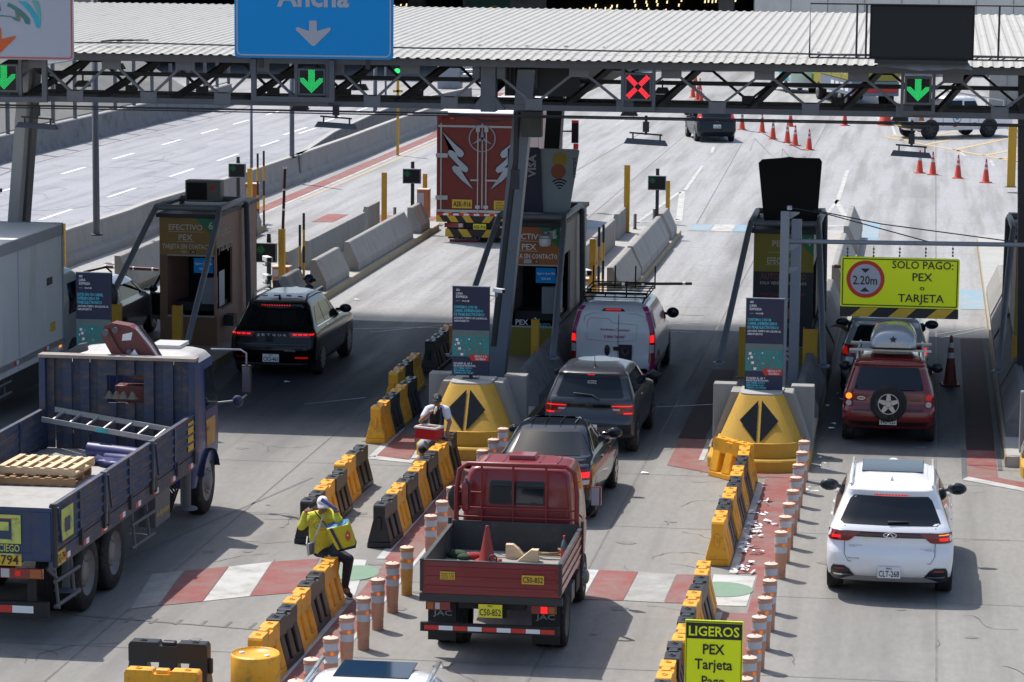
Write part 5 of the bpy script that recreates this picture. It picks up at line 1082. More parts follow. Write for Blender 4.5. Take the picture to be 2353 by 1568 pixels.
def wheel(root_,x,y,rad,wid,sg,spokes=5,rim='alloy',name='wheel'):
    # x is the outer face
    cx=x-sg*wid/2; e=bpy.data.objects.new(name,None)
    g=MB(); pr=[(rad*.62,-wid/2),(rad*.94,-wid/2),(rad,-wid/2+.03),(rad,wid/2-.03),(rad*.94,wid/2),(rad*.64,wid/2)]
    g.lathe([(r,z*sg) for r,z in pr],'rubber',(cx,y,rad),28,'x',True); t=g.build(name,root_)
    g=MB(); xx=cx+sg*(wid/2+.002)
    def dsc(r0,r1,xx,m,n=28):
        vs=[(xx,y+r*math.cos(2*math.pi*k/n),rad+r*math.sin(2*math.pi*k/n)) for r in (r0,r1) for k in range(n)]
        g.add(vs,[(k,(k+1)%n,n+(k+1)%n,n+k) for k in range(n)],m)
    dsc(rad*.6,rad*.66,xx+sg*.001,rim); dsc(.0,rad*.6,xx-sg*.0,'matt_black')
    for k in range(spokes):
        a=2*math.pi*k/spokes+.3; c,s_=math.cos(a),math.sin(a); b0,b1=.05,.035
        q=[(u,v) for u,v in ((.05,-b0),(rad*.61,-b1),(rad*.61,b1),(.05,b0))]; g.add([(xx+sg*.004,y+c*u-s_*v,rad+s_*u+c*v) for u,v in q],[(0,1,2,3)],rim)
    dsc(0,rad*.2,xx+sg*.006,rim); g.build('rim',t); return t
def arch(car,root_,ys,rad,m='black_plastic',zc=None):
    g=MB()
    for y in ys:
        zc_=zc or rad*1.0; rr=rad*1.16; rows=[]
        for k in range(0,9): a=R(90*k/8); z=zc_+rr*math.sin(a); hw=rr*math.cos(a); rows.append((z,y-hw,y+hw))
        rows=[(max(.3,zc_-.12),y-rr,y+rr)]+rows
        car.sp(g,rows,m,.004,12)
    g.build('wheel_arch',root_)
def mirror_(root_,x,y,z,m,w=.26,h=.17,glass=True):
    for sg in (-1,1):
        g=MB(); g.ell((sg*(x+.09),y,z),(w/2,.07,h/2),m,12,8); g.cap((sg*(x-.12),y+.03,z-.03),(sg*(x+.02),y+.01,z-.02),.03,.03,m); o=g.build('mirror',root_)
        g=MB(); g.ell((sg*(x+.09),y-.055,z),(w/2-.025,.025,h/2-.025),'glass_mid',12,6); g.build('mirror_glass',o)
def plate(car,root_,z,txt,w=.34,h=.16,m='plate_white',x=0,y=None,off=.02,top='PERU'):
    y=car.ry(x,z)-off if y is None else y; g=MB(); g.box(x-w/2,x+w/2,y,y+.012,z-h/2,z+h/2,m)
    g.text(txt,x,z-.018,h*.55,'text_black',y-.003,w=w*.9,bold=.015)
    if top: g.text(top,x,z+h*.36,h*.16,'text_black',y-.003)
    g.build('number_plate',root_)
def handles(car,root_,ys,z,m):
    g=MB(); car.sp(g,[(z-.018,0,0),(z+.018,0,0)],m) if 0 else None
    for y in ys:
        for sg in (-1,1):
            x=sg*(car.sx(y,z)+.018); g.box(min(x,x-sg*.03),max(x,x-sg*.03),y-.09,y+.09,z-.014,z+.014,m)
    g.build('door_handle',root_,bev=.006)
def roofrails(car,root_,ya,yb,z,x,m='aluminium',h=.05,r_=.022):
    for sg in (-1,1):
        g=MB(); g.tube([(sg*x,ya,z-.03),(sg*x,ya+.12,z+h),(sg*x,yb-.15,z+h+.01),(sg*x,yb,z-.02)],r_,m,8); g.build('roof_rail',root_)
def ringpoly(g,cx,cz,rx,rz,t,m,y,n=24): 
    vs=[(cx+rx*math.cos(2*math.pi*k/n),y,cz+rz*math.sin(2*math.pi*k/n)) for k in range(n)]+[(cx+(rx-t)*math.cos(2*math.pi*k/n),y,cz+(rz-t)*math.sin(2*math.pi*k/n)) for k in range(n)]
    g.add(vs,[(k,(k+1)%n,n+(k+1)%n,n+k) for k in range(n)],m)
YAW=0.0
mat('skid_silver',(.45,.45,.47),.4,m=.3,var=.05); mat('bar_dark',(.05,.006,.012),.15,var=0,coat=.5)
# ---- white SUV, right lane ----
paint('car_white',(.80,.80,.82),.25,.8); mat('car_black',(.004,.004,.005),.15,0,var=0,spec=.25,coat=.2); paint('car_grey',(.034,.039,.049),.25,.4); mat('car_navy',(.008,.011,.017),.15,0,var=0,spec=.35,coat=.35); paint('car_red',(.17,.014,.014),.22,.8); paint('car_silver',(.36,.39,.42),.25,.9,m=.3); paint('truck_red',(.30,.018,.012),.35,.5,dirt=(.2,.03,.02),da=.15); paint('cab_red',(.20,.011,.015),.38,.4,dirt=(.13,.02,.022),da=.2); paint('truck_blue',(.018,.04,.105),.5,.12,dirt=(.075,.06,.05),da=.35); paint('van_white',(.60,.61,.64),.3,.6); paint('van_pink',(.36,.02,.15),.3,.7); mat('dark_blue_black',(.008,.014,.02),.25,0,var=0,spec=.3,coat=.2)
r=root('suv',(-.40,42.15,0),'white SUV with sunroof and brake light bar, plate CLT-268','car')
H=1.70
c=Car([(.26,.25),(.36,.12),(.45,.03),(.6,.0),(.72,.03),(.82,.09),(1.02,.10),(1.1,.16),(1.18,.26),(1.5,.53),(1.56,.48),(1.6,.52),(1.66,.75),(1.70,1.2)],
 [(.26,4.3),(.4,4.62),(.7,4.68),(.9,4.6),(1.0,4.2),(1.05,3.45),(1.1,3.3),(1.5,2.95),(1.6,2.85),(1.66,2.75),(1.70,2.55)],
 [(.26,.84),(.36,.90),(.6,.925),(.8,.93),(.95,.91),(1.05,.875),(1.12,.84),(1.5,.685),(1.58,.65),(1.64,.60),(1.68,.5),(1.70,.38)],rr=.24)
c.body(r,'car_white',mlow='black_plastic',zl=.36)
g=MB(); c.rp(g,[(1.12,-.68,.68),(1.15,-.735,.735),(1.44,-.6,.6),(1.49,-.54,.54)],'glass_dark'); g.build('rear_window',r)
g=MB(); c.rp(g,[(1.508,-.25,.25),(1.522,-.25,.25)],'lens_red',.012); 
for k in range(11): x=-.23+k*.046; g.box(x-.012,x+.012,c.ry(x,1.515)-.02,c.ry(x,1.515)-.012,1.507,1.523,'brake_led')
g.build('high_brake_light',r)
g=MB()
for pts in ([(-.66,1.1),(-.66,.7),(-.6,.6),(.6,.6),(.66,.7),(.66,1.1)],): g.tube([(x,c.ry(x,z)-.003,z) for x,z in pts],.005,'steel_grey',4)
g.build('tailgate_seam',r)
g=MB(); c.sp(g,[(1.1,.85,3.0),(1.14,.8,2.95),(1.46,1.0,2.45)],'glass_dark'); g.build('side_window',r); g=MB(); c.fp(g,[(1.14,-.7,.7),(1.5,-.58,.58)],'glass_dark'); g.build('windscreen',r)
g=MB(); g.box(-.46,.46,1.35,2.35,1.6985,1.712,'glass_mid'); g.build('sunroof',r,bev=.01)
g=MB(); c.rp(g,[(.955,-.62,.62),(1.0,-.86,.86),(1.03,-.86,.86),(1.035,-.6,.6)],'bar_dark',.008,24); g.build('rear_light_bar',r)
for sg in (1,-1):
    g=MB(); vs=MB(); rows=[(.885,.62,.88),(.90,.58,.905),(.97,.5,.905),(1.03,.42,.9)]
    c.rp(g,[(z,sg*a,sg*b) if sg>0 else (z,-b,-a) for z,a,b in rows],'lens_red',.014,8); o=g.build('tail_light',r)
    g=MB(); rows=[(.925,.72,.85),(.965,.72,.855)]; c.rp(g,[(z,a,b) if sg>0 else (z,-b,-a) for z,a,b in rows],'brake_led',.02,6); g.build('lit_lamp',o)
g=MB(); c.rp(g,[(1.0,.71,.86),(1.015,.71,.86)],'led_amber',.021,6); g.build('indicator_lamp',r)
g=MB(); ringpoly(g,0,.995,.1,.045,.014,'chrome',-.0+c.ry(0,.99)-.02); g.tube([(-.05,c.ry(0,.98)-.02,.97),(0,c.ry(0,1)-.022,1.03),(.05,c.ry(0,.98)-.02,.97)],.009,'chrome',6); g.build('badge',r)
g=MB(); g.text('TIGGO',-.5,.82,.035,'alloy',c.ry(.5,.82)-.01,w=.2); g.text('CHERY',.55,.79,.035,'alloy',c.ry(.55,.79)-.01,w=.22); g.text('Auto Summit',-.52,.65,.02,'text_black',c.ry(.52,.65)-.01,w=.17); g.build('lettering',r)
plate(c,r,.46,'CLT-268',.33,.165,off=.05)
for sg in (1,-1):
    g=MB(); rows=[(.33,.5,.84),(.36,.5,.86),(.48,.58,.85),(.53,.66,.82)]; c.rp(g,[(z,a,b) if sg>0 else (z,-b,-a) for z,a,b in rows],'black_plastic',.012,6); o=g.build('exhaust_surround',r)
    g=MB(); rows=[(.36,.56,.80),(.39,.53,.82)]; c.rp(g,[(z,a,b) if sg>0 else (z,-b,-a) for z,a,b in rows],'chrome',.02,6); rows=[(.47,.64,.8),(.5,.66,.79)]; c.rp(g,[(z,a,b) if sg>0 else (z,-b,-a) for z,a,b in rows],'lens_red',.02,6); g.build('chrome_tip',o)
g=MB(); c.rp(g,[(.27,-.72,.72),(.31,-.66,.66),(.365,-.52,.52)],'skid_silver',.02); g.build('skid_plate',r)
g=MB(); g.cap((-.02,c.ry(0,1.16)-.03,1.165),(.26,c.ry(0.2,1.17)-.03,1.175),.02,.012,'black_plastic'); g.build('wiper',r)
g=MB(); g.hexa([(-.03,.8,1.655),(.03,.8,1.655),(.03,.98,1.67),(-.03,.98,1.67)],[(-.004,.83,1.73),(.004,.83,1.73),(.004,.9,1.70),(-.004,.9,1.70)],'car_white'); g.build('fin_antenna',r)
roofrails(c,r,.7,2.5,1.66,.6,'car_white',.045,.024); arch(c,r,(.98,3.7),.36); 
for y in (.98,3.7):
    for sg in (-1,1): wheel(r,sg*.925,y,.355,.24,sg)
mirror_(r,.9,3.05,1.15,'black_plastic',.3,.19); handles(c,r,(1.5,2.45),1.0,'car_white')
# ---- red SUV with spare wheel ----
r=root('suv',(-.62,55.15,0),'dark red SUV with a spare wheel on its tailgate, plate 84D-322','car')
c=Car([(.3,.25),(.42,.12),(.5,.0),(.7,.0),(.74,.08),(1.0,.1),(1.08,.13),(1.48,.33),(1.53,.28),(1.58,.34),(1.62,.6),(1.64,.9)],[(.3,3.7),(.5,4.0),(.85,3.95),(.98,3.6),(1.05,3.0),(1.1,2.9),(1.5,2.4),(1.58,2.3),(1.64,1.9)],
 [(.3,.82),(.4,.87),(.7,.88),(.95,.86),(1.08,.82),(1.5,.69),(1.58,.64),(1.62,.56),(1.64,.4)],rr=.2)
c.body(r,'car_red'); arch(c,r,(.75,3.2),.34,'car_red')
g=MB(); c.rp(g,[(1.05,-.62,.62),(1.08,-.66,.66),(1.44,-.56,.56),(1.47,-.53,.53)],'glass_dark'); g.build('rear_window',r); g=MB(); c.sp(g,[(1.08,.15,2.7),(1.44,.42,2.3)],'glass_dark'); g.build('side_window',r); g=MB(); c.fp(g,[(1.1,-.66,.66),(1.5,-.56,.56)],'glass_dark'); g.build('windscreen',r)
g=MB(); c.rp(g,[(1.52,-.13,.13),(1.56,-.13,.13)],'lens_red',.01); g.build('high_brake_light',r)
for sg in (1,-1):
    g=MB(); rows=[(.74,.68,.86),(1.06,.68,.83)]; c.rp(g,[(z,a,b) if sg>0 else (z,-b,-a) for z,a,b in rows],'lens_red',.012,6); o=g.build('tail_light',r)
    g=MB(); y=c.ry(.75,.8)-.03; g.disc((sg*.755,y,.8),.055,'lens_clear',n=16); g.disc((sg*.755,y,.935),.06,'led_amber' if sg<0 else 'brake_soft',n=16); g.build('round_lamp',o)
yb=-.17; g=MB(); pr=[(.2,.0),(.3,.0),(.345,-.03),(.345,-.15),(.31,-.18),(.2,-.18)]; g.lathe([(a,b) for a,b in pr],'rubber',(0,.06,.83),32,'y',False); o=g.build('spare_wheel',r)
g=MB(); g.disc((0,-.1,.83),.215,'matt_black',n=28); g.disc((0,-.112,.83),.225,'alloy',n=28,ri=.185)
for k in range(5):
    a=2*math.pi*k/5+R(90); c_,s_=math.cos(a),math.sin(a); q=[(.03,-.055),(.19,-.03),(.19,.03),(.03,.055)]; g.add([(c_*u-s_*v,-.118,.83+s_*u+c_*v) for u,v in q],[(0,1,2,3)],'alloy')
g.disc((0,-.122,.83),.06,'alloy',n=16); g.build('rim',o)
g=MB(); ringpoly(g,-.52,.9,.075,.035,.012,'chrome',c.ry(.5,.9)-.012); g.disc((-.52,c.ry(.5,.9)-.01,.9),.035,'navy',n=20,sx=2); g.text('Ford',-.52,.9,.03,'chrome',c.ry(.5,.9)-.015); g.build('badge',r)
g=MB(); g.box(.42,.62,c.ry(.5,.88)-.03,c.ry(.5,.88),.865,.89,'car_red'); g.build('tailgate_handle',r,bev=.005)
g=MB(); c.rp(g,[(.36,-.6,.6),(.42,-.75,.75),(.44,-.75,.75)],'black_plastic',.02); c.rp(g,[(.69,-.66,.66),(.72,-.66,.66)],'black_plastic',.012); g.build('bumper_trim',r)
plate(c,r,.5,'84D-322',.32,.16,off=.03); mirror_(r,.82,2.75,1.12,'black_plastic',.24,.2)
for y in (.75,3.2):
    for sg in (-1,1): wheel(r,sg*.875,y,.34,.22,sg)
g=MB(); g.cap((.15,.1,1.09),(.5,.12,1.08),.012,.008,'black_plastic'); g.build('wiper',r)
g=MB()
for sg in (-1,1): g.tube([(sg*.62,.55,1.58),(sg*.62,.65,1.70),(sg*.6,2.1,1.71),(sg*.6,2.25,1.58)],.025,'aluminium',8)
for y in (.75,1.7): g.bar((-.78,y,1.74),(.78,y,1.74),.07,.035,'zinc')
g.build('roof_rack',r)
b=root('roof_box',(-.57,55.75,1.77),'silver grey roof box with a black leaf emblem on the red SUV','roof box'); g=MB()
rings=[]
for y,w,h in ((0,.34,.1),(.03,.41,.2),(.12,.44,.3),(.5,.45,.39),(1.0,.44,.37),(1.5,.40,.3),(1.75,.3,.2),(1.8,.2,.1)):
    rings.append([(w*(abs(math.cos(t))**.7)*(1 if math.cos(t)>0 else -1),y,h*(abs(math.sin(t))**.8)+.06) for t in [math.pi*k/14 for k in range(15)]]+[(-w,y,.02),(w,y,.02)])
g.ring_loft(rings,'car_silver'); g.build('shell',b)
g=MB(); g.prism([(-.38,.0),(.38,.0),(.43,.04),(-.43,.04)],.0,1.75,'black_plastic','y'); g.build('base_tray',b)
g=MB(); pts=[]
for k in range(5): a=R(90+72*k); pts.append((.075*math.cos(a),.2+.075*math.sin(a))); a+=R(36); pts.append((.036*math.cos(a),.2+.036*math.sin(a)))
g.add([(p[0],-.0-.012+.06*max(0,(p[1]-.16)),p[1]) for p in pts],[tuple(range(10))],'text_black'); g.build('leaf_emblem',b)
# ---- silver SUV under the sign ----
r=root('suv',(-.80,61.0,0),'silver SUV with the driver arm out, under the hanging lime sign','car')
c=Car([(.3,.15),(.5,0),(.75,.02),(.95,.12),(1.1,.2),(1.45,.5),(1.5,.45),(1.56,.55),(1.62,.9),(1.65,1.2)],[(.3,4.2),(.5,4.5),(.9,4.4),(1.0,3.4),(1.1,3.2),(1.5,2.6),(1.65,2.1)],[(.3,.85),(.5,.92),(.9,.92),(1.08,.86),(1.5,.70),(1.58,.64),(1.63,.52),(1.65,.4)],rr=.24)
c.body(r,'car_silver',mlow='black_plastic',zl=.36); arch(c,r,(.9,3.6),.36)
g=MB(); c.rp(g,[(1.12,-.63,.63),(1.16,-.67,.67),(1.42,-.57,.57),(1.45,-.52,.52)],'glass_dark'); g.build('rear_window',r); g=MB(); c.sp(g,[(1.1,.8,3.0),(1.46,1.0,2.5)],'glass_dark'); g.build('side_window',r); g=MB(); c.fp(g,[(1.14,-.7,.7),(1.5,-.58,.58)],'glass_dark'); g.build('windscreen',r)
g=MB(); c.rp(g,[(1.47,-.2,.2),(1.49,-.2,.2)],'brake_led',.012); g.build('high_brake_light',r)
for sg in (1,-1):
    g=MB(); rows=[(.82,.58,.9),(1.06,.52,.89)]; c.rp(g,[(z,a,b) if sg>0 else (z,-b,-a) for z,a,b in rows],'lens_red',.012,6); o=g.build('tail_light',r); g=MB(); rows=[(.87,.76,.88),(1.02,.78,.87)]; c.rp(g,[(z,a,b) if sg>0 else (z,-b,-a) for z,a,b in rows],'brake_led' if sg>0 else 'brake_soft',.02,4); rows=[(.9,.55,.74),(.97,.53,.74)]; c.rp(g,[(z,a,b) if sg>0 else (z,-b,-a) for z,a,b in rows],'lens_clear',.02,4); g.build('lamp_segment',o)
roofrails(c,r,.8,2.4,1.6,.6); mirror_(r,.88,3.0,1.15,'black_plastic',.3,.2); plate(c,r,.75,'BKP-415')
for y in (.9,3.6):
    for sg in (-1,1): wheel(r,sg*.915,y,.35,.23,sg)
# ---- black SUV at booth 6 ----
r=root('suv',(-13.93,60.85,0),'glossy black SUV with lit LED tail lights at booth 6, plate CKS-461','car',R(-.8))
c=Car([(.24,.3),(.34,.15),(.44,.04),(.62,.0),(.78,.05),(1.0,.1),(1.06,.14),(1.12,.22),(1.5,.52),(1.56,.47),(1.6,.55),(1.66,.9),(1.70,1.3)],
 [(.26,4.3),(.4,4.62),(.7,4.68),(.92,4.55),(1.02,4.1),(1.08,3.45),(1.12,3.3),(1.5,2.9),(1.62,2.75),(1.70,2.5)],
 [(.24,.86),(.36,.92),(.6,.945),(.8,.95),(.95,.93),(1.06,.88),(1.12,.85),(1.5,.70),(1.58,.66),(1.65,.58),(1.69,.48),(1.70,.4)],rr=.26)
c.body(r,'car_black',mlow='black_plastic',zl=.32); arch(c,r,(.95,3.68),.37)
g=MB(); c.rp(g,[(1.10,-.64,.64),(1.15,-.72,.72),(1.46,-.6,.6),(1.51,-.52,.52)],'glass_dark'); g.build('rear_window',r)
g=MB(); c.sp(g,[(1.1,.75,1.45),(1.14,.72,1.44),(1.46,1.05,1.42)],'glass_mid'); c.sp(g,[(1.1,1.52,2.3),(1.49,1.49,2.2)],'glass_mid'); c.sp(g,[(1.1,2.36,3.1),(1.47,2.26,2.7)],'glass_mid'); g.build('side_window',r)
g=MB(); c.sp(g,[(1.068,.7,3.3),(1.082,.7,3.3)],'chrome',.008); g.build('chrome_strip',r); g=MB(); c.fp(g,[(1.14,-.7,.7),(1.5,-.58,.58)],'glass_mid'); g.build('windscreen',r)
g=MB(); 
for k in range(12): x=-.3+k*.055; g.box(x-.012,x+.012,c.ry(x,1.535)-.015,c.ry(x,1.535),1.528,1.545,'brake_led')
g.build('high_brake_light',r)
for sg in (1,-1):
    g=MB(); rows=[(.90,.42,.92),(1.0,.38,.91)]; c.rp(g,[(z,a,b) if sg>0 else (z,-b,-a) for z,a,b in rows],'lens_red',.008,8) ; o=g.build('tail_light',r); g=MB()
    for k in range(4): a=.46+k*.115; rows=[(.94,a+.01,a+.09),(.975,a,a+.1)]; c.rp(g,[(z,a_,b_) if sg>0 else (z,-b_,-a_) for z,a_,b_ in rows],'brake_led',.016,3)
    g.build('led_segment',o)
    g=MB(); rows=[(.44,.52,.8),(.48,.52,.8)]; c.rp(g,[(z,a,b) if sg>0 else (z,-b,-a) for z,a,b in rows],'brake_soft' if sg>0 else 'lens_red',.012,4); g.build('reflector_lamp',r)
g=MB(); 
for k,ch in enumerate('JETOUR'): g.text(ch,-.3+k*.12,.945,.045,'plate_white',c.ry(0,.945)-.014,w=.065)
g.text('X70 PLUS',.42,.62,.035,'alloy',c.ry(.4,.62)-.016,w=.25); g.build('lettering',r); plate(c,r,.45,'CKS-461',.36,.17,off=.03)
g=MB(); c.rp(g,[(.27,-.6,.6),(.30,-.76,.76),(.32,-.76,.76)],'zinc',.02); c.rp(g,[(.74,-.78,.78),(.75,-.78,.78)],'car_grey',.004); g.build('bumper_trim',r)
g=MB(); g.hexa([(-.03,.85,1.66),(.03,.85,1.66),(.03,1.03,1.67),(-.03,1.03,1.67)],[(-.004,.88,1.735),(.004,.88,1.735),(.004,.95,1.70),(-.004,.95,1.70)],'car_black'); g.build('fin_antenna',r)
g=MB(); 
for x in (-.4,-.14,.14,.4): g.box(x-.06,x+.06,1.1,1.18,1.70,1.708,'zinc')
g.build('roof_bracket',r)
roofrails(c,r,.85,2.5,1.66,.6,'zinc',.06,.026); mirror_(r,.9,3.05,1.17,'car_black',.28,.2); handles(c,r,(1.55,2.45),1.0,'chrome')
for y in (.95,3.68):
    for sg in (-1,1): wheel(r,sg*.945,y,.365,.24,sg,10)
# ---- grey hatchback ----
r=root('hatchback',(-6.12,53.05,0),'dark grey small crossover with a white sticker on its rear window','car',R(-1))
c=Car([(.24,.25),(.34,.1),(.5,.0),(.66,.02),(.8,.08),(1.02,.1),(1.1,.17),(1.44,.42),(1.49,.36),(1.53,.42),(1.58,.75),(1.61,1.2)],
 [(.26,3.6),(.4,3.95),(.7,4.0),(.92,3.9),(1.0,3.55),(1.08,3.1),(1.12,3.0),(1.5,2.45),(1.61,1.9)],
 [(.24,.77),(.36,.83),(.6,.855),(.9,.85),(1.02,.82),(1.1,.79),(1.45,.66),(1.53,.61),(1.58,.54),(1.61,.4)],rr=.2)
c.body(r,'car_grey',mlow='black_plastic',zl=.34); arch(c,r,(.72,3.24),.33)
g=MB(); c.rp(g,[(1.08,-.6,.6),(1.11,-.63,.63),(1.42,-.53,.53),(1.45,-.5,.5)],'glass_mid'); g.build('rear_window',r); g=MB(); c.sp(g,[(1.1,.7,2.85),(1.14,.62,2.8),(1.44,.75,2.35)],'glass_mid'); g.build('side_window',r); g=MB(); c.fp(g,[(1.14,-.62,.62),(1.48,-.52,.52)],'glass_mid'); g.build('windscreen',r)
g=MB()
for k in range(4): x=-.05+k*.034; g.box(x-.011,x+.011,c.ry(0,1.475)-.012,c.ry(0,1.475),1.468,1.488,'brake_led')
g.build('high_brake_light',r)
g=MB(); c.rp(g,[(.9,-.4,.4),(.96,-.42,.42)],'car_black',.008); g.build('tailgate_bar',r)
for sg in (1,-1):
    g=MB(); rows=[(.77,.62,.82),(.80,.5,.835),(.97,.4,.82)]; c.rp(g,[(z,a,b) if sg>0 else (z,-b,-a) for z,a,b in rows],'lens_red',.012,6); o=g.build('tail_light',r); g=MB()
    rows=[(.85,.47,.58),(.89,.43,.58)]; c.rp(g,[(z,a,b) if sg>0 else (z,-b,-a) for z,a,b in rows],'lens_clear',.02,3)
    rows=[(.925,.43,.8),(.945,.43,.8)]; c.rp(g,[(z,a,b) if sg>0 else (z,-b,-a) for z,a,b in rows],'brake_led',.02,5); rows=[(.79,.65,.8),(.815,.65,.81)]; c.rp(g,[(z,a,b) if sg>0 else (z,-b,-a) for z,a,b in rows],'brake_led',.02,4); g.build('led_segment',o)
    g=MB(); rows=[(.42,.56,.76),(.46,.5,.79),(.6,.56,.79)]; c.rp(g,[(z,a,b) if sg>0 else (z,-b,-a) for z,a,b in rows],'matt_black',.01,5); g.build('bumper_recess',r)
y=c.ry(0,.93)-.018; g=MB(); ringpoly(g,0,.93,.07,.048,.011,'chrome',y); ringpoly(g,0,.94,.03,.036,.008,'chrome',y-.002); ringpoly(g,0,.955,.05,.02,.008,'chrome',y-.003); g.build('badge',r)
g=MB(); g.text('RAIZE',-.48,.63,.035,'alloy',c.ry(.48,.63)-.01,w=.2); g.text('AUTOESPAR',0.02,1.36,.022,'text_white',c.ry(0,1.36)-.012,w=.17); g.text('TOYOTA',.02,1.325,.028,'text_white',c.ry(0,1.325)-.012,w=.17); g.build('lettering',r)
g=MB(); g.cap((-.3,c.ry(0,1.14)-.03,1.15),(.05,c.ry(0,1.13)-.03,1.12),.015,.02,'black_plastic'); g.cap((.05,c.ry(0,1.13)-.03,1.12),(.18,c.ry(0,1.07)-.03,1.05),.02,.02,'black_plastic'); g.build('wiper',r)
g=MB(); g.tube([(.02,.75,1.6),(.02,.68,1.78)],.006,'black_plastic',5); g.lathe([(.03,1.575),(.015,1.62),(0,1.625)],'black_plastic',(.02,.76,0),8); g.build('antenna',r)
plate(c,r,.52,'BVK-207',off=.03); mirror_(r,.82,2.75,1.14,'black_plastic',.28,.18); handles(c,r,(1.4,2.2),.98,'car_grey')
for y in (.72,3.24):
    for sg in (-1,1): wheel(r,sg*.85,y,.325,.21,sg)
# ---- black sedan ----
r=root('sedan',(-6.2,46.75,0),'black sedan with its right tail light lit, just ahead of the red flatbed','car',R(-1.2))
c=Car([(.22,.2),(.4,.02),(.6,.0),(.85,.03),(.95,.06),(.985,.2),(1.0,.55),(1.02,.72),(1.36,1.28),(1.42,1.6),(1.46,2.0)],[(.24,3.9),(.4,4.2),(.7,4.25),(.85,4.1),(.93,3.6),(1.0,3.1),(1.36,2.45),(1.42,2.35),(1.46,2.2)],
 [(.22,.78),(.4,.84),(.7,.86),(.9,.84),(1.0,.79),(1.04,.75),(1.36,.6),(1.42,.54),(1.46,.38)],rr=.2,bow=.08)
c.body(r,'car_navy'); arch(c,r,(.85,3.4),.32,'car_navy')
g=MB(); c.rp(g,[(1.03,-.58,.58),(1.34,-.5,.5)],'glass_mid',.008); g.build('rear_window',r); g=MB(); c.sp(g,[(1.05,.95,3.0),(1.34,1.35,2.5)],'glass_mid'); g.build('side_window',r); g=MB(); c.fp(g,[(1.05,-.6,.6),(1.36,-.5,.5)],'glass_mid'); g.build('windscreen',r)
for sg in (1,-1):
    g=MB(); rows=[(.62,.62,.84),(.93,.55,.83)]; c.rp(g,[(z,a,b) if sg>0 else (z,-b,-a) for z,a,b in rows],'lens_red',.012,6); o=g.build('tail_light',r); g=MB(); rows=[(.79,.64,.82),(.88,.64,.82)]; c.rp(g,[(z,a,b) if sg>0 else (z,-b,-a) for z,a,b in rows],'brake_led',.02,5); rows=[(.68,.64,.82),(.75,.64,.82)]; c.rp(g,[(z,a,b) if sg>0 else (z,-b,-a) for z,a,b in rows],'lens_clear',.02,5); g.build('lamp_segment',o)
mirror_(r,.78,3.0,1.05,'car_navy',.27,.18); handles(c,r,(1.6,2.5),.9,'car_navy'); plate(c,r,.75,'AHT-530')
g=MB()
for x in (-.38,-.13,.13,.38): g.box(x-.006,x+.006,1.5,2.15,1.457,1.4615,'car_black')
g.build('roof_seam',r)
for y in (.85,3.4):
    for sg in (-1,1): wheel(r,sg*.855,y,.31,.2,sg)
# ---- far dark SUV ----
p=P(1636,324); r=root('suv',(p.x+.3,p.y-1.0,0),'dark blue SUV driving away beyond the toll plaza','car',R(13))
c=Car([(.25,.2),(.5,0),(.8,.05),(1.05,.1),(1.12,.2),(1.5,.5),(1.55,.45),(1.6,.6),(1.68,1.1)],[(.25,4.2),(.7,4.5),(.95,4.2),(1.05,3.4),(1.6,2.6),(1.68,2.1)],[(.25,.82),(.5,.89),(.9,.89),(1.08,.84),(1.5,.68),(1.62,.6),(1.68,.42)],rr=.22)
c.body(r,'dark_blue_black'); arch(c,r,(.9,3.6),.35)
g=MB(); c.rp(g,[(1.12,-.62,.62),(1.48,-.54,.54)],'glass_dark'); g.build('rear_window',r); g=MB(); c.sp(g,[(1.1,.8,3.0),(1.48,1.0,2.5)],'glass_dark'); g.build('side_window',r); g=MB(); c.fp(g,[(1.14,-.66,.66),(1.5,-.55,.55)],'glass_dark'); g.build('windscreen',r)
for sg in (1,-1):
    g=MB(); rows=[(.97,.45,.86),(1.03,.62,.86),(1.25,.68,.8)]; c.rp(g,[(z,a,b) if sg>0 else (z,-b,-a) for z,a,b in rows],'brake_soft',.014,5); g.build('tail_light',r)
g=MB(); y=c.ry(0,.98)-.02; s=.035
for k in range(3): a=R(90+120*k); cx,cz=s*math.cos(a),.97+s*math.sin(a); d=(math.cos(a),math.sin(a)); n=(-d[1],d[0]); g.add([(cx-d[0]*s,y,cz-d[1]*s),(cx+n[0]*s*.55,y,cz+n[1]*s*.55),(cx+d[0]*s,y,cz+d[1]*s),(cx-n[0]*s*.55,y,cz-n[1]*s*.55)],[(0,1,2,3)],'chrome')
g.build('badge',r); plate(c,r,.72,'CLK-584'); mirror_(r,.86,3.0,1.1,'car_black')
for y in (.9,3.6):
    for sg in (-1,1): wheel(r,sg*.885,y,.35,.22,sg)
# ---- white SUV at the bottom edge ----
p=P(865,1550,1.62); r=root('suv',(-5.83,28.75,0),'white car roof with a long glass sunroof rising from the bottom edge','car',R(1.5))
c=Car([(.25,.2),(.5,0),(.9,.05),(1.05,.15),(1.5,.5),(1.62,.8),(1.66,1.2)],[(.25,4.2),(.7,4.5),(.95,4.2),(1.05,3.4),(1.52,2.75),(1.6,2.6),(1.66,2.3)],[(.25,.82),(.5,.91),(.9,.91),(1.08,.86),(1.5,.74),(1.6,.68),(1.64,.6),(1.66,.46)],rr=.22)
c.body(r,'car_white'); arch(c,r,(.9,3.6),.35); g=MB(); c.rp(g,[(1.12,-.62,.62),(1.46,-.54,.54)],'glass_dark'); g.build('rear_window',r); g=MB(); c.sp(g,[(1.1,.8,3.0),(1.48,1.0,2.5)],'glass_dark'); g.build('side_window',r); g=MB(); c.fp(g,[(1.12,-.7,.7),(1.54,-.6,.6)],'glass_dark'); g.build('windscreen',r)
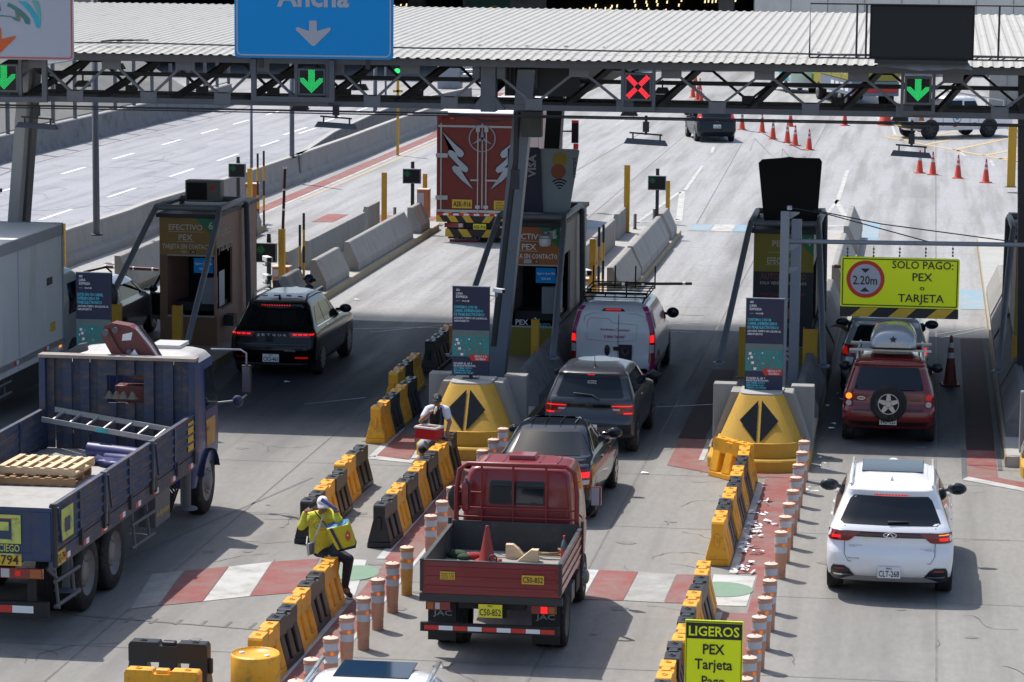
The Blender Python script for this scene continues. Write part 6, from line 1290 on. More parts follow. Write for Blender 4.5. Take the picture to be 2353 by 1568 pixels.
g=MB(); g.box(-.42,.42,1.75,2.45,1.656,1.672,'glass_mid'); g.build('sunroof',r,bev=.01); roofrails(c,r,.75,2.6,1.62,.66,'car_silver',.05,.028); mirror_(r,.88,3.0,1.1,'car_white')
for sg in (1,-1):
    g=MB(); rows=[(.8,.6,.9),(1.0,.6,.88)]; c.rp(g,[(z,a,b) if sg>0 else (z,-b,-a) for z,a,b in rows],'lens_red',.014,5); g.build('tail_light',r)
for y in (.9,3.6):
    for sg in (-1,1): wheel(r,sg*.905,y,.35,.22,sg)
# ---- white car with open door, left lane ----
r=root('hatchback',(-19.2,64.2,0),'pale car with its right front door open behind the first banner','car',R(-1))
c=Car([(.25,.2),(.5,0),(.8,.05),(1.0,.12),(1.42,.5),(1.5,.9),(1.54,1.2)],[(.25,3.7),(.7,4.0),(.95,3.7),(1.02,3.1),(1.45,2.4),(1.54,2.0)],[(.25,.78),(.5,.86),(.9,.86),(1.05,.8),(1.4,.68),(1.5,.6),(1.54,.42)],rr=.22)
c.body(r,'car_silver'); arch(c,r,(.75,3.2),.32); g=MB(); c.rp(g,[(1.05,-.6,.6),(1.38,-.52,.52)],'glass_dark'); g.build('rear_window',r); g=MB(); c.sp(g,[(1.05,.7,2.8),(1.38,.9,2.35)],'glass_mid'); g.build('side_window',r); mirror_(r,.84,2.9,1.08,'black_plastic',.24,.17)
for y in (.75,3.2):
    for sg in (-1,1): wheel(r,sg*.855,y,.32,.2,sg)
d=MB(); d.T=Matrix.Translation((.86,2.95,0))@Matrix.Rotation(R(62),4,'Z')
prof=[(0,.35),(0,1.02),(-.35,1.5),(-.5,1.56),(-.85,1.56),(-1.0,1.48),(-1.05,1.02),(-1.02,.5),(-.9,.35)]
d.prism([(-.02,.35),(-.02,1.0),(-1.05,1.02),(-1.02,.5),(-.9,.35)],-.05,.05,'car_silver','x')
fr=[(-.02,1.0),(-.38,1.5),(-.5,1.56),(-.85,1.56),(-1.0,1.48),(-1.05,1.0)]
d.tube([(0,a,b) for a,b in fr],.035,'black_plastic',6); d.add([(-.055,-.1,.45),(-.055,-.95,.5),(-.055,-1.0,.98),(-.055,-.08,.96)],[(0,1,2,3)],'matt_black'); d.build('open_door',r)
# ---------------- white and pink van with roof rack ----------------
r=root('van',(-6.55,61.1,0),'white and magenta panel van with a black roof rack, plate BBV-838','van')
c=Car([(.25,.2),(.4,.03),(.55,0),(.75,.03),(1.2,.05),(1.62,.12),(1.74,.22),(1.8,.5)],[(.25,4.0),(.5,4.35),(.95,4.2),(1.05,3.7),(1.1,3.4),(1.6,2.8),(1.74,2.65),(1.8,2.3)],[(.25,.84),(.5,.91),(1.0,.91),(1.3,.87),(1.6,.79),(1.72,.72),(1.78,.6),(1.8,.5)],rr=.14,bow=.03)
c.body(r,'van_white'); arch(c,r,(.8,3.6),.34)
g=MB(); 
for sg in (1,-1):
    rows=[(.3,.76,.90),(.5,.80,.905),(.95,.80,.905),(1.25,.78,.87),(1.6,.68,.78),(1.72,.6,.71)]; c.rp(g,[(z,a,b) if sg>0 else (z,-b,-a) for z,a,b in rows],'van_pink',.006,5)
c.sp(g,[(1.25,.12,2.4),(1.6,.2,2.3),(1.7,.25,2.2)],'van_pink',.006,10); c.sp(g,[(.3,.1,1.4),(.5,.05,1.4),(.62,.05,1.2)],'van_pink',.0065,10); g.build('magenta_trim',r)
for sg in (1,-1):
    g=MB(); rows=[(.55,.77,.895),(1.18,.79,.88)]; c.rp(g,[(z,a,b) if sg>0 else (z,-b,-a) for z,a,b in rows],'lens_red',.014,4); o=g.build('tail_light',r)
    g=MB(); rows=[(.98,.79,.885),(1.14,.80,.88)]; c.rp(g,[(z,a,b) if sg>0 else (z,-b,-a) for z,a,b in rows],'brake_led',.022,3); rows=[(.76,.785,.885),(.93,.79,.885)]; c.rp(g,[(z,a,b) if sg>0 else (z,-b,-a) for z,a,b in rows],'lens_clear',.022,3); g.build('lamp_segment',o)
g=MB(); c.rp(g,[(1.63,-.26,.26),(1.68,-.2,.2)],'black_plastic',.02); c.rp(g,[(1.65,-.17,.17),(1.665,-.17,.17)],'brake_led',.028); g.build('high_brake_light',r)
g=MB(); g.tube([(.12,c.ry(.12,z)-.012,z) for z in (.42,.8,1.2,1.58)],.006,'steel_grey',4)
g.tube([(x,c.ry(x,z)-.008,z) for x,z in ((-.62,1.5),(-.62,.42),(.7,.42),(.7,1.5),(.5,1.58),(-.45,1.58),(-.62,1.5))],.005,'steel_light',4)
g.tube([(x,c.ry(x,z)-.008,z) for x,z in ((-.55,1.4),(-.55,1.02),(.05,.98),(.5,1.02),(.52,1.35),(.0,1.38),(-.1,1.47),(-.48,1.48),(-.55,1.4))],.004,'steel_light',4); g.build('door_seam',r)
g=MB(); g.ell((-.11,c.ry(0,.8)-.02,.8),(.06,.02,.12),'black_plastic'); g.box(.02,.16,c.ry(0,.83)-.035,c.ry(0,.83),.8,.88,'black_plastic'); g.box(.14,.42,c.ry(0,.8)-.04,c.ry(0,.8),.6,.93,'black_plastic'); g.build('door_handle',r,bev=.01)
y=c.ry(0,.78)-.05; g=MB(); g.add([(.2,y,.86),(.36,y,.86),(.35,y,.75),(.28,y,.69),(.21,y,.75)],[(0,4,3,2,1)],'chrome'); g.add([(.23,y-.003,.845),(.33,y-.003,.845),(.31,y-.003,.77),(.28,y-.003,.73),(.25,y-.003,.77)],[(0,4,3,2,1)],'matt_black'); g.build('shield_badge',r)
g=MB(); g.text('Atrévete',-.12,1.245,.06,'van_pink',c.ry(.1,1.24)-.012,w=.3); g.text('¡Cámbiate!',.2,1.24,.06,'van_pink',c.ry(.2,1.24)-.012,w=.32); g.text('0 800 74 007',.04,1.09,.055,'van_pink',c.ry(.0,1.09)-.012,w=.44,bold=.02); g.build('lettering',r)
plate(c,r,.5,'BBV-838',.3,.1,'plate_yellow',x=-.3,off=.02,top=None); plate(c,r,.5,'BBV-838',.36,.11,'plate_orange',x=.32,off=.02,top=None)
g=MB(); c.rp(g,[(.3,-.8,.8),(.42,-.84,.84)],'black_plastic',.012); c.rp(g,[(.3,.5,.68),(.34,.5,.68)],'cone_red',.02); g.build('bumper',r)
g=MB()
for z,ya,yb in ((1.9,.35,2.3),(1.99,.4,2.25)): g.tube([(-.68,ya,z),(.68,ya,z),(.68,yb,z),(-.68,yb,z),(-.68,ya,z)],.016,'matt_black',6)
for x in (-.68,-.2,.25,.68):
    g.tube([(x,.35,1.9),(x,.4,1.99)],.014,'matt_black',6); g.tube([(x,2.25,1.86),(x,2.3,2.35)],.016,'matt_black',6)
g.tube([(-.6,.35,1.78),(-.66,.35,1.92)],.02,'matt_black'); g.tube([(.6,.35,1.78),(.66,.35,1.92)],.02,'matt_black'); g.tube([(.25,.35,1.9),(.25,.36,2.25)],.016,'matt_black',6)
for yy in (.9,1.5,2.0): g.tube([(-.68,yy,1.9),(.68,yy,1.9)],.013,'matt_black',6)
g.build('roof_rack',r); mirror_(r,.9,3.35,1.2,'black_plastic',.28,.24); g=MB(); c.sp(g,[(1.1,2.45,3.5),(1.55,2.5,3.0)],'glass_dark'); g.build('side_window',r); g=MB(); c.fp(g,[(1.14,-.7,.7),(1.6,-.6,.6)],'glass_dark'); g.build('windscreen',r)
for y in (.8,3.6):
    for sg in (-1,1): wheel(r,sg*.91,y,.33,.21,sg)
# ---------------- red flatbed truck (foreground) ----------------
def truckwheel(root_,x,y,rad,wid,sg,dual=False,rim='rim_grey'):
    g=MB(); 
    def one(cx): 
        pr=[(rad*.55,-wid/2),(rad*.93,-wid/2),(rad,-wid/2+.04),(rad,wid/2-.04),(rad*.93,wid/2),(rad*.6,wid/2)]; g.lathe([(a,b*sg) for a,b in pr],'rubber',(cx,y,rad),36,'x',False)
        for k in range(3): g.lathe([(rad+.004,(-.25+.25*k)*wid-.012),(rad+.004,(-.25+.25*k)*wid+.012)],'matt_black',(cx,y,rad),36,'x',False)
    one(x-sg*wid/2)
    if dual: one(x-sg*(wid*1.5+.05))
    t=g.build('wheel',root_); g=MB(); xf=x
    d=-.09 if dual else -.01
    g.lathe([(rad*.6,0),(rad*.56,sg*d),(rad*.3,sg*d*.9),(rad*.27,sg*(d*.4 if dual else .05)),(rad*.15,sg*(d*.3 if dual else .07)),(0,sg*(d*.3 if dual else .07))],rim,(xf,y,rad),28,'x',False)
    for k in range(8): a=2*math.pi*k/8; g.lathe([(.018,0),(.018,sg*.03),(0,sg*.03)],rim,(xf+sg*d*.8,y+rad*.36*math.cos(a),rad+rad*.36*math.sin(a)),6,'x')
    g.build('rim',t); return t
mat('rim_grey',(.2,.2,.195),.6,var=.2,dirt=(.12,.1,.08),da=.3,ds=4); mat('bed_steel',(.27,.265,.245),.75,var=.15,sc=4,bump=.2,dirt=(.36,.33,.28),da=.35,ds=3); mat('bed_dark',(.035,.037,.04),.6,var=.2,dirt=(.08,.075,.07),da=.3); mat('rear_dark',(.012,.012,.013),.7,var=.2)
r=root('flatbed_truck',(-5.62,37.65,0),'red small flatbed truck with plate C50-852 and a cone in its bed','truck',R(.2)); W_=.935
zb,zt=1.02,1.38
g=MB(); g.box(-W_+.03,W_-.03,.03,2.42,zb-.06,zb+.0,'bed_steel'); g.build('bed_floor',r)
g=MB(); 
def panelx(g,x0,x1,y0,y1,z0,z1,m,ribs,axis,out,mi='bed_dark'):
    g.box(x0,x1,y0,y1,z0,z1,m)
    for k in range(ribs):
        z=z0+(z1-z0)*(k+.7)/(ribs+.4)
        if axis=='y': g.box(x0+.05,x1-.05,y0-.014,y0,z-.022,z+.022,m)
        else: g.box(x1 if out>0 else x0-.014,x1+.014 if out>0 else x0,y0+.05,y1-.05,z-.022,z+.022,m)
panelx(g,-W_,W_,-.03,0,zb-.08,zt,'cab_red',3,'y',-1); g.build('tailgate',r,bev=.006)
for sg in (1,-1):
    g=MB(); x0,x1=(W_-.03,W_) if sg>0 else (-W_,-W_+.03); panelx(g,x0,x1,.005,2.42,zb-.08,zt,'cab_red',3,'x',sg); g.box(min(sg*(W_-.03),sg*(W_-.036)),max(sg*(W_-.03),sg*(W_-.036)),.01,2.4,zb,zt-.005,'bed_dark'); g.box(x0-.012,x1+.012,.0,2.42,zt,zt+.02,'bed_dark'); g.build('side_panel',r)
g=MB(); g.box(-W_+.03,W_-.03,.0,.006,zb,zt-.005,'bed_dark'); g.box(-W_-.012,W_+.012,-.035,.01,zt,zt+.018,'bed_dark'); g.box(-W_+.03,W_-.03,2.38,2.42,zb,zt+.06,'bed_dark'); g.build('bed_lining',r)
g=MB(); g.box(-W_-.03,W_+.03,-.02,.06,zb-.19,zb-.085,'steel_dark'); g.box(-.45,.45,.1,2.4,zb-.3,zb-.07,'rear_dark'); g.box(-W_+.05,W_-.05,.1,2.4,zb-.14,zb-.06,'rear_dark')
for x in (-.12,.15): g.box(x-.05,x+.05,.06,.12,zb-.4,zb-.19,'rear_dark')
g.build('chassis',r)
for sg in (1,-1):
    g=MB(); g.box(min(sg*.55,sg*.88),max(sg*.55,sg*.88),-.005,.05,zb-.31,zb-.2,'lens_red'); o=g.build('tail_light',r); g=MB(); a=sg*.72
    g.rect(a-.045,a+.045,zb-.3,zb-.21,-.01,'lens_clear' if sg<0 else 'brake_led') if sg>0 else g.rect(a-.03,a+.03,zb-.3,zb-.21,-.01,'lens_clear')
    g.rect(sg*.82-.04,sg*.82+.04,zb-.3,zb-.21,-.01,'lens_orange'); g.build('lamp_segment',o)
    g=MB(); g.box(min(sg*.52,sg*.9),max(sg*.52,sg*.9),.3,.31,.22,zb-.2,'rear_dark'); g.text('JAC',sg*.7,zb-.42,.07,'steel_light',.292,w=.26); g.build('mud_flap',r)
g=MB(); g.box(-W_-.0,W_+.0,-.12,-.06,.44,.56,'rear_dark')
for k in range(9): a=-.88+k*.196; g.rect(a,a+.19,.465,.525,-.124,'red_white_r' if k%2==0 else 'white')
g.build('rear_bumper',r)
g=MB(); g.box(-.16,.16,-.045,-.03,zb-.38,zb-.2,'plate_yellow'); g.text('C50-852',0,zb-.305,.09,'text_black',-.049,w=.29); g.text('PERU',0,zb-.22,.022,'text_black',-.049); g.build('number_plate',r)
g=MB(); g.rect(.42,.72,zb+.1,zb+.22,-.05,'plate_orange'); g.text('C50-852',.57,zb+.16,.075,'text_black',-.054,w=.27); g.rect(-.68,-.48,zb+.12,zb+.23,-.05,'plate_orange')
for k,t in enumerate(('Largo: 5.09','Ancho: 1.86','ALTO: 2.10')): g.text(t,-.58,zb+.205-k*.032,.022,'text_black',-.054,w=.17)
g.build('painted_plate',r)
g=MB(); g.tube([(.02+.05*math.cos(a),.02,zt+.05+.05*math.sin(a)) for a in [2*math.pi*k/14 for k in range(15)]],.012,'steel_dark',6); g.build('tow_ring',r)
g=MB()
for sg in (1,-1): g.box(sg*(W_)-.02,sg*W_+.02,-.05,.05,zb-.05,zt+.03,'steel_dark'); g.box(sg*(W_+.01)-.02,sg*(W_+.01)+.02,2.36,2.44,zb-.1,zt+.1,'steel_dark')
g.build('hinge_post',r)
# cab
cabc=Car([(.5,2.5),(.9,2.5),(1.95,2.56),(2.16,2.62),(2.22,2.8)],[(.5,4.4),(1.0,4.5),(1.3,4.4),(2.05,4.0),(2.16,3.8),(2.22,3.5)],[(.5,.78),(1.0,.8),(1.5,.79),(2.05,.74),(2.14,.7),(2.2,.6),(2.22,.5)],rr=.1,rf=.2,bow=.02,bowf=.05)
cabc.body(r,'cab_red',name='cab'); g=MB(); cabc.rp(g,[(1.66,-.38,.38),(1.69,-.41,.41),(1.97,-.40,.40),(2.0,-.37,.37)],'black_plastic',.006); cabc.rp(g,[(1.69,-.37,.37),(1.975,-.37,.37)],'glass_mid',.014); g.build('rear_window',r)
g=MB(); cabc.sp(g,[(1.3,3.0,3.9),(1.82,3.0,3.7)],'glass_mid'); g.build('side_window',r); g=MB(); cabc.fp(g,[(1.3,-.68,.68),(1.85,-.62,.62)],'glass_mid'); g.build('windscreen',r)
g=MB(); g.hexa([(-.2,3.0,2.215),(.2,3.0,2.215),(.2,3.4,2.215),(-.2,3.4,2.215)],[(-.19,3.02,2.29),(.19,3.02,2.29),(.19,3.38,2.28),(-.19,3.38,2.28)],'cab_red'); g.build('roof_vent',r,bev=.02)
g=MB(); 
for k in range(5): g.box(-.52+k*.26,-.50+k*.26,2.85,3.4,2.216,2.228,'cab_red')
g.build('roof_rib',r)
mat('rack_red',(.2,.015,.018),.4,var=.1,dirt=(.1,.04,.03),da=.2)
g=MB(); t=.022
g.tube([(-.86,2.45,.95),(-.86,2.45,1.85),(-.82,2.45,2.16),(-.70,2.45,2.25),(.70,2.45,2.25),(.82,2.45,2.16),(.86,2.45,1.85),(.86,2.45,.95)],.035,'rack_red',8)
for x in (-.5,-.05,.42): g.tube([(x,2.45,1.3),(x,2.45,2.25)],.016,'rack_red',6)
for z in (1.49,1.84): g.tube([(-.86,2.45,z),(.86,2.45,z)],.016,'rack_red',6) if z<1.5 else g.tube([(-.86,2.45,z),(-.5,2.45,z)],.016,'rack_red',6)
g.tube([(-.86,2.45,1.62),(.86,2.45,1.62)],.014,'rack_red',6); g.build('headboard_rack',r)
g=MB(); g.cap((-.72,2.4,1.62),(-.72,2.4,1.95),.06,.06,'cab_red'); g.cap((-.72,2.4,1.98),(-.72,2.4,2.04),.03,.02,'steel_light'); g.tube([(-.72,2.38,2.04),(-.65,2.36,1.95),(-.66,2.37,1.65)],.012,'steel_dark',6); g.build('fire_extinguisher',r)
for sg,x,z in ((1,.97,1.55),): 
    g=MB(); g.box(x-.07,x+.075,3.9,3.96,z-.14,z+.14,'lens_red'); g.rect(x-.065,x+.05,z-.13,z+.13,3.895,'sign_grey_white'); g.tube([(.82,3.95,1.2),(x,3.95,z-.2)],.015,'steel_dark',6); g.build('mirror',r,bev=.02)
g=MB(); g.ell((-1.1,3.9,1.45),(.12,.05,.2),'black_plastic'); g.tube([(-.82,3.95,1.2),(-1.1,3.95,1.35)],.015,'steel_dark',6); g.build('mirror',r)
for sg in (1,-1): truckwheel(r,sg*.9,1.12,.36,.2,sg,True); truckwheel(r,sg*.82,3.85,.36,.2,sg)
g=MB(); g.box(.72,.92,2.0,2.4,.55,.8,'rear_dark'); g.box(.7,.9,1.6,1.95,.5,.75,'steel_grey'); g.build('side_box',r)
# load of the red truck
def rel(o,x,y,z=0): return (o.location.x+x,o.location.y+y,z)
e=make_cone('plain red cone standing in the bed of the red flatbed truck',rel(r,-.3,1.62,zb),.52,'cone_load',False,None); e.scale=(.8,.8,1)
e=root('wood_wedge',rel(r,.12,1.9,zb),'wooden wheel chocks lying in the bed of the red flatbed','wood block'); g=MB(); g.prism([(-.2,0),(.1,0),(-.02,.14),(-.1,.2),(-.2,.2)],0,.12,'wood','y'); g.prism([(-.02,0),(.28,0),(.28,.17),(.18,.17)],-.16,-.04,'wood','y'); g.build('wedge',e)
e=root('tarp_bundle',rel(r,-.7,1.75,zb),'crumpled red and green cloths in the corner of the red truck bed','cloth'); g=MB(); g.ell((-.05,.1,.04),(.16,.1,.06),'cloth_green') if 0 else None
mat('cloth_green',(.03,.06,.03),.9,var=.4,sc=12); mat('cloth_red',(.3,.03,.03),.9,var=.3,sc=12)
g.ell((-.05,.1,.04),(.16,.1,.07),'cloth_green'); g.ell((.2,.05,.04),(.14,.08,.06),'cloth_red'); g.ell((.05,.02,.03),(.1,.09,.05),'cloth_green'); g.build('cloth',e,sub=1)
e=root('rope_coil',rel(r,.52,2.05,zb),'brown rope lying at the right corner of the red truck bed','rope'); g=MB(); g.tube([(.25*math.cos(k*.9)*(1-.03*k),.1*math.sin(k*.9),.02+.012*k) for k in range(9)],.018,'wood_dark',6); g.build('rope',e)
e=root('soda_bottle',rel(r,.74,1.95,1.12),'clear cola bottle with red cap wedged at the right side of the red truck bed','bottle'); g=MB(); mat('bottle_clear',(.2,.22,.23),.1,var=0,trans=.3); g.lathe([(.045,-.18),(.05,-.1),(.05,.1),(.03,.17),(.014,.2),(.014,.23),(0,.23)],'bottle_clear',n=14); g.build('bottle_body',e); g=MB(); g.lathe([(.0515,-.06),(.0515,.05)],'red_sign',n=14,cap=False); g.build('bottle_label',e); g=MB(); g.lathe([(.018,.22),(.018,.25),(0,.25)],'red_sign',n=12); g.build('bottle_cap',e)
# ---------------- blue crane truck ----------------
r=root('crane_truck',(-12.93,37.6,0),'blue flatbed crane truck with plate C6Q-794 and rusty drop sides','truck',R(-.3)); W_=1.29
fl,zt=1.28,1.9; YB=7.7
mat('bed_plate',(.36,.35,.33),.8,var=.12,sc=6,bump=.3,dirt=(.28,.26,.24),da=.3,ds=2); mat('blue_rust',(.035,.052,.10),.6,var=.25,sc=5,dirt=(.13,.085,.055),da=.45,ds=3.2,stretch=(1,1,3))
g=MB(); g.box(-W_+.04,W_-.04,.05,YB-.05,fl-.1,fl,'bed_plate'); g.build('bed_floor',r)
g=MB(); g.box(-W_,W_,-.02,.05,fl-.12,fl-.0-.005,'truck_blue'); g.box(-W_,W_,-.02,.02,fl-.005,zt,'truck_blue'); g.box(-W_,W_,-.035,-.02,zt-.05,zt+.01,'truck_blue')
g.box(W_-.28,W_-.02,-.04,-.02,fl-.1,zt-.05,'truck_blue'); g.build('tailgate',r,bev=.006)
for sg in (1,-1):
    segs=[(0.04,2.45),(2.5,5.0),(5.05,7.62)]
    for a,b in segs:
        g=MB(); x0,x1=(W_-.05,W_-.01) if sg>0 else (-W_+.01,-W_+.05); g.box(x0,x1,a,b,fl,zt,'blue_rust')
        for k in range(4):
            z=fl+.08+k*.14
            if sg>0: g.prism([(x1,z-.04),(x1+.032,z),(x1,z+.04)],a+.06,b-.06,'blue_rust','y')
            g.prism([((x0 if sg>0 else x1),z-.035),((x0-.02 if sg>0 else x1+.02),z),((x0 if sg>0 else x1),z+.035)],a+.06,b-.06,'blue_rust','y')
        for y in (a+.03,(a+b)/2,b-.03): g.box(x0-.005,x1+.032,y-.035,y+.035,fl-.02,zt+.01,'truck_blue')
        g.box(x0-.015,x1+.015,a,b,zt,zt+.03,'blue_rust'); g.build('side_board',r)
    g=MB(); x0,x1=(W_-.06,W_) if sg>0 else (-W_,-W_+.06); g.box(x0,x1,-.02,YB,fl-.24,fl-.01,'blue_rust')
    for y in (.5,1.4,2.3,3.25,4.1,5.1,6.1,7.2): g.box(x1 if sg>0 else x0-.004,x1+.004 if sg>0 else x0,y,y+.14,fl-.2,fl-.12,'red_white_r'); g.box(x1 if sg>0 else x0-.004,x1+.004 if sg>0 else x0,y+.14,y+.28,fl-.2,fl-.12,'white')
    for y in (1.25,2.38,2.58,3.75,4.92,5.12,6.4,7.5): g.box(x0-.0,x1+.045,y-.04,y+.04,fl-.14,fl+.08,'steel_dark')
    g.build('side_rail',r)
g=MB(); 
for y in (2.47,5.02): g.box(W_-.05,W_+.04,y-.04,y+.04,fl-.1,zt+.05,'steel_grey'); g.box(-W_-.04,-W_+.05,y-.04,y+.04,fl-.1,zt+.05,'steel_grey')
g.box(W_-.04,W_+.05,.0,.06,fl-.2,zt+.06,'steel_dark')
for y in (2.47,5.02,.05): g.bar((W_+.05,y+.03,zt),(W_+.07,y+.12,zt-.5),.03,.03,'truck_blue')
g.build('stake_post',r)
# headboard: ribbed steel wall with an opening
g=MB(); ya=YB; hz=2.78; x=-W_
def hb(x0,x1,z0,z1):
    n=max(1,int((x1-x0)/.14)); 
    for k in range(n): a=x0+(x1-x0)*k/n; b=x0+(x1-x0)*(k+1)/n; g.box(a,b,ya+(.07 if k%2 else 0),ya+.05+(.07 if k%2 else 0),z0,z1,'blue_rust')
hb(-W_+.06,-.2,fl,hz); hb(.42,W_-.06,fl,hz); hb(-.2,.42,fl,2.05); hb(-.2,.42,2.5,hz)
g.box(-W_-.01,-W_+.09,ya-.12,ya+.12,fl,hz,'truck_blue'); g.box(W_-.09,W_+.01,ya-.12,ya+.12,fl,hz,'truck_blue'); g.box(-W_-.02,W_+.02,ya-.13,ya+.13,hz,hz+.05,'concrete_light' if 0 else 'rust_edge') if 0 else None
mat('rust_edge',(.28,.24,.21),.7,var=.25,sc=6); g.box(-W_-.02,W_+.02,ya-.13,ya+.13,hz,hz+.05,'rust_edge'); g.build('headboard',r)
mat('sun_hat',(.18,.15,.11),.9,var=.3,sc=20)
g=MB()
for x in (-.1,.02,.14,.29): g.tube([(x,ya-.02,2.5),(x,ya-.04,2.26)],.006,'steel_dark',4); g.lathe([(.0,.12),(.03,.1),(.06,.03),(.1,0)],'sun_hat',(x,ya-.06,2.14),12)
tag(g.build('hanging_mallets'),'row of four small grey brush heads hanging in the headboard opening','brushes').location=r.location; bpy.data.objects['hanging_mallets'].name='hanging_brush'
# chassis and wheels
g=MB(); g.box(-.45,-.3,.2,9.5,.85,fl-.1,'rear_dark'); g.box(.3,.45,.2,9.5,.85,fl-.1,'rear_dark'); 
for k in range(9): g.box(-1.2,1.2,.4+k*.85,.5+k*.85,fl-.2,fl-.1,'rear_dark')
g.build('chassis',r)
g=MB(); g.box(-1.2,1.2,.0,.1,.38,.58,'rear_dark'); g.rect(.4,1.0,.43,.53,-.004,'white'); g.rect(.2,.7,.43,.53,-.006,'red_white_r'); g.box(.9,1.0,.05,.15,.5,1.0,'rear_dark'); g.box(-1.0,-.9,.05,.15,.5,1.0,'rear_dark'); g.build('rear_bumper',r)
for sg in (1,-1):
    truckwheel(r,sg*1.16,2.05,.55,.29,sg,True); truckwheel(r,sg*1.16,3.42,.55,.29,sg,True); truckwheel(r,sg*1.12,9.05,.55,.3,sg)
    g=MB(); g.box(min(sg*.55,sg*1.15),max(sg*.55,sg*1.15),-.035,.0,fl-.36,fl-.22,'lens_red'); o=g.build('tail_light',r); g=MB(); a=sg*.62; g.rect(a-.06,a+.06,fl-.35,fl-.23,-.04,'lens_clear'); g.rect(sg*1.05-.08,sg*1.05+.08,fl-.35,fl-.23,-.04,'lens_orange'); g.rect(sg*.8-.04,sg*.8+.04,fl-.33,fl-.25,-.042,'brake_soft'); g.build('lamp_segment',o)
g=MB(); 
for z in (.45,.8): g.tube([(1.2,.35,z),(1.24,1.35,z)],.03,'steel_grey',6); g.tube([(1.2,4.15,z),(1.24,5.3,z)],.03,'steel_grey',6)
for y in (.45,1.2,4.3,5.1): g.tube([(1.15,y,fl-.15),(1.22,y,.4)],.025,'steel_grey',6)
g.tube([(1.1,.3,1.0),(1.2,.5,.8)],.025,'steel_grey',6); g.build('side_guard',r)
g=MB(); g.box(.95,1.22,5.45,6.3,.5,1.1,'steel_grey'); g.text('de Agricultura',5.88,.7,.1,'plate_orange',u=(0,1,0),v=(0,0,1),o=(1.226,0,0),w=.7); g.build('tool_box',r,bev=.01)
g=MB(); g.tube([(1.05,7.9,.35),(1.05,7.9,1.35)],.09,'steel_grey',10); g.lathe([(.2,0),(.18,.03),(0,.06)],'steel_grey',(1.05,7.9,.3),12); g.tube([(1.0,1.55,.45),(1.0,1.55,1.2)],.08,'steel_grey',10); g.lathe([(.2,0),(.18,.03),(0,.06)],'steel_grey',(1.0,1.55,.4),12)
for k in range(5): g.tube([(.9,6.5+k*.14,1.15),(1.15,6.5+k*.14,.8),(1.0,6.55+k*.14,.4)],.02,'rubber',6)
g.box(-1.1,1.1,7.85,8.15,1.0,1.5,'steel_dark'); g.build('outrigger',r)
# plates and stickers at the rear
mat('lime_pale',(.50,.55,.12),.6,var=.15,dirt=(.05,.06,.12),da=.3,ds=6)
g=MB(); g.rect(.15,.85,fl+.12,zt-.1,-.038,'lime_pale'); g.rect(.42,.72,fl+.18,fl+.46,-.042,'truck_blue'); g.rect(.46,.68,fl+.3,fl+.42,-.044,'lime_pale'); g.rect(.18,.82,zt-.16,zt-.15,-.041,'red_sign'); g.rect(.18,.19,fl+.2,zt-.15,-.041,'red_sign'); g.text('PUNTO CIEGO',.5,fl+.06,.1,'lime_pale',-.042,w=.66); g.rect(.14,.84,-.045+fl,.0+fl-.02,-.03,'lime_pale'); g.build('blind_spot_sticker',r); g=MB()
U=(0,1,0); g.add([(W_+.03,.3,fl+.1),(W_+.03,.85,fl+.1),(W_+.03,.85,zt-.08),(W_+.03,.3,zt-.08)],[(0,1,2,3)],'lime_pale'); g.add([(W_+.034,.45,fl+.2),(W_+.034,.7,fl+.2),(W_+.034,.7,fl+.4),(W_+.034,.45,fl+.4)],[(0,1,2,3)],'truck_blue'); g.build('blind_spot_sticker',r)
g=MB(); g.rect(.12,.85,fl-.19,fl-.02,-.028,'plate_orange'); g.text('C6Q-794',.48,fl-.105,.13,'text_black',-.034,w=.66); g.build('number_plate',r); g=MB(); g.add([(W_+.005,.12,fl-.22),(W_+.005,.55,fl-.22),(W_+.005,.55,fl-.03),(W_+.005,.12,fl-.03)],[(0,1,2,3)],'plate_orange'); g.text('C6Q-794',.34,fl-.125,.12,'text_black',u=(0,1,0),v=(0,0,1),o=(W_+.01,0,0),w=.38); g.build('number_plate',r); g=MB()
g.add([(W_+.006,7.15,1.35),(W_+.006,7.5,1.35),(W_+.006,7.5,1.85),(W_+.006,7.15,1.85)],[(0,1,2,3)],'plate_orange'); g.build('number_plate',r)
# cab
cc=Car([(.7,8.25),(1.4,8.25),(2.6,8.3),(2.72,8.4),(2.78,8.7)],[(.55,9.95),(1.4,10.05),(1.7,10.0),(2.6,9.75),(2.72,9.6),(2.78,9.4)],[(.55,1.08),(1.0,1.14),(1.8,1.14),(2.6,1.09),(2.70,1.03),(2.76,.92),(2.78,.75)],rr=.15,rf=.25,bow=.03,bowf=.08)
paint('cab_blue',(.016,.045,.17),.4,.25,dirt=(.04,.05,.09),da=.25); paint('cab_roof',(.55,.53,.5),.4,.3,dirt=(.4,.37,.33),da=.3)
g=MB(); zz=[z for z in cc.zs() if z<2.6]+[2.6]; g.ring_loft([cc.ring(z) for z in zz],'cab_blue',True); g.build('cab',r)
g=MB(); g.ring_loft([cc.ring(z) for z in (2.602,2.65,2.7,2.72,2.75,2.76,2.78)],'cab_roof',True); g.box(.2,.7,8.9,9.5,2.78,2.84,'cab_roof'); g.build('cab_roof',r)
g=MB(); cc.sp(g,[(1.75,8.95,9.7),(1.8,8.9,9.7),(2.45,8.95,9.5)],'glass_mid'); g.build('side_window',r); g=MB(); cc.fp(g,[(1.75,-1,1),(2.5,-.95,.95)],'glass_mid'); g.build('windscreen',r)
mat('gold_decal',(.42,.24,.07),.5,var=.3,sc=5)
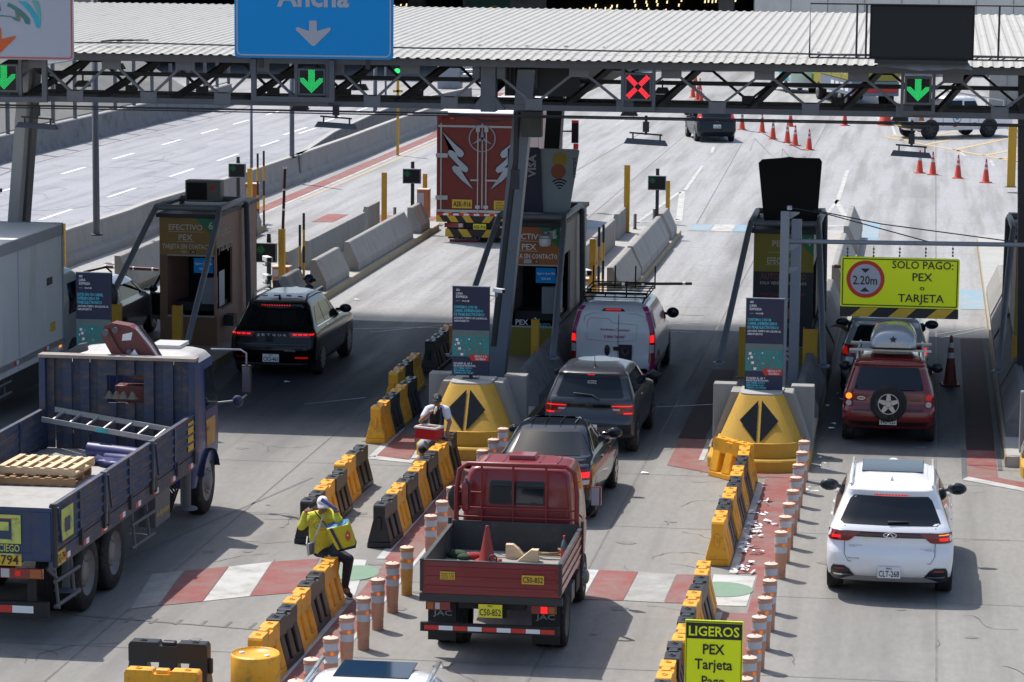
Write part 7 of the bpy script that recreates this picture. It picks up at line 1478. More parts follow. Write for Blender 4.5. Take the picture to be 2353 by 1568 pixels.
g=MB(); cc.sp(g,[(1.15,8.95,9.5),(1.6,8.9,9.5)],'gold_decal',.006,8,(1,)); g.build('door_decal',r)
g=MB(); cc.sp(g,[(1.0,8.85,8.87),(2.5,8.85,8.87)],'matt_black',.006,1,(1,)); cc.sp(g,[(1.4,8.95,9.1),(1.46,8.95,9.1)],'chrome',.02,2,(1,)); g.build('door_seam',r)
for sg in (1,-1):
    g=MB(); 
    for k in range(9): a0=R(20+140*k/9); a1=R(20+140*(k+1)/9); rr_=.58; A=[(sg*.72,9.05+rr_*math.cos(a),.52+rr_*math.sin(a)) for a in (a0,a1)]; B=[(sg*1.2,p[1],p[2]) for p in A]; g.add(A+B,[(0,1,3,2),(2,3,1,0)],'truck_blue')
    g.build('mudguard',r)
g=MB(); g.tube([(1.0,9.8,2.66),(1.5,9.85,2.66),(1.6,9.85,2.6),(1.6,9.85,2.42)],.018,'steel_light',6); g.tube([(1.1,9.8,1.75),(1.5,9.85,1.8),(1.6,9.85,1.9)],.018,'steel_light',6); g.box(1.52,1.68,9.83,9.88,1.92,2.4,'black_plastic'); g.rect(1.535,1.665,1.94,2.38,9.825,'chrome'); g.build('mirror',r,bev=.01)
g=MB(); g.ell((1.45,9.85,1.78),(.1,.05,.1),'truck_blue'); g.build('round_mirror',r)
# crane arm
mat('crane_red',(.15,.04,.037),.5,var=.12,dirt=(.12,.05,.04),da=.25,ds=4)
CT=Matrix.Translation((.12,0,.42))@Matrix.Diagonal((.82,1,.82,1)); g=MB(); g.T=CT; g.box(-.3,.3,7.9,8.2,1.4,2.3,'crane_red'); g.prism([(-.55,3.35),(-.5,3.48),(-.35,3.55),(.0,3.5),(.15,3.42),(.62,2.8),(.72,2.5),(.35,2.4),(.1,2.45),(-.2,2.55),(-.3,2.9),(-.45,3.1)],7.9,8.2,'crane_red','y'); g.build('crane_boom',r,bev=.02)
g=MB(); g.T=CT; g.tube([(.15,7.88,3.48),(.45,7.88,3.12),(.7,7.88,2.75)],.025,'chrome',6); g.tube([(.2,7.9,3.52),(.52,7.9,3.15),(.78,7.9,2.72)],.02,'steel_dark',6)
g.prism([(-.52,3.4),(-.42,3.45),(-.2,3.05),(.12,2.75),(.08,2.6),(-.1,2.62),(-.35,2.95),(-.55,3.3)],7.84,7.9,'crane_red','y')
for x,z,q in ((-.45,3.36,.07),(.05,2.68,.08),(-.25,3.42,.06),(.03,3.0,.05)): g.lathe([(q,0),(q,.03),(q*.5,.04),(0,.04)],'steel_grey',(x,7.8,z),14,'y')
g.add([(.05,7.83,2.95),(.14,7.83,3.05),(.35,7.83,2.72),(.25,7.83,2.62)],[(3,2,1,0)],'paper') ; g.add([(-.12,7.89,3.33),(.08,7.89,3.38),(.05,7.89,3.22),(-.14,7.89,3.2)],[(3,2,1,0)],'paper'); g.build('crane_link',r)
g=MB(); g.prism([(-1.1,2.75),(-.75,2.95),(-.62,2.98),(-.6,2.85),(-.75,2.8),(-1.0,2.65)],7.95,8.05,'steel_grey','y'); g.build('crane_hook',r)
# load: pallets, ladder, tarp
def pallet(loc,rz,label,m):
    e=root('wooden_pallet',loc,label,'pallet',rz,'pallets stacked on the blue truck bed'); g=MB()
    for k in range(7): g.box(-.6,.6,-.5+k*.157,-.5+k*.157+.09,.115,.133,m) if 0 else g.box(-.6+k*.185,-.6+k*.185+.095,-.5,.5,.115,.133,m)
    g.build('deck_board',e); g=MB()
    for y in (-.5,-.03,.44): g.box(-.6,.61,y,y+.06,.018,.115,m)
    g.build('bearer',e); g=MB()
    for x in (-.6,-.1,.5): g.box(x,x+.1,-.5,.5,0,.018,m)
    g.build('bottom_board',e); return e
T=lambda x,y,z:(r.location.x+x,r.location.y+y,z)
pallet(T(-.38,5.0,fl+.005),.03,'lower darker wooden pallet under the other one on the blue truck','wood_dark'); pallet(T(-.38,5.12,fl+.142),-.03,'upper pale wooden pallet on top of the stack on the blue truck','wood')
e=root('ladder',T(-1.1,7.2,fl+.55),'aluminium ladder lying across the blue truck bed in front of the headboard','ladder',R(-3)); g=MB(); a=Vector((0,0,0)); b=Vector((2.15,-.35,-.2)); o=Vector((.12,.3,.12))
g.bar(a,b,.03,.08,'aluminium'); g.bar(a+o,b+o,.03,.08,'aluminium'); g.build('side_rail',e); g=MB()
for k in range(7): q=a.lerp(b,.08+k*.14); g.bar(q,q+o,.03,.03,'aluminium')
g.build('rung',e); g=MB(); q=a.lerp(b,.5); g.bar(q+Vector((-.1,-.02,0)),q+Vector((.1,-.05,-.015)),.005,.06,'teal_light'); g.build('ladder_sticker',e)
mat('tarp_blue',(.03,.035,.13),.45,var=.25,sc=4); e=root('tarp_roll',T(.2,6.55,fl),'dark blue rolled tarpaulin lying beside the pallets under the ladder','tarp',R(-8)); g=MB(); rr=random.Random(6)
g.tube([(-.5,.35,.13),(.0,.3,.12),(.5,.1,.12),(.95,.0,.12)],[.13,.12,.13,.09],'tarp_blue',10); g.tube([(-.1,.1,.07),(.35,-.1,.08),(.9,-.2,.09)],[.07,.1,.1],'tarp_blue',8)
n=10; g.ring_loft([[(-.2+.13*k,-.1-.02*k+.08*math.sin(k),.0),(-.2+.13*k,-.35-.02*k+.06*math.sin(k*1.7),.02+.05*rr.random()),(-.2+.13*k,-.1+.1*math.cos(k),.09+.05*rr.random())] for k in range(n)],'tarp_blue',False); g.build('tarp',e)
# ---------------- white box truck ----------------
a=P(147,515,3.35,); 
r=root('box_truck',(-19.03,51.3,0),'white box truck with a grey cab at the left edge','truck',0); 
mat('box_white',(.56,.57,.58),.6,var=.06,sc=1.2,dirt=(.42,.41,.38),da=.25,ds=1.2,stretch=(1,1,.3)); mat('box_top',(.7,.68,.62),.6,var=.08)
hz=3.5; L=7.2; g=MB(); g.box(-1.25,1.2,-1.5,L,.85,hz-.02,'box_white'); g.build('cargo_box',r,bev=.03)
g=MB(); g.box(-1.26,1.21,-1.51,L+.01,hz-.02,hz+.02,'box_top'); g.box(1.19,1.225,-1.5,L,hz-.22,hz+.0,'steel_light'); g.box(-1.26,1.225,L-.05,L+.03,1.0,hz+.03,'steel_light'); g.box(1.2,1.225,-1.5,L,1.0,1.12,'zinc'); g.build('corner_rail',r)
g=MB(); 
for y in (5.9,): g.box(1.2,1.215,y,y+.9,1.55,3.1,'box_white'); g.box(1.215,1.23,y+.15,y+.5,2.35,2.5,'steel_dark')
for y in (1,2.6,4.2): g.box(1.2,1.206,y,y+.02,1.15,3.3,'steel_light')
g.rect(0,.01,0,.01,0,'plate_orange'); g.box(1.2,1.206,6.3,6.65,1.35,1.7,'plate_orange'); g.build('side_hatch',r)
g=MB()
for y in (.2,2.0,3.8,5.8): g.box(1.225,1.23,y,y+.15,1.02,1.1,'red_white_r'); g.box(1.225,1.23,y+.15,y+.3,1.02,1.1,'white')
g.box(1.2,1.23,6.9,6.98,.95,1.0,'led_amber'); g.build('reflector_tape',r)
g=MB(); g.box(-.4,.4,-1.2,9.5,.7,.98,'rear_dark'); g.box(.8,1.15,3,5.8,.4,.9,'rear_dark'); g.build('chassis',r)
g=MB(); 
for z in (.5,.72): g.tube([(1.15,1.0,z),(1.15,3.8,z)],.03,'steel_grey',6)
for y in (1.4,2.4,3.4): g.tube([(1.12,y,.98),(1.15,y,.45)],.025,'steel_grey',6)
g.build('side_guard',r)
for sg in (1,-1): truckwheel(r,sg*1.12,2.6,.48,.26,sg,True); truckwheel(r,sg*1.1,8.4,.48,.27,sg)
cc=Car([(.7,7.4),(1.4,7.4),(2.3,7.5),(2.45,7.7),(2.5,8.0)],[(.55,9.3),(1.4,9.4),(1.7,9.3),(2.3,9.0),(2.5,8.6)],[(.55,1.05),(1.8,1.1),(2.3,1.02),(2.42,.95),(2.5,.7)],rr=.15,rf=.25,bow=.03,bowf=.08)
mat('cab_grey',(.30,.33,.35),.35,var=.05,coat=.4); cc.body(r,'cab_grey',name='cab'); g=MB(); cc.sp(g,[(1.5,8.0,9.0),(2.15,8.0,8.8)],'glass_dark'); g.build('side_window',r); g=MB(); cc.fp(g,[(1.5,-.9,.9),(2.2,-.85,.85)],'glass_dark'); g.build('windscreen',r)
g=MB(); g.tube([(1.05,9.2,2.25),(1.5,9.4,2.35),(1.62,9.4,2.25),(1.62,9.4,1.9)],.025,'matt_black',6); g.ell((1.62,9.4,1.7),(.14,.09,.3),'chrome_dark') if 0 else g.ell((1.62,9.4,1.7),(.14,.09,.3),'black_plastic'); g.build('mirror',r)
# ---------------- red lorry ----------------
LY=88.2; zf=lambda y:P(1100,y,Y=LY).z; LX=(P(1003,400,Y=LY).x,P(1213,400,Y=LY).x)
r=root('box_lorry',((LX[0]+LX[1])/2,LY,0),'red box lorry with grey lightning bolts and a ring star emblem, plate ASK-916','truck'); w=(LX[1]-LX[0])/2; z0,z1=zf(487),zf(262)
mat('lorry_red',(.16,.018,.014),.4,var=.06,sc=1,dirt=(.16,.03,.02),da=.15); mat('lorry_top',(.72,.71,.68),.5,var=.05)
g=MB(); g.box(-w,w,0,8.5,z0,z1,'lorry_red'); g.build('cargo_box',r,bev=.03); g=MB(); g.box(-w-.01,w+.01,-.01,8.5,z1-.0,z1+.03,'lorry_top'); g.build('roof_skin',r)
g=MB(); g.rect(-.018,.018,z0+.1,z1-.3,-.01,'zinc'); g.box(-w+.12,-w+.16,-.02,0,z0,z1-.3,'zinc'); g.box(w-.16,w-.12,-.02,0,z0,z1-.3,'zinc'); g.box(-w+.05,w-.05,-.03,0,z1-.42,z1-.36,'zinc'); g.box(-w,w,-.03,0,z0-.03,z0+.05,'zinc')
for x in (-.13,.13): g.tube([(x,-.05,z0-.05),(x,-.05,z1-.35)],.022,'zinc',6); g.box(x-.06,x+.06,-.07,0,z1-.55,z1-.42,'zinc'); g.box(x-.07,x+.07,-.07,0,z0+.1,z0+.2,'zinc')
for z in (z0+.35,z0+1.65,z0+2.95): g.box(-w-.02,-w+.35,-.045,0,z,z+.13,'zinc'); g.box(w-.35,w+.02,-.045,0,z,z+.13,'zinc')
g.box(-.35,-.1,-.08,-.03,z0+.95,z0+1.0,'zinc'); g.box(.1,.5,-.08,-.03,z0+.95,z0+1.0,'zinc'); g.build('door_hardware',r)
g=MB(); cz=z1-.75; ringpoly(g,0,cz,.42,.42,.035,'steel_light',-.035,40)
for k in range(3):
    a=R(90+120*k); d=(math.cos(a),math.sin(a)); n=(-d[1],d[0]); g.add([(n[0]*.05,-.037,cz+n[1]*.05),(d[0]*.37,-.037,cz+d[1]*.37),(-n[0]*.05,-.037,cz-n[1]*.05),(-d[0]*.03,-.037,cz-d[1]*.03)],[(0,1,2,3)],'steel_light')
g.build('ring_star_emblem',r)
mat('bolt_grey',(.34,.36,.39),.5,var=.04)
BOLT=[(1627,1120),(1745,1232),(1805,1280),(1815,1308),(1798,1332),(1772,1330),(1752,1315),(1765,1345),(1845,1415),(1853,1440),(1835,1460),(1808,1452),(1788,1440),(1810,1475),(1895,1600),(1800,1530),(1722,1450),(1712,1418),(1735,1402),(1765,1415),(1775,1410),(1690,1325),(1675,1298),(1688,1275),(1715,1278),(1740,1297),(1742,1290)]
def bolt(sg,mbb,grow=0,m='bolt_grey',y=-.038):
    pts=[((574.5+.2711*a-1108)/74.3,z1-(.2711*b-262)/74.3) for a,b in BOLT]
    if grow:
        n=len(pts); out=[]
        for i in range(n):
            p,q,t=Vector(pts[i-1]),Vector(pts[i]),Vector(pts[(i+1)%n]); d=((q-p).normalized()+(t-q).normalized()); d=d.normalized() if d.length>.2 else Vector((1,0)); out.append((q.x-d.y*grow,q.y+d.x*grow))
        pts=out
    pts=[(x*sg,z) for x,z in pts]; mbb.poly(pts if sg<0 else pts[::-1],m,o=(0,y,0))
for sg in (1,-1):
    g=MB(); bolt(sg,g,.022,'matt_black',-.034); bolt(sg,g); g.build('lightning_decal',r)
g=MB(); g.rect(-.92,-.3,z0+.1,z0+.37,-.05,'plate_orange'); g.text('ASK-916',-.61,z0+.235,.16,'text_black',-.056,w=.55,bold=.02); g.build('painted_plate',r); g=MB(); g.rect(.38,.9,z0+.08,z0+.36,-.05,'plate_orange')
for k,t in enumerate(('LARGO 11.00','ALTURA 4.10','ANCHO 2.60')): g.text(t,.64,z0+.3-k*.085,.05,'text_black',-.056,w=.4)
g.build('painted_plate',r)
g=MB()
def hazard(x0,x1,za,zb_,y,n,rev=False):
    g.box(x0,x1,y,y+.08,za,zb_,'text_black'); s=(x1-x0)/n
    for k in range(n):
        a=x0+k*s; m=(a+s/2)<(x0+x1)/2; d=(zb_-za)*.7
        q=[(a,za),(a+s*.5,za),(a+s*.5-d*(1 if m else -1),zb_),(a-d*(1 if m else -1),zb_)]; q=[(min(x1,max(x0,x)),z) for x,z in q]; g.add([(x,y-.003,z) for x,z in q],[(0,1,2,3)],'plate_orange')
hazard(-w,w,zf(512),zf(489),-.03,6); zr=zf(494); g.box(-w+.02,w-.02,-.04,-.034,zr-.04,zr+.04,'red_white_r')
for k in range(8): g.rect(-1.2+k*.32,-1.03+k*.32,zr-.03,zr+.03,-.043,'white')
g.build('hazard_bumper',r)
g=MB(); hazard(-1.12,1.12,zf(545),zf(527),-.1,4); g.build('under_run_bar',r)
g=MB(); g.box(-1.1,1.1,.1,8,.3,.72,'rear_dark'); g.box(-1.05,1.05,.02,.1,.1,.7,'rear_dark'); g.text('ATEGO',-.45,zf(548),.1,'steel_light',.01,w=.8); g.box(-1.0,-.1,.0,.05,zf(557),zf(551),'lens_red'); g.build('chassis',r)
for sg in (1,-1):
    g=MB(); g.box(min(sg*.55,sg*1.15),max(sg*.55,sg*1.15),-.06,.0,zf(524),zf(513.5),'lens_red'); g.rect(sg*.65-.06,sg*.65+.06,zf(523),zf(514.5),-.064,'lens_clear'); g.build('tail_light',r); truckwheel(r,sg*1.12,1.8,.5,.26,sg,True); truckwheel(r,sg*1.12,9.6,.5,.26,sg)
g=MB(); g.rect(-.25,.15,zf(527),zf(514),-.105,'plate_yellow'); g.text('ASK-916',-.05,zf(521),.1,'text_black',-.109,w=.36); g.build('number_plate',r)
g=MB(); g.box(-1.25,-.85,-.04,-.0,z1-.2,z1-.1,'lens_red'); g.rect(-1.0,-.87,z1-.18,z1-.12,-.045,'lens_orange'); g.build('marker_light',r)
cc=Car([(.7,8.8),(2.6,8.9),(2.9,9.1)],[(.55,10.9),(1.7,10.9),(2.9,10.4)],[(.55,1.15),(2.6,1.1),(2.8,1.0),(2.9,.8)],rr=.15,rf=.25); cc.body(r,'truck_red',name='cab')
g=MB(); g.tube([(1.1,10.6,2.7),(1.6,10.7,2.7)],.03,'matt_black',6); g.box(1.45,1.68,10.6,10.75,2.3,3.0,'black_plastic'); g.rect(1.47,1.66,2.33,2.97,10.59,'glass_mid'); g.box(1.45,1.68,10.58,10.74,3.01,3.08,'red_white_r'); g.box(1.52,1.68,10.58,10.74,2.1,2.28,'red_white_r'); g.build('mirror',r)
mat('pink_panel',(.42,.27,.25),.5,var=.05); g=MB(); g.box(w,w+.012,.25,8.3,z0+.1,z1-.1,'pink_panel')
for y in (2.2,4.2,6.2): g.box(w+.012,w+.03,y,y+.05,z0+.1,z1-.1,'zinc')
g.build('side_panel',r)
# ---------------- white pickup and far vehicles ----------------
fa=P(2152,320); ra=Vector((2.73,fa.y+1.72,0))
r=root('pickup',(1.75,137.0,0),'white pickup with a round blue door emblem parked across the far plaza','pickup',0)
dirx=Vector((ra.x-fa.x,ra.y-fa.y,0)); ang=math.atan2(-dirx.y,-dirx.x)  # heading from rear to front
r.location=(ra.x,ra.y,0); r.rotation_euler=(0,0,ang-math.pi/2)
WB=2.95; s=1.0
# local: +y forward, rear axle at y=0; visible side is the left side (-x)
r.location=(ra.x+.0,ra.y+.0,0)
r.scale=(1.12,1.12,1.12)
c=Car([(.34,-1.2),(.6,-1.25),(1.05,-1.25),(1.1,-1.2)],[(.34,3.6),(.6,3.85),(.9,3.85),(1.02,3.5),(1.1,2.6)],[(.34,.82),(.6,.88),(1.0,.88),(1.1,.84)],rr=.1,rf=.35,bow=.02,bowf=.2)
c2=Car([(1.08,.35),(1.15,.35),(1.6,.55),(1.68,.7),(1.7,.8)],[(1.08,2.6),(1.6,1.9),(1.7,1.6)],[(1.08,.82),(1.6,.68),(1.68,.6),(1.7,.5)],rr=.12,rf=.2,bow=.02,bowf=.05)
dx=.85
def shift(o): o.location.x=dx
e=c.body(r,'car_white'); shift(e); e=c2.body(r,'car_white',name='cab'); shift(e)
g=MB(); g.T=Matrix.Translation((dx,0,0)); c2.sp(g,[(1.15,.5,1.25),(1.52,.62,1.2)],'glass_mid'); c2.sp(g,[(1.15,1.32,2.3),(1.55,1.28,1.85)],'glass_mid'); c2.fp(g,[(1.15,-.7,.7),(1.6,-.6,.6)],'glass_mid'); g.build('side_window',r)
g=MB(); c.fp(g,[(.42,-.85,.85),(.68,-.87,.87)],'steel_dark',.05); c.sp(g,[(.42,3.1,3.6),(.68,3.0,3.6)],'steel_dark',.03); shift(g.build('front_bumper',r)); g=MB(); c.fp(g,[(.75,-.4,.4),(.95,-.4,.4)],'steel_dark',.02); shift(g.build('grille',r))
for sg in (1,-1):
    g=MB(); rows=[(.75,.5,.82),(.95,.5,.84)]; c.fp(g,[(z,a,b) if sg>0 else (z,-b,-a) for z,a,b in rows],'lens_clear',.025,5); c.sp(g,[(.76,3.3,3.55),(.95,3.35,3.55)],'lens_orange',.012,4,(sg,)); shift(g.build('headlight',r))
g=MB(); g.box(-.15,.15,3.9,3.93,.52,.66,'plate_yellow'); shift(g.build('number_plate',r))
g=MB(); q=(0,1,0)
def vdisc(y,z,rad,m,off,ri=0): 
    n=26; x=-.885-off; vs=[(x,y+rr_*math.cos(2*math.pi*k/n),z+rr_*math.sin(2*math.pi*k/n)) for rr_ in (rad,ri) for k in range(n)]; g.add(vs,[(k,n+k,n+(k+1)%n,(k+1)%n) for k in range(n)],m)
vdisc(1.65,.86,.22,'steel_grey',.004,.19); vdisc(1.65,.86,.185,'white',.004); vdisc(1.65,.86,.09,'blue_sign',.008); vdisc(1.65,.88,.05,'teal_light',.012); shift(g.build('door_emblem',r))
g=MB(); 
for y,z in ((2.95,.85),(1.75,.5),(.75,.62),(-.95,.9),(2.45,1.0)): g.box(-.895,-.885,y-.08,y+.08,z-.02,z+.02,'red_sign')
g.box(-.892,-.884,.55,.56,.5,1.08,'steel_dark'); g.box(-.892,-.884,1.0,1.01,.5,1.08,'steel_dark'); g.box(-.892,-.884,2.35,2.36,.5,1.05,'steel_dark'); g.box(-.9,-.885,1.1,1.25,.98,1.02,'steel_dark'); shift(g.build('side_detail',r))
arch(c,r,(0,),.38); shift([o for o in r.children if o.name.startswith('wheel_arch')][-1]); g=MB()
arch(c,r,(WB,),.38); shift([o for o in r.children if o.name.startswith('wheel_arch')][-1])
for y in (0,WB):
    for sg in (-1,1): e=wheel(r,sg*.89,y,.37,.24,sg,6,'steel_dark'); e.location.x=dx
g=MB(); g.tube([(-.6,-.9,1.5),(-.6,2.0,1.95)],.03,'aluminium',6); g.tube([(.6,-.9,1.5),(.6,2.0,1.95)],.03,'aluminium',6)
for k in range(5): g.tube([(-.6,-.6+k*.55,1.56+k*.08),(.6,-.6+k*.55,1.56+k*.08)],.02,'aluminium',6)
g.tube([(-.6,-.9,1.05),(-.6,-.9,1.5)],.025,'aluminium',6); g.tube([(.6,-.9,1.05),(.6,-.9,1.5)],.025,'aluminium',6); shift(g.build('ladder_rack',r))
def farbox(px,py,w_,l_,parts,label,cat,name,rz=0):
    p=P(px,py); r=root(name,(p.x,p.y,0),label,cat,rz)
    for nm,bx,m in parts:
        g=MB(); 
        for b in bx: g.box(*b,m)
        g.build(nm,r,bev=.03)
    return r
mat('truck_green',(.22,.48,.05),.5,var=.08); mat('olive',(.28,.25,.03),.55,var=.08); mat('grey_blue',(.16,.2,.26),.5,var=.1)
r=farbox(2010,252,2.6,9,[('cargo_box',[(-1.3,1.3,0,8,1.5,3.9),(-1.32,-1.28,.2,.25,1.5,3.9),(-1.32,-1.28,2.5,2.55,1.5,3.9),(-1.32,-1.28,5,5.05,1.5,3.9)],'olive'),('lower_skirt',[(-1.28,1.28,0,8,.7,1.48)],'grey_blue'),('rear_bar',[(-1.2,1.2,-.1,0,.9,1.1)],'red_white_r'),('cab',[(-1.2,1.2,8.3,10.3,.8,3.2)],'olive')],'olive yellow lorry behind the truss right of the green truck','truck','lorry',R(14))
for y in (1.5,3,8.8):
    for sg in (-1,1): truckwheel(r,sg*1.27,y,.5,.3,sg)
g=MB(); 
for k in range(4): g.box(-1.315,-1.3,.6+k*.9,.75+k*.9,1.75,1.8,'white'); g.box(-1.29,-1.281,.8+k*1.2,1.6+k*1.2,.9,1.3,'white')
g.rect(-.7,-.45,2.9,3.2,-.04,'white'); g.build('decal',r)
r=farbox(1936,228,2.3,6,[('cargo_box',[(-1.15,1.15,0,5,1.2,3.2)],'truck_green'),('tail_frame',[(-1.05,1.05,-.4,0,.6,1.7)],'truck_green'),('cab',[(-1.05,1.05,5.2,7,.6,2.8)],'truck_green'),('lower_frame',[(-1,1,0,5,.6,1.15)],'rear_dark')],'bright green refuse truck with red white stripes seen through the truss','truck','refuse_truck',R(10))
g=MB(); 
for k in range(8): g.add([(-1+k*.25,-.42,1.75),(-.88+k*.25,-.42,1.75),(-.72+k*.25,-.42,2.1),(-.84+k*.25,-.42,2.1)],[(0,1,2,3)],'red_white_r' if k%2 else 'white')
g.build('stripe',r)
for y in (1,6):
    for sg in (-1,1): truckwheel(r,sg*1.1,y,.45,.28,sg)
p=P(1850,215); r=root('van',(p.x,p.y,0),'white police style van with blue stripes beyond the cones','van',R(20))
c=Car([(.3,.1),(.6,0),(1.2,.1),(1.8,.3),(1.95,.6)],[(.3,4.4),(1.0,4.4),(1.2,3.8),(1.8,3.0),(1.95,2.6)],[(.3,.85),(.9,.92),(1.2,.9),(1.8,.75),(1.95,.5)],rr=.15); c.body(r,'car_white'); arch(c,r,(.9,3.6),.35)
g=MB(); c.rp(g,[(1.25,-.7,.7),(1.7,-.62,.62)],'glass_dark'); c.sp(g,[(1.25,.5,3.2),(1.7,.6,2.8)],'glass_dark'); g.build('side_window',r); g=MB(); c.sp(g,[(.7,.2,1.6),(1.2,.4,2.4)],'teal_light',.008); c.rp(g,[(.7,.6,.9),(1.6,.6,.8)],'lens_red',.012,4); g.build('decal',r)
for y in (.9,3.6):
    for sg in (-1,1): wheel(r,sg*.92,y,.35,.22,sg)
e=root('person',(P(1900,215).x,P(1900,215).y,0),'distant person in yellow top standing by the green truck','person') if 0 else None
for px,py,m,l in ((1345,172,'car_navy','dark car seen as a strip through the truss near the middle column'),(1425,168,'car_silver','pale car seen as a strip through the truss left of the red cross')):
    p=P(px,py); r=root('hatchback',(p.x,p.y,0),l,'car'); c=Car([(.3,.1),(.6,0),(1.0,.1),(1.4,.5),(1.5,.9)],[(.3,4.2),(.9,4.1),(1.0,3.2),(1.5,2.3)],[(.3,.8),(.8,.88),(1.0,.85),(1.4,.66),(1.5,.5)]); c.body(r,m); g=MB(); c.rp(g,[(1.05,-.6,.6),(1.38,-.52,.52)],'glass_dark'); g.build('rear_window',r); g=MB(); c.rp(g,[(.75,.5,.8),(.95,.5,.8)],'lens_red',.01,4,mirror=True); g.build('tail_light',r)
    for y in (.8,3.3):
        for sg in (-1,1): wheel(r,sg*.87,y,.33,.2,sg)
p=P(1040,205); r=root('machine_unit',(p.x,p.y,0),'grey pipework unit seen through the truss above the red lorry','machine'); g=MB(); g.box(-.9,.4,0,1.2,0,1.3,'steel_light'); g.build('housing',r,bev=.03); g=MB()
for k in range(4): g.tube([(.4,.2+k*.2,.5+.25*k),(2.4,.2+k*.2,.6+.25*k)],.14,'zinc',10)
g.build('pipe',r)
# ---------------- people ----------------
mat('shirt_yellow',(.60,.58,.055),.85,var=.14,sc=9,bump=.9); mat('trouser_navy',(.018,.02,.035),.85,var=.3,sc=8,bump=.8); mat('cap_white',(.72,.72,.76),.8,var=.05); mat('shirt_black',(.012,.012,.014),.8,var=.2); mat('shirt_white',(.66,.67,.74),.8,var=.05); mat('shorts_grey',(.32,.36,.44),.8,var=.08,sc=8); mat('cap_black',(.02,.02,.022),.7,var=.2); mat('cap_blue',(.01,.02,.2),.6,var=.1); mat('vest_green',(.25,.6,.08),.6,var=.1); mat('uniform_navy',(.012,.018,.08),.8,var=.15); mat('shoe_black',(.02,.02,.022),.6,var=.2); mat('sole_white',(.6,.6,.6),.6,var=.05); mat('cooler_red',(.42,.01,.015),.35,var=.06); mat('foam',(.75,.66,.45),.8,var=.1); mat('bag_yellow',(.55,.50,.01),.45,var=.12,sc=10,bump=.4); mat('bag_blue',(.02,.16,.4),.5,var=.1); mat('lip',(.22,.07,.05),.6,var=0); mat('skin_dark',(.17,.08,.05),.6,var=.05)
def hand(g,w,d,up,m,s=1.0,curl=.6,thumb=1):
    # w wrist, d direction of the palm, up = back of hand normal
    d=Vector(d).normalized(); up=Vector(up); up=(up-d*up.dot(d)).normalized(); sd=d.cross(up)*thumb
    P0=Vector(w); g.cap(P0,P0+d*.03*s,.026*s,.03*s,m,10)
    for k in range(-1,2): g.cap(P0+d*.02*s+sd*.018*k*s,P0+d*.085*s+sd*.022*k*s,.016*s,.0135*s,m,8)
    for k,(L,) in enumerate(((.066,),(.075,),(.07,),(.056,))):
        o=P0+d*.085*s+sd*(.03-.02*k)*s; a=o+(d*math.cos(curl)-up*math.sin(curl))*L*.5*s; b=a+(d*math.cos(curl*2.1)-up*math.sin(curl*2.1))*L*.42*s
        g.cap(o,a,.0095*s,.009*s,m,8); g.cap(a,b,.009*s,.0075*s,m,8)
    o=P0+d*.025*s+sd*.03*s; a=o+(d*.6+sd*.8-up*.2).normalized()*.04*s; b=a+(d*.9+sd*.1-up*.5).normalized()*.03*s; g.cap(o,a,.013*s,.011*s,m,8); g.cap(a,b,.011*s,.009*s,m,8)
def head(c,yaw,pitch,roll=0): return Matrix.Translation(c)@Matrix.Rotation(yaw,4,'Z')@Matrix.Rotation(pitch,4,'X')@Matrix.Rotation(roll,4,'Y')
def add_head(g,T,m='skin',s=1.0):
    # local: face towards -y
    g.T=T@Matrix.Scale(s,4); g.ell((0,.01,.02),(.075,.095,.1),m,18,12); g.ell((0,-.022,-.045),(.058,.065,.062),m,16,10); g.ell((0,-.045,-.088),(.03,.03,.022),m,12,8)
    g.cap((0,-.083,.012),(0,-.104,-.022),.009,.015,m,8); g.ell((.0,-.078,.03),(.05,.02,.012),m,12,6)
    for sg in (-1,1): g.ell((sg*.076,.012,-.005),(.01,.022,.033),m,10,8); g.ell((sg*.036,-.062,-.03),(.022,.022,.02),m,10,6)
    g.T=None
def face(root_,T,s=1.0):
    g=MB(); g.T=T@Matrix.Scale(s,4)
    for sg in (-1,1): g.ell((sg*.03,-.083,.008),(.013,.006,.006),'plate_white',10,6); g.ell((sg*.03,-.088,.008),(.006,.003,.006),'text_black',8,5); g.ell((sg*.031,-.089,.03),(.018,.004,.004),'hair',8,5)
    g.build('eye',root_); g=MB(); g.T=T@Matrix.Scale(s,4); g.ell((0,-.09,-.058),(.023,.006,.006),'lip',10,6); g.build('mouth',root_)
def cap_hat(root_,T,m,brim_dir=0,name='cap',s=1.0):
    g=MB(); g.T=T@Matrix.Scale(s,4)
    rings=[]
    for j in range(7):
        a=R(90*j/6); z=.028+.095*math.sin(a); q=max(.01,math.cos(a)**.8); rings.append([(.086*q*math.cos(2*math.pi*k/20),.012+.106*q*math.sin(2*math.pi*k/20),z) for k in range(20)])
    g.ring_loft(rings,m,True)
    top=[];bot=[]
    for k in range(13):
        t=math.pi+math.pi*k/12; x=.078*math.cos(t); y=.0+.075*math.sin(t)-.02; top.append((x,y-.03,.045-.02*abs(x)/.078)); 
    inner=[(p[0],min(.0,-.06+abs(p[0])*.4),.05) for p in top]; out=[(p[0]*1.0,-.085+ (p[1]+.05)*.95,.032-.4*abs(p[0])**1.3-.012) for p in top]
    n=13; g.add(inner+out+[(v[0],v[1],v[2]-.008) for v in inner+out],[(k,k+1,n+k+1,n+k) for k in range(n-1)]+[(2*n+k,3*n+k,3*n+k+1,2*n+k+1) for k in range(n-1)]+[(n+k,n+k+1,3*n+k+1,3*n+k) for k in range(n-1)],m,True)
    return g.build(name,root_)
def chain(g,pts,rs,m,n=12):
    for (a,b),(r0,r1) in zip(zip(pts,pts[1:]),zip(rs,rs[1:])): g.cap(a,b,r0,r1,m,n)
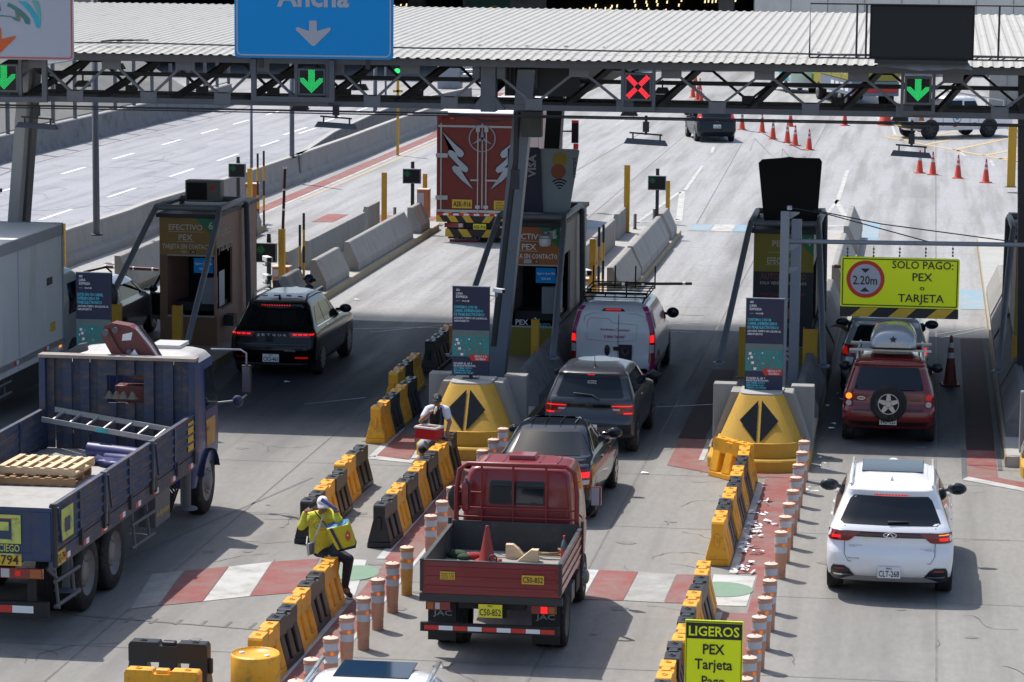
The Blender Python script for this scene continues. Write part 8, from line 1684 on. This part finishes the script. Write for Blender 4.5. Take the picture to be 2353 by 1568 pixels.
def body_obj(g,label): o=g.build('person',None,remesh=.0065,smooth_it=2); tag(o,label,'person'); return o
# ---- vendor in yellow ----
def v1(zx,zy,Y): return P((1150+zx/3.337)/1.7407,(1950+zy/3.337)/1.7407,Y=Y)
hd=v1(472,232,40.72); nk=v1(440,350,40.82); ch=v1(425,470,40.86); wa=v1(430,660,40.92); hp=v1(470,800,41.0)
rs_,re,rw,rh=v1(290,405,40.84),v1(185,520,40.62),v1(238,330,40.66),v1(285,290,40.6)
ls,le,lw,lh=v1(560,350,40.8),v1(690,440,40.58),v1(645,345,40.6),v1(630,290,40.56)
rk,ra_=v1(640,930,40.72),v1(612,1290,41.15); lk,la=v1(815,960,40.68),v1(765,1330,41.05)
rhip,lhip=v1(430,830,41.0),v1(560,830,40.98)
g=MB(); T1=head(hd,R(14),R(12),R(-4)); add_head(g,T1); g.cap(nk-Vector((0,0,.03)),hd-Vector((0,-.02,.05)),.058,.052,'skin')
chain(g,[ch,wa,hp],[.13,.125,.13],'skin'); g.cap(rs_,ls,.07,.07,'skin'); chain(g,[rs_,re,rw],[.05,.042,.028],'skin'); chain(g,[ls,le,lw],[.05,.042,.028],'skin')
chain(g,[rhip,rk,ra_],[.08,.055,.035],'skin'); chain(g,[lhip,lk,la],[.08,.055,.035],'skin'); g.cap(ra_,ra_+Vector((.05,-.14,-.05)),.035,.03,'skin'); g.cap(la,la+Vector((.06,-.12,-.04)),.035,.03,'skin')
hand(g,rw,rh-rw,Vector((-.3,-.6,.5)),'skin',1.0,.5,1); hand(g,lw,lh-lw+Vector((0,0,.02)),Vector((.2,.8,.1)),'skin',1.0,.8,-1)
v=body_obj(g,'vendor in yellow shirt and white cap, seated holding a sweets box to his brow'); face(v,T1); cap_hat(v,T1,'cap_white')
g=MB(); g.T=T1; g.ell((0,.04,.0),(.08,.085,.085),'hair',14,10); g.build('hair',v)
g=MB(); chain(g,[nk-Vector((0,0,.05)),ch,wa,hp+Vector((0,-.01,.03))],[.07,.155,.16,.165],'shirt_yellow',16); g.cap(rs_,ls,.085,.085,'shirt_yellow'); chain(g,[rs_,re,rw.lerp(re,.1)],[.08,.062,.042],'shirt_yellow'); chain(g,[ls,le,lw.lerp(le,.1)],[.08,.062,.042],'shirt_yellow'); g.ell(ch.lerp(rs_,.5),(.12,.1,.12),'shirt_yellow'); g.ell(ch.lerp(ls,.5),(.12,.1,.12),'shirt_yellow')
g.build('shirt',v,remesh=.009,smooth_it=4)
g=MB(); a=v1(475,515,40.68); g.text('DONOFRIO',a.x,a.z,.045,'blue_sign',a.y-.0,w=.2,bold=.02); ringpoly(g,a.x-.02,a.z-.0,.12,.07,.008,'red_sign',a.y+.004); g.build('shirt_print',v)
g=MB(); chain(g,[rhip,rk,ra_],[.105,.08,.055],'trouser_navy'); chain(g,[lhip,lk,la],[.105,.08,.055],'trouser_navy'); g.cap(rhip,lhip,.12,.12,'trouser_navy'); g.build('trousers',v,remesh=.009,smooth_it=3)
g=MB(); a=v1(590,960,40.6); d=(v1(620,1000,40.6)-v1(545,880,40.6)).normalized(); g.text('adidas NEO',0,0,.03,'text_white',u=d,v=Vector((d.z,0,-d.x)),o=a-Vector((0,.05,0)),w=.16,bold=.02); g.build('trouser_print',v)
def shoe(parent,a,toe):
    g=MB(); d=(toe-a); g.cap(a+Vector((0,.02,-.045)),a+d*.9+Vector((0,0,-.03)),.045,.035,'shoe_black'); g.cap(a,a+d*.4,.045,.042,'shoe_black'); g.build('shoe',parent,remesh=.008,smooth_it=2); g=MB(); g.bar(a+Vector((0,.05,-.085)),a+d*1.02+Vector((0,0,-.065)),.08,.022,'sole_white'); g.build('shoe_sole',parent,bev=.008)
shoe(v,la,v1(850,1455,40.93)-Vector((0,0,-.03))-(Vector((0,0,0)))); shoe(v,ra_,ra_+Vector((.08,-.16,-.05)))
# held box of sweets, phone, bags
a=v1(455,160,40.55);b=v1(660,300,40.5); mat('sweet_box',(.08,.08,.22),.5,var=.9,sc=30); g=MB(); g.bar(a,b,.03,.05,'sweet_box'); o=g.build('sweets_box'); tag(o,'slim blue box of wrapped sweets held against the white cap','box')
g=MB(); p=v1(335,245,40.56); g.bar(p+Vector((-.05,0,-.03)),p+Vector((.05,0,.05)),.012,.05,'text_black'); o=g.build('mobile_phone',bev=.004); tag(o,'dark phone held beside the head of the vendor in yellow','phone')
e=root('cooler_bag',v1(725,690,40.5),'big yellow insulated bag with navy stripe and red star patch on the vendor lap','bag',R(8)); g=MB(); q=lambda zx,zy:v1(zx,zy,40.42)-e.location
tl,tr,br,blw=q(515,560),q(805,490),q(912,805),q(672,862)
tl,tr,br,blw=[Matrix.Rotation(-R(8),4,'Z')@x for x in (tl,tr,br,blw)]; dp=Vector((0,.26,.03))
g.hexa([blw,br,br+dp,blw+dp],[tl,tr,tr+dp,tl+dp],'bag_yellow'); g.build('bag_body',e,bev=.02)
g=MB(); o_=Vector((0,-.012,0)); A=lambda s,t:blw.lerp(br,s).lerp(tl.lerp(tr,s),t)+o_; g.add([A(.18,0),A(.32,0),A(.28,1),A(.14,1)],[(0,1,2,3)],'navy'); g.hexa([A(0,.0),A(1,0),A(1,0)+dp,A(0,0)+dp],[A(0,.07),A(1,.1),A(1,.1)+dp,A(0,.07)+dp],'trouser_navy'); g.build('stripe',e)
g=MB(); c_=A(.82,.55); pts=[]
for k in range(20): a=2*math.pi*k/20; rr_=.085 if k%2 else .055; pts.append(c_+Vector((rr_*.5*math.cos(a),-.012,rr_*1.1*math.sin(a))))
g.add(pts,[tuple(range(20))],'cone_red'); g.ell(c_+Vector((0,-.016,.01)),(.012,.003,.016),'white',8,5); g.build('star_patch',e)
g=MB(); g.hexa([tl+Vector((0,.01,-.01)),tr+Vector((0,.01,-.01)),tr+dp,tl+dp],[tl+Vector((.02,.03,.01)),tr+Vector((-.05,.03,.005)),tr+dp*.8+Vector((-.05,0,.0)),tl+dp*.8+Vector((.02,0,.01))],'bag_blue'); g.build('bag_lid',e,bev=.01)
g=MB(); g.tube([v1(365,320,40.7),v1(450,430,40.66),v1(560,560,40.55)],.009,'text_black',6); o=g.build('bag_strap'); o.parent=e; o.matrix_parent_inverse=e.matrix_basis.inverted()
e=root('shoulder_bag',v1(305,830,40.72),'small grey and black striped shoulder bag at the hip of the vendor in yellow','bag'); q=lambda zx,zy,Y=40.66:v1(zx,zy,Y)-e.location
mat('bag_grey',(.42,.43,.45),.6,var=.08); g=MB(); D=Vector((0,.07,0)); c4=[q(265,920),q(355,890),q(368,720),q(245,765)]; g.hexa([c4[0],c4[1],c4[1]+D,c4[0]+D],[c4[3],c4[2],c4[2]+D,c4[3]+D],'bag_grey'); g.build('bag_body',e,bev=.012)
g=MB(); 
for s in (.42,.58,.74,.88): a=c4[0].lerp(c4[1],s)+Vector((0,-.006,.01)); b=c4[3].lerp(c4[2],s)+Vector((0,-.006,-.01)); g.bar(a,b,.008,.014,'text_black') 
g.build('stripe',e); g=MB(); g.tube([q(345,720),q(420,560,40.64),q(480,370,40.66)],.014,'bag_grey',6); g.tube([q(255,760),q(265,660,40.8)],.012,'bag_grey',6); g.build('bag_strap',e)
# ---- vendor with the red cooler ----
def v2(zx,zy,Y): return P((1600+zx/4.9)/1.7407,(1540+zy/4.9)/1.7407,Y=Y)
hd=v2(728,305,50.6); nk=v2(722,430,50.66); ch=v2(725,560,50.7); wa=v2(720,800,50.74); hp=v2(715,1000,50.8)
rs_,re,rw,rh=v2(560,500,50.68),v2(405,715,50.5),v2(570,560,50.42),v2(640,500,50.42); ls,le,lw,lh=v2(890,500,50.68),v2(975,730,50.6),v2(915,950,50.42),v2(945,1010,50.4)
rhip,lhip=v2(600,1060,50.8),v2(820,1060,50.8); rk,lk=v2(440,1230,50.42),v2(925,1220,50.42); ra_,la=v2(430,1560,50.6),v2(850,1560,50.62)
g=MB(); T2=head(hd,R(3),R(6)); add_head(g,T2); g.cap(nk-Vector((0,0,.03)),hd-Vector((0,-.02,.05)),.055,.05,'skin'); chain(g,[ch,wa,hp],[.12,.11,.12],'skin'); g.cap(rs_,ls,.06,.06,'skin'); chain(g,[rs_,re,rw],[.048,.04,.026],'skin'); chain(g,[ls,le,lw],[.048,.04,.026],'skin')
chain(g,[rhip,rk,ra_],[.08,.055,.035],'skin'); chain(g,[lhip,lk,la],[.08,.055,.035],'skin'); hand(g,rw,rh-rw,Vector((-.2,-.3,.9)),'skin',1,.9,-1); hand(g,lw,lh-lw,Vector((.3,-.9,.2)),'skin',1,.5,-1)
v=body_obj(g,'eating vendor in black and white shirt and black cap, seated with a red cooler'); face(v,T2); cap_hat(v,T2,'cap_black'); 
g=MB(); g.T=T2; g.text('LA',0,.085,.045,'text_white',-.092,bold=.02); g.build('cap_emblem',v); g=MB(); g.T=T2; g.ell((0,.035,.0),(.079,.085,.07),'hair',14,10); g.build('hair',v)
g=MB(); chain(g,[nk-Vector((0,0,.06)),ch,wa,hp+Vector((0,0,.06))],[.07,.14,.13,.14],'shirt_black',16); g.ell(ch.lerp(rs_,.45),(.1,.09,.11),'shirt_black'); g.ell(ch.lerp(ls,.45),(.1,.09,.11),'shirt_black'); g.build('shirt',v,remesh=.009,smooth_it=3)
for s_,e_ in ((rs_,re),(ls,le)):
    g=MB(); g.cap(s_.lerp(ch,.38)+Vector((0,-.0,.045)),s_,.085,.088,'shirt_white'); g.cap(s_,s_.lerp(e_,.55),.085,.07,'shirt_white'); g.build('sleeve',v,remesh=.009,smooth_it=3)
g=MB(); g.cap(rhip,lhip,.12,.12,'shorts_grey'); chain(g,[rhip,rhip.lerp(rk,.85)],[.12,.105],'shorts_grey'); chain(g,[lhip,lhip.lerp(lk,.8)],[.12,.105],'shorts_grey'); g.build('shorts',v,remesh=.009,smooth_it=3)
g=MB(); 
for a,b in ((rhip,rk),(lhip,lk)): g.cap(a.lerp(b,.8),b+Vector((0,0,-.03)),.085,.08,'shirt_black')
g.build('shorts_hem',v,remesh=.009,smooth_it=3)
g=MB(); g.cap(ra_,ra_+Vector((0,-.12,-.03)),.045,.04,'shoe_black'); g.build('shoe',v,remesh=.009); g=MB(); g.cap(la,la+Vector((.03,-.12,-.03)),.045,.04,'shoe_black'); g.build('shoe',v,remesh=.009)
e=root('cooler_box',v2(575,960,50.3),'red cooler box with white rim and open top on the seated vendor lap','cooler',R(-20)); g=MB()
w,d,h=.215,.15,.19; z0=-.08
g.box(-w,w,-d,-d+.02,z0,z0+h,'cooler_red'); g.box(-w,w,d-.02,d,z0,z0+h,'cooler_red'); g.box(-w,-w+.02,-d+.02,d-.02,z0,z0+h,'cooler_red'); g.box(w-.02,w,-d+.02,d-.02,z0,z0+h,'cooler_red'); g.box(-w+.02,w-.02,-d+.02,d-.02,z0,z0+.1,'foam'); g.build('box_body',e,bev=.008)
g=MB(); zz=z0+h; g.box(-w-.01,w+.01,-d-.01,-d+.03,zz,zz+.03,'white'); g.box(-w-.01,w+.01,d-.03,d+.01,zz,zz+.03,'white'); g.box(-w-.01,-w+.03,-d+.03,d-.03,zz,zz+.03,'white'); g.box(w-.03,w+.01,-d+.03,d-.03,zz,zz+.03,'white')
g.box(-w+.0,w-.0,-d,-d+.025,zz+.03,zz+.037,'foam'); g.box(-w,w,d-.025,d,zz+.03,zz+.037,'foam'); g.box(-w,-w+.025,-d+.025,d-.025,zz+.03,zz+.037,'foam'); g.box(w-.025,w,-d+.025,d-.025,zz+.03,zz+.037,'foam'); g.build('rim',e,bev=.004)
g=MB(); rr=random.Random(8)
for k in range(14): g.ell((rr.uniform(-.16,.16),rr.uniform(-.1,.1),z0+.15),(.03,.03,.03),rr.choice(['cone_red','cooler_red','paper']),8,6)
g.build('wrapped_goods',e); g=MB(); q=lambda p:Matrix.Rotation(R(20),4,'Z')@(p-e.location); g.tube([q(v2(790,830,50.45)),q(v2(800,620,50.5)),q(v2(805,450,50.62))],.022,'text_black',6); g.build('shoulder_strap',e)
g=MB(); a=v2(675,560,50.36); g.cap(a,v2(712,440,50.4),.014,.018,'foam',8); g.ell(v2(705,480,50.38),(.025,.02,.035),'paper',10,6); o=g.build('snack'); tag(o,'wrapped snack held at the mouth of the cooler vendor','food')
# ---- woman in vest ----
fx=P(709,642,Y=66.3); bx,by=fx.x,66.3
g=MB(); hz=fx.z; hd=Vector((bx,by,hz)); T3=head(hd,R(-75),R(0)); add_head(g,T3,s=.95); sh=hz-.24; g.cap((bx+.02,by,sh+.03),(bx+.01,by,hz-.06),.05,.048,'skin')
S1,S2=Vector((bx+.02,by-.17,sh)),Vector((bx+.02,by+.17,sh)); g.cap(S1,S2,.055,.055,'skin'); chain(g,[Vector((bx+.02,by,sh-.1)),Vector((bx+.02,by,sh-.3)),Vector((bx+.02,by,sh-.52))],[.11,.1,.12],'skin')
E1,W1_=S1+Vector((-.05,-.04,-.28)),S1+Vector((-.28,-.02,-.33)); E2,W2_=S2+Vector((-.02,.04,-.28)),S2+Vector((-.1,.02,-.52)); chain(g,[S1,E1,W1_],[.045,.037,.025],'skin'); chain(g,[S2,E2,W2_],[.045,.037,.025],'skin')
for s_ in (-.09,.09): chain(g,[Vector((bx+.02,by+s_,sh-.55)),Vector((bx-.0,by+s_,.48)),Vector((bx+.03,by+s_,.09))],[.085,.055,.038],'skin'); g.cap((bx+.03,by+s_,.06),(bx-.1,by+s_,.04),.035,.03,'skin')
hand(g,W1_,Vector((-1,0,-.1)),Vector((0,-.3,1)),'skin',.95,.5,1); hand(g,W2_,Vector((-.1,0,-1)),Vector((1,0,0)),'skin',.95,.3,-1)
v=body_obj(g,'woman in blue cap and green vest behind the black SUV, in profile'); face(v,T3,.95); cap_hat(v,T3,'cap_blue',s=.97); g=MB(); g.T=T3; g.ell((0,.045,-.01),(.072,.075,.075),'hair',14,10); g.ell((0,.13,-.02),(.042,.042,.042),'hair',12,8); g.build('hair',v)
g=MB(); chain(g,[Vector((bx+.02,by,sh)),Vector((bx+.02,by,sh-.3)),Vector((bx+.02,by,sh-.55))],[.12,.125,.14],'uniform_navy',14); g.cap(S1,S2,.07,.07,'uniform_navy'); chain(g,[S1,E1,W1_],[.07,.055,.04],'uniform_navy'); chain(g,[S2,E2,W2_],[.07,.055,.04],'uniform_navy'); g.build('shirt',v,remesh=.01,smooth_it=3)
g=MB(); 
for s_ in (-.09,.09): chain(g,[Vector((bx+.02,by+s_,sh-.55)),Vector((bx,by+s_,.48)),Vector((bx+.03,by+s_,.12))],[.115,.085,.06],'uniform_navy')
g.build('trousers',v,remesh=.01,smooth_it=3); g=MB()
for s_ in (-.09,.09): g.cap((bx+.04,by+s_,.05),(bx-.12,by+s_,.04),.045,.04,'shoe_black')
g.build('shoe',v); g=MB(); chain(g,[Vector((bx+.02,by,sh-.04)),Vector((bx+.02,by,sh-.3)),Vector((bx+.02,by,sh-.5))],[.14,.14,.15],'vest_green',14); g.cap(S1*.75+S2*.25,S2*.75+S1*.25,.078,.078,'vest_green'); g.build('vest',v,remesh=.01,smooth_it=2)
g=MB(); 
for z in (.2,.38): g.lathe([(.157,0),(.157,.05)],'reflective',(bx+.02,by,sh-z-.05),24,cap=False)
g.build('reflective_band',v)
# ---- driver arm out of the silver SUV ----
g=MB(); a=P(1957,770,Y=63.6); b=P(1938,752,Y=63.5); c_=P(1922,748,Y=63.6); sh_=a+Vector((.3,.05,.05)); chain(g,[sh_,a,b,c_],[.06,.052,.042,.03],'skin_dark'); hand(g,c_,Vector((-1,.1,-.15)),Vector((0,-.2,1)),'skin_dark',1,.4,1); g.ell(sh_+Vector((.12,0,-.12)),(.16,.16,.3),'skin_dark'); g.ell(sh_+Vector((.14,0,.26)),(.08,.095,.12),'skin_dark')
o=g.build('person',None,remesh=.0075,smooth_it=2); tag(o,'driver reaching an arm out of the silver SUV window towards booth 4','person'); 
g=MB(); g.cap(sh_+Vector((.0,0,0)),a,.07,.062,'shirt_black'); g.ell(sh_+Vector((.12,0,-.12)),(.17,.17,.31),'shirt_black'); g.build('shirt',o,remesh=.01)
g=MB(); g.ell(sh_+Vector((.14,.02,.3)),(.085,.095,.09),'hair'); g.build('hair',o)
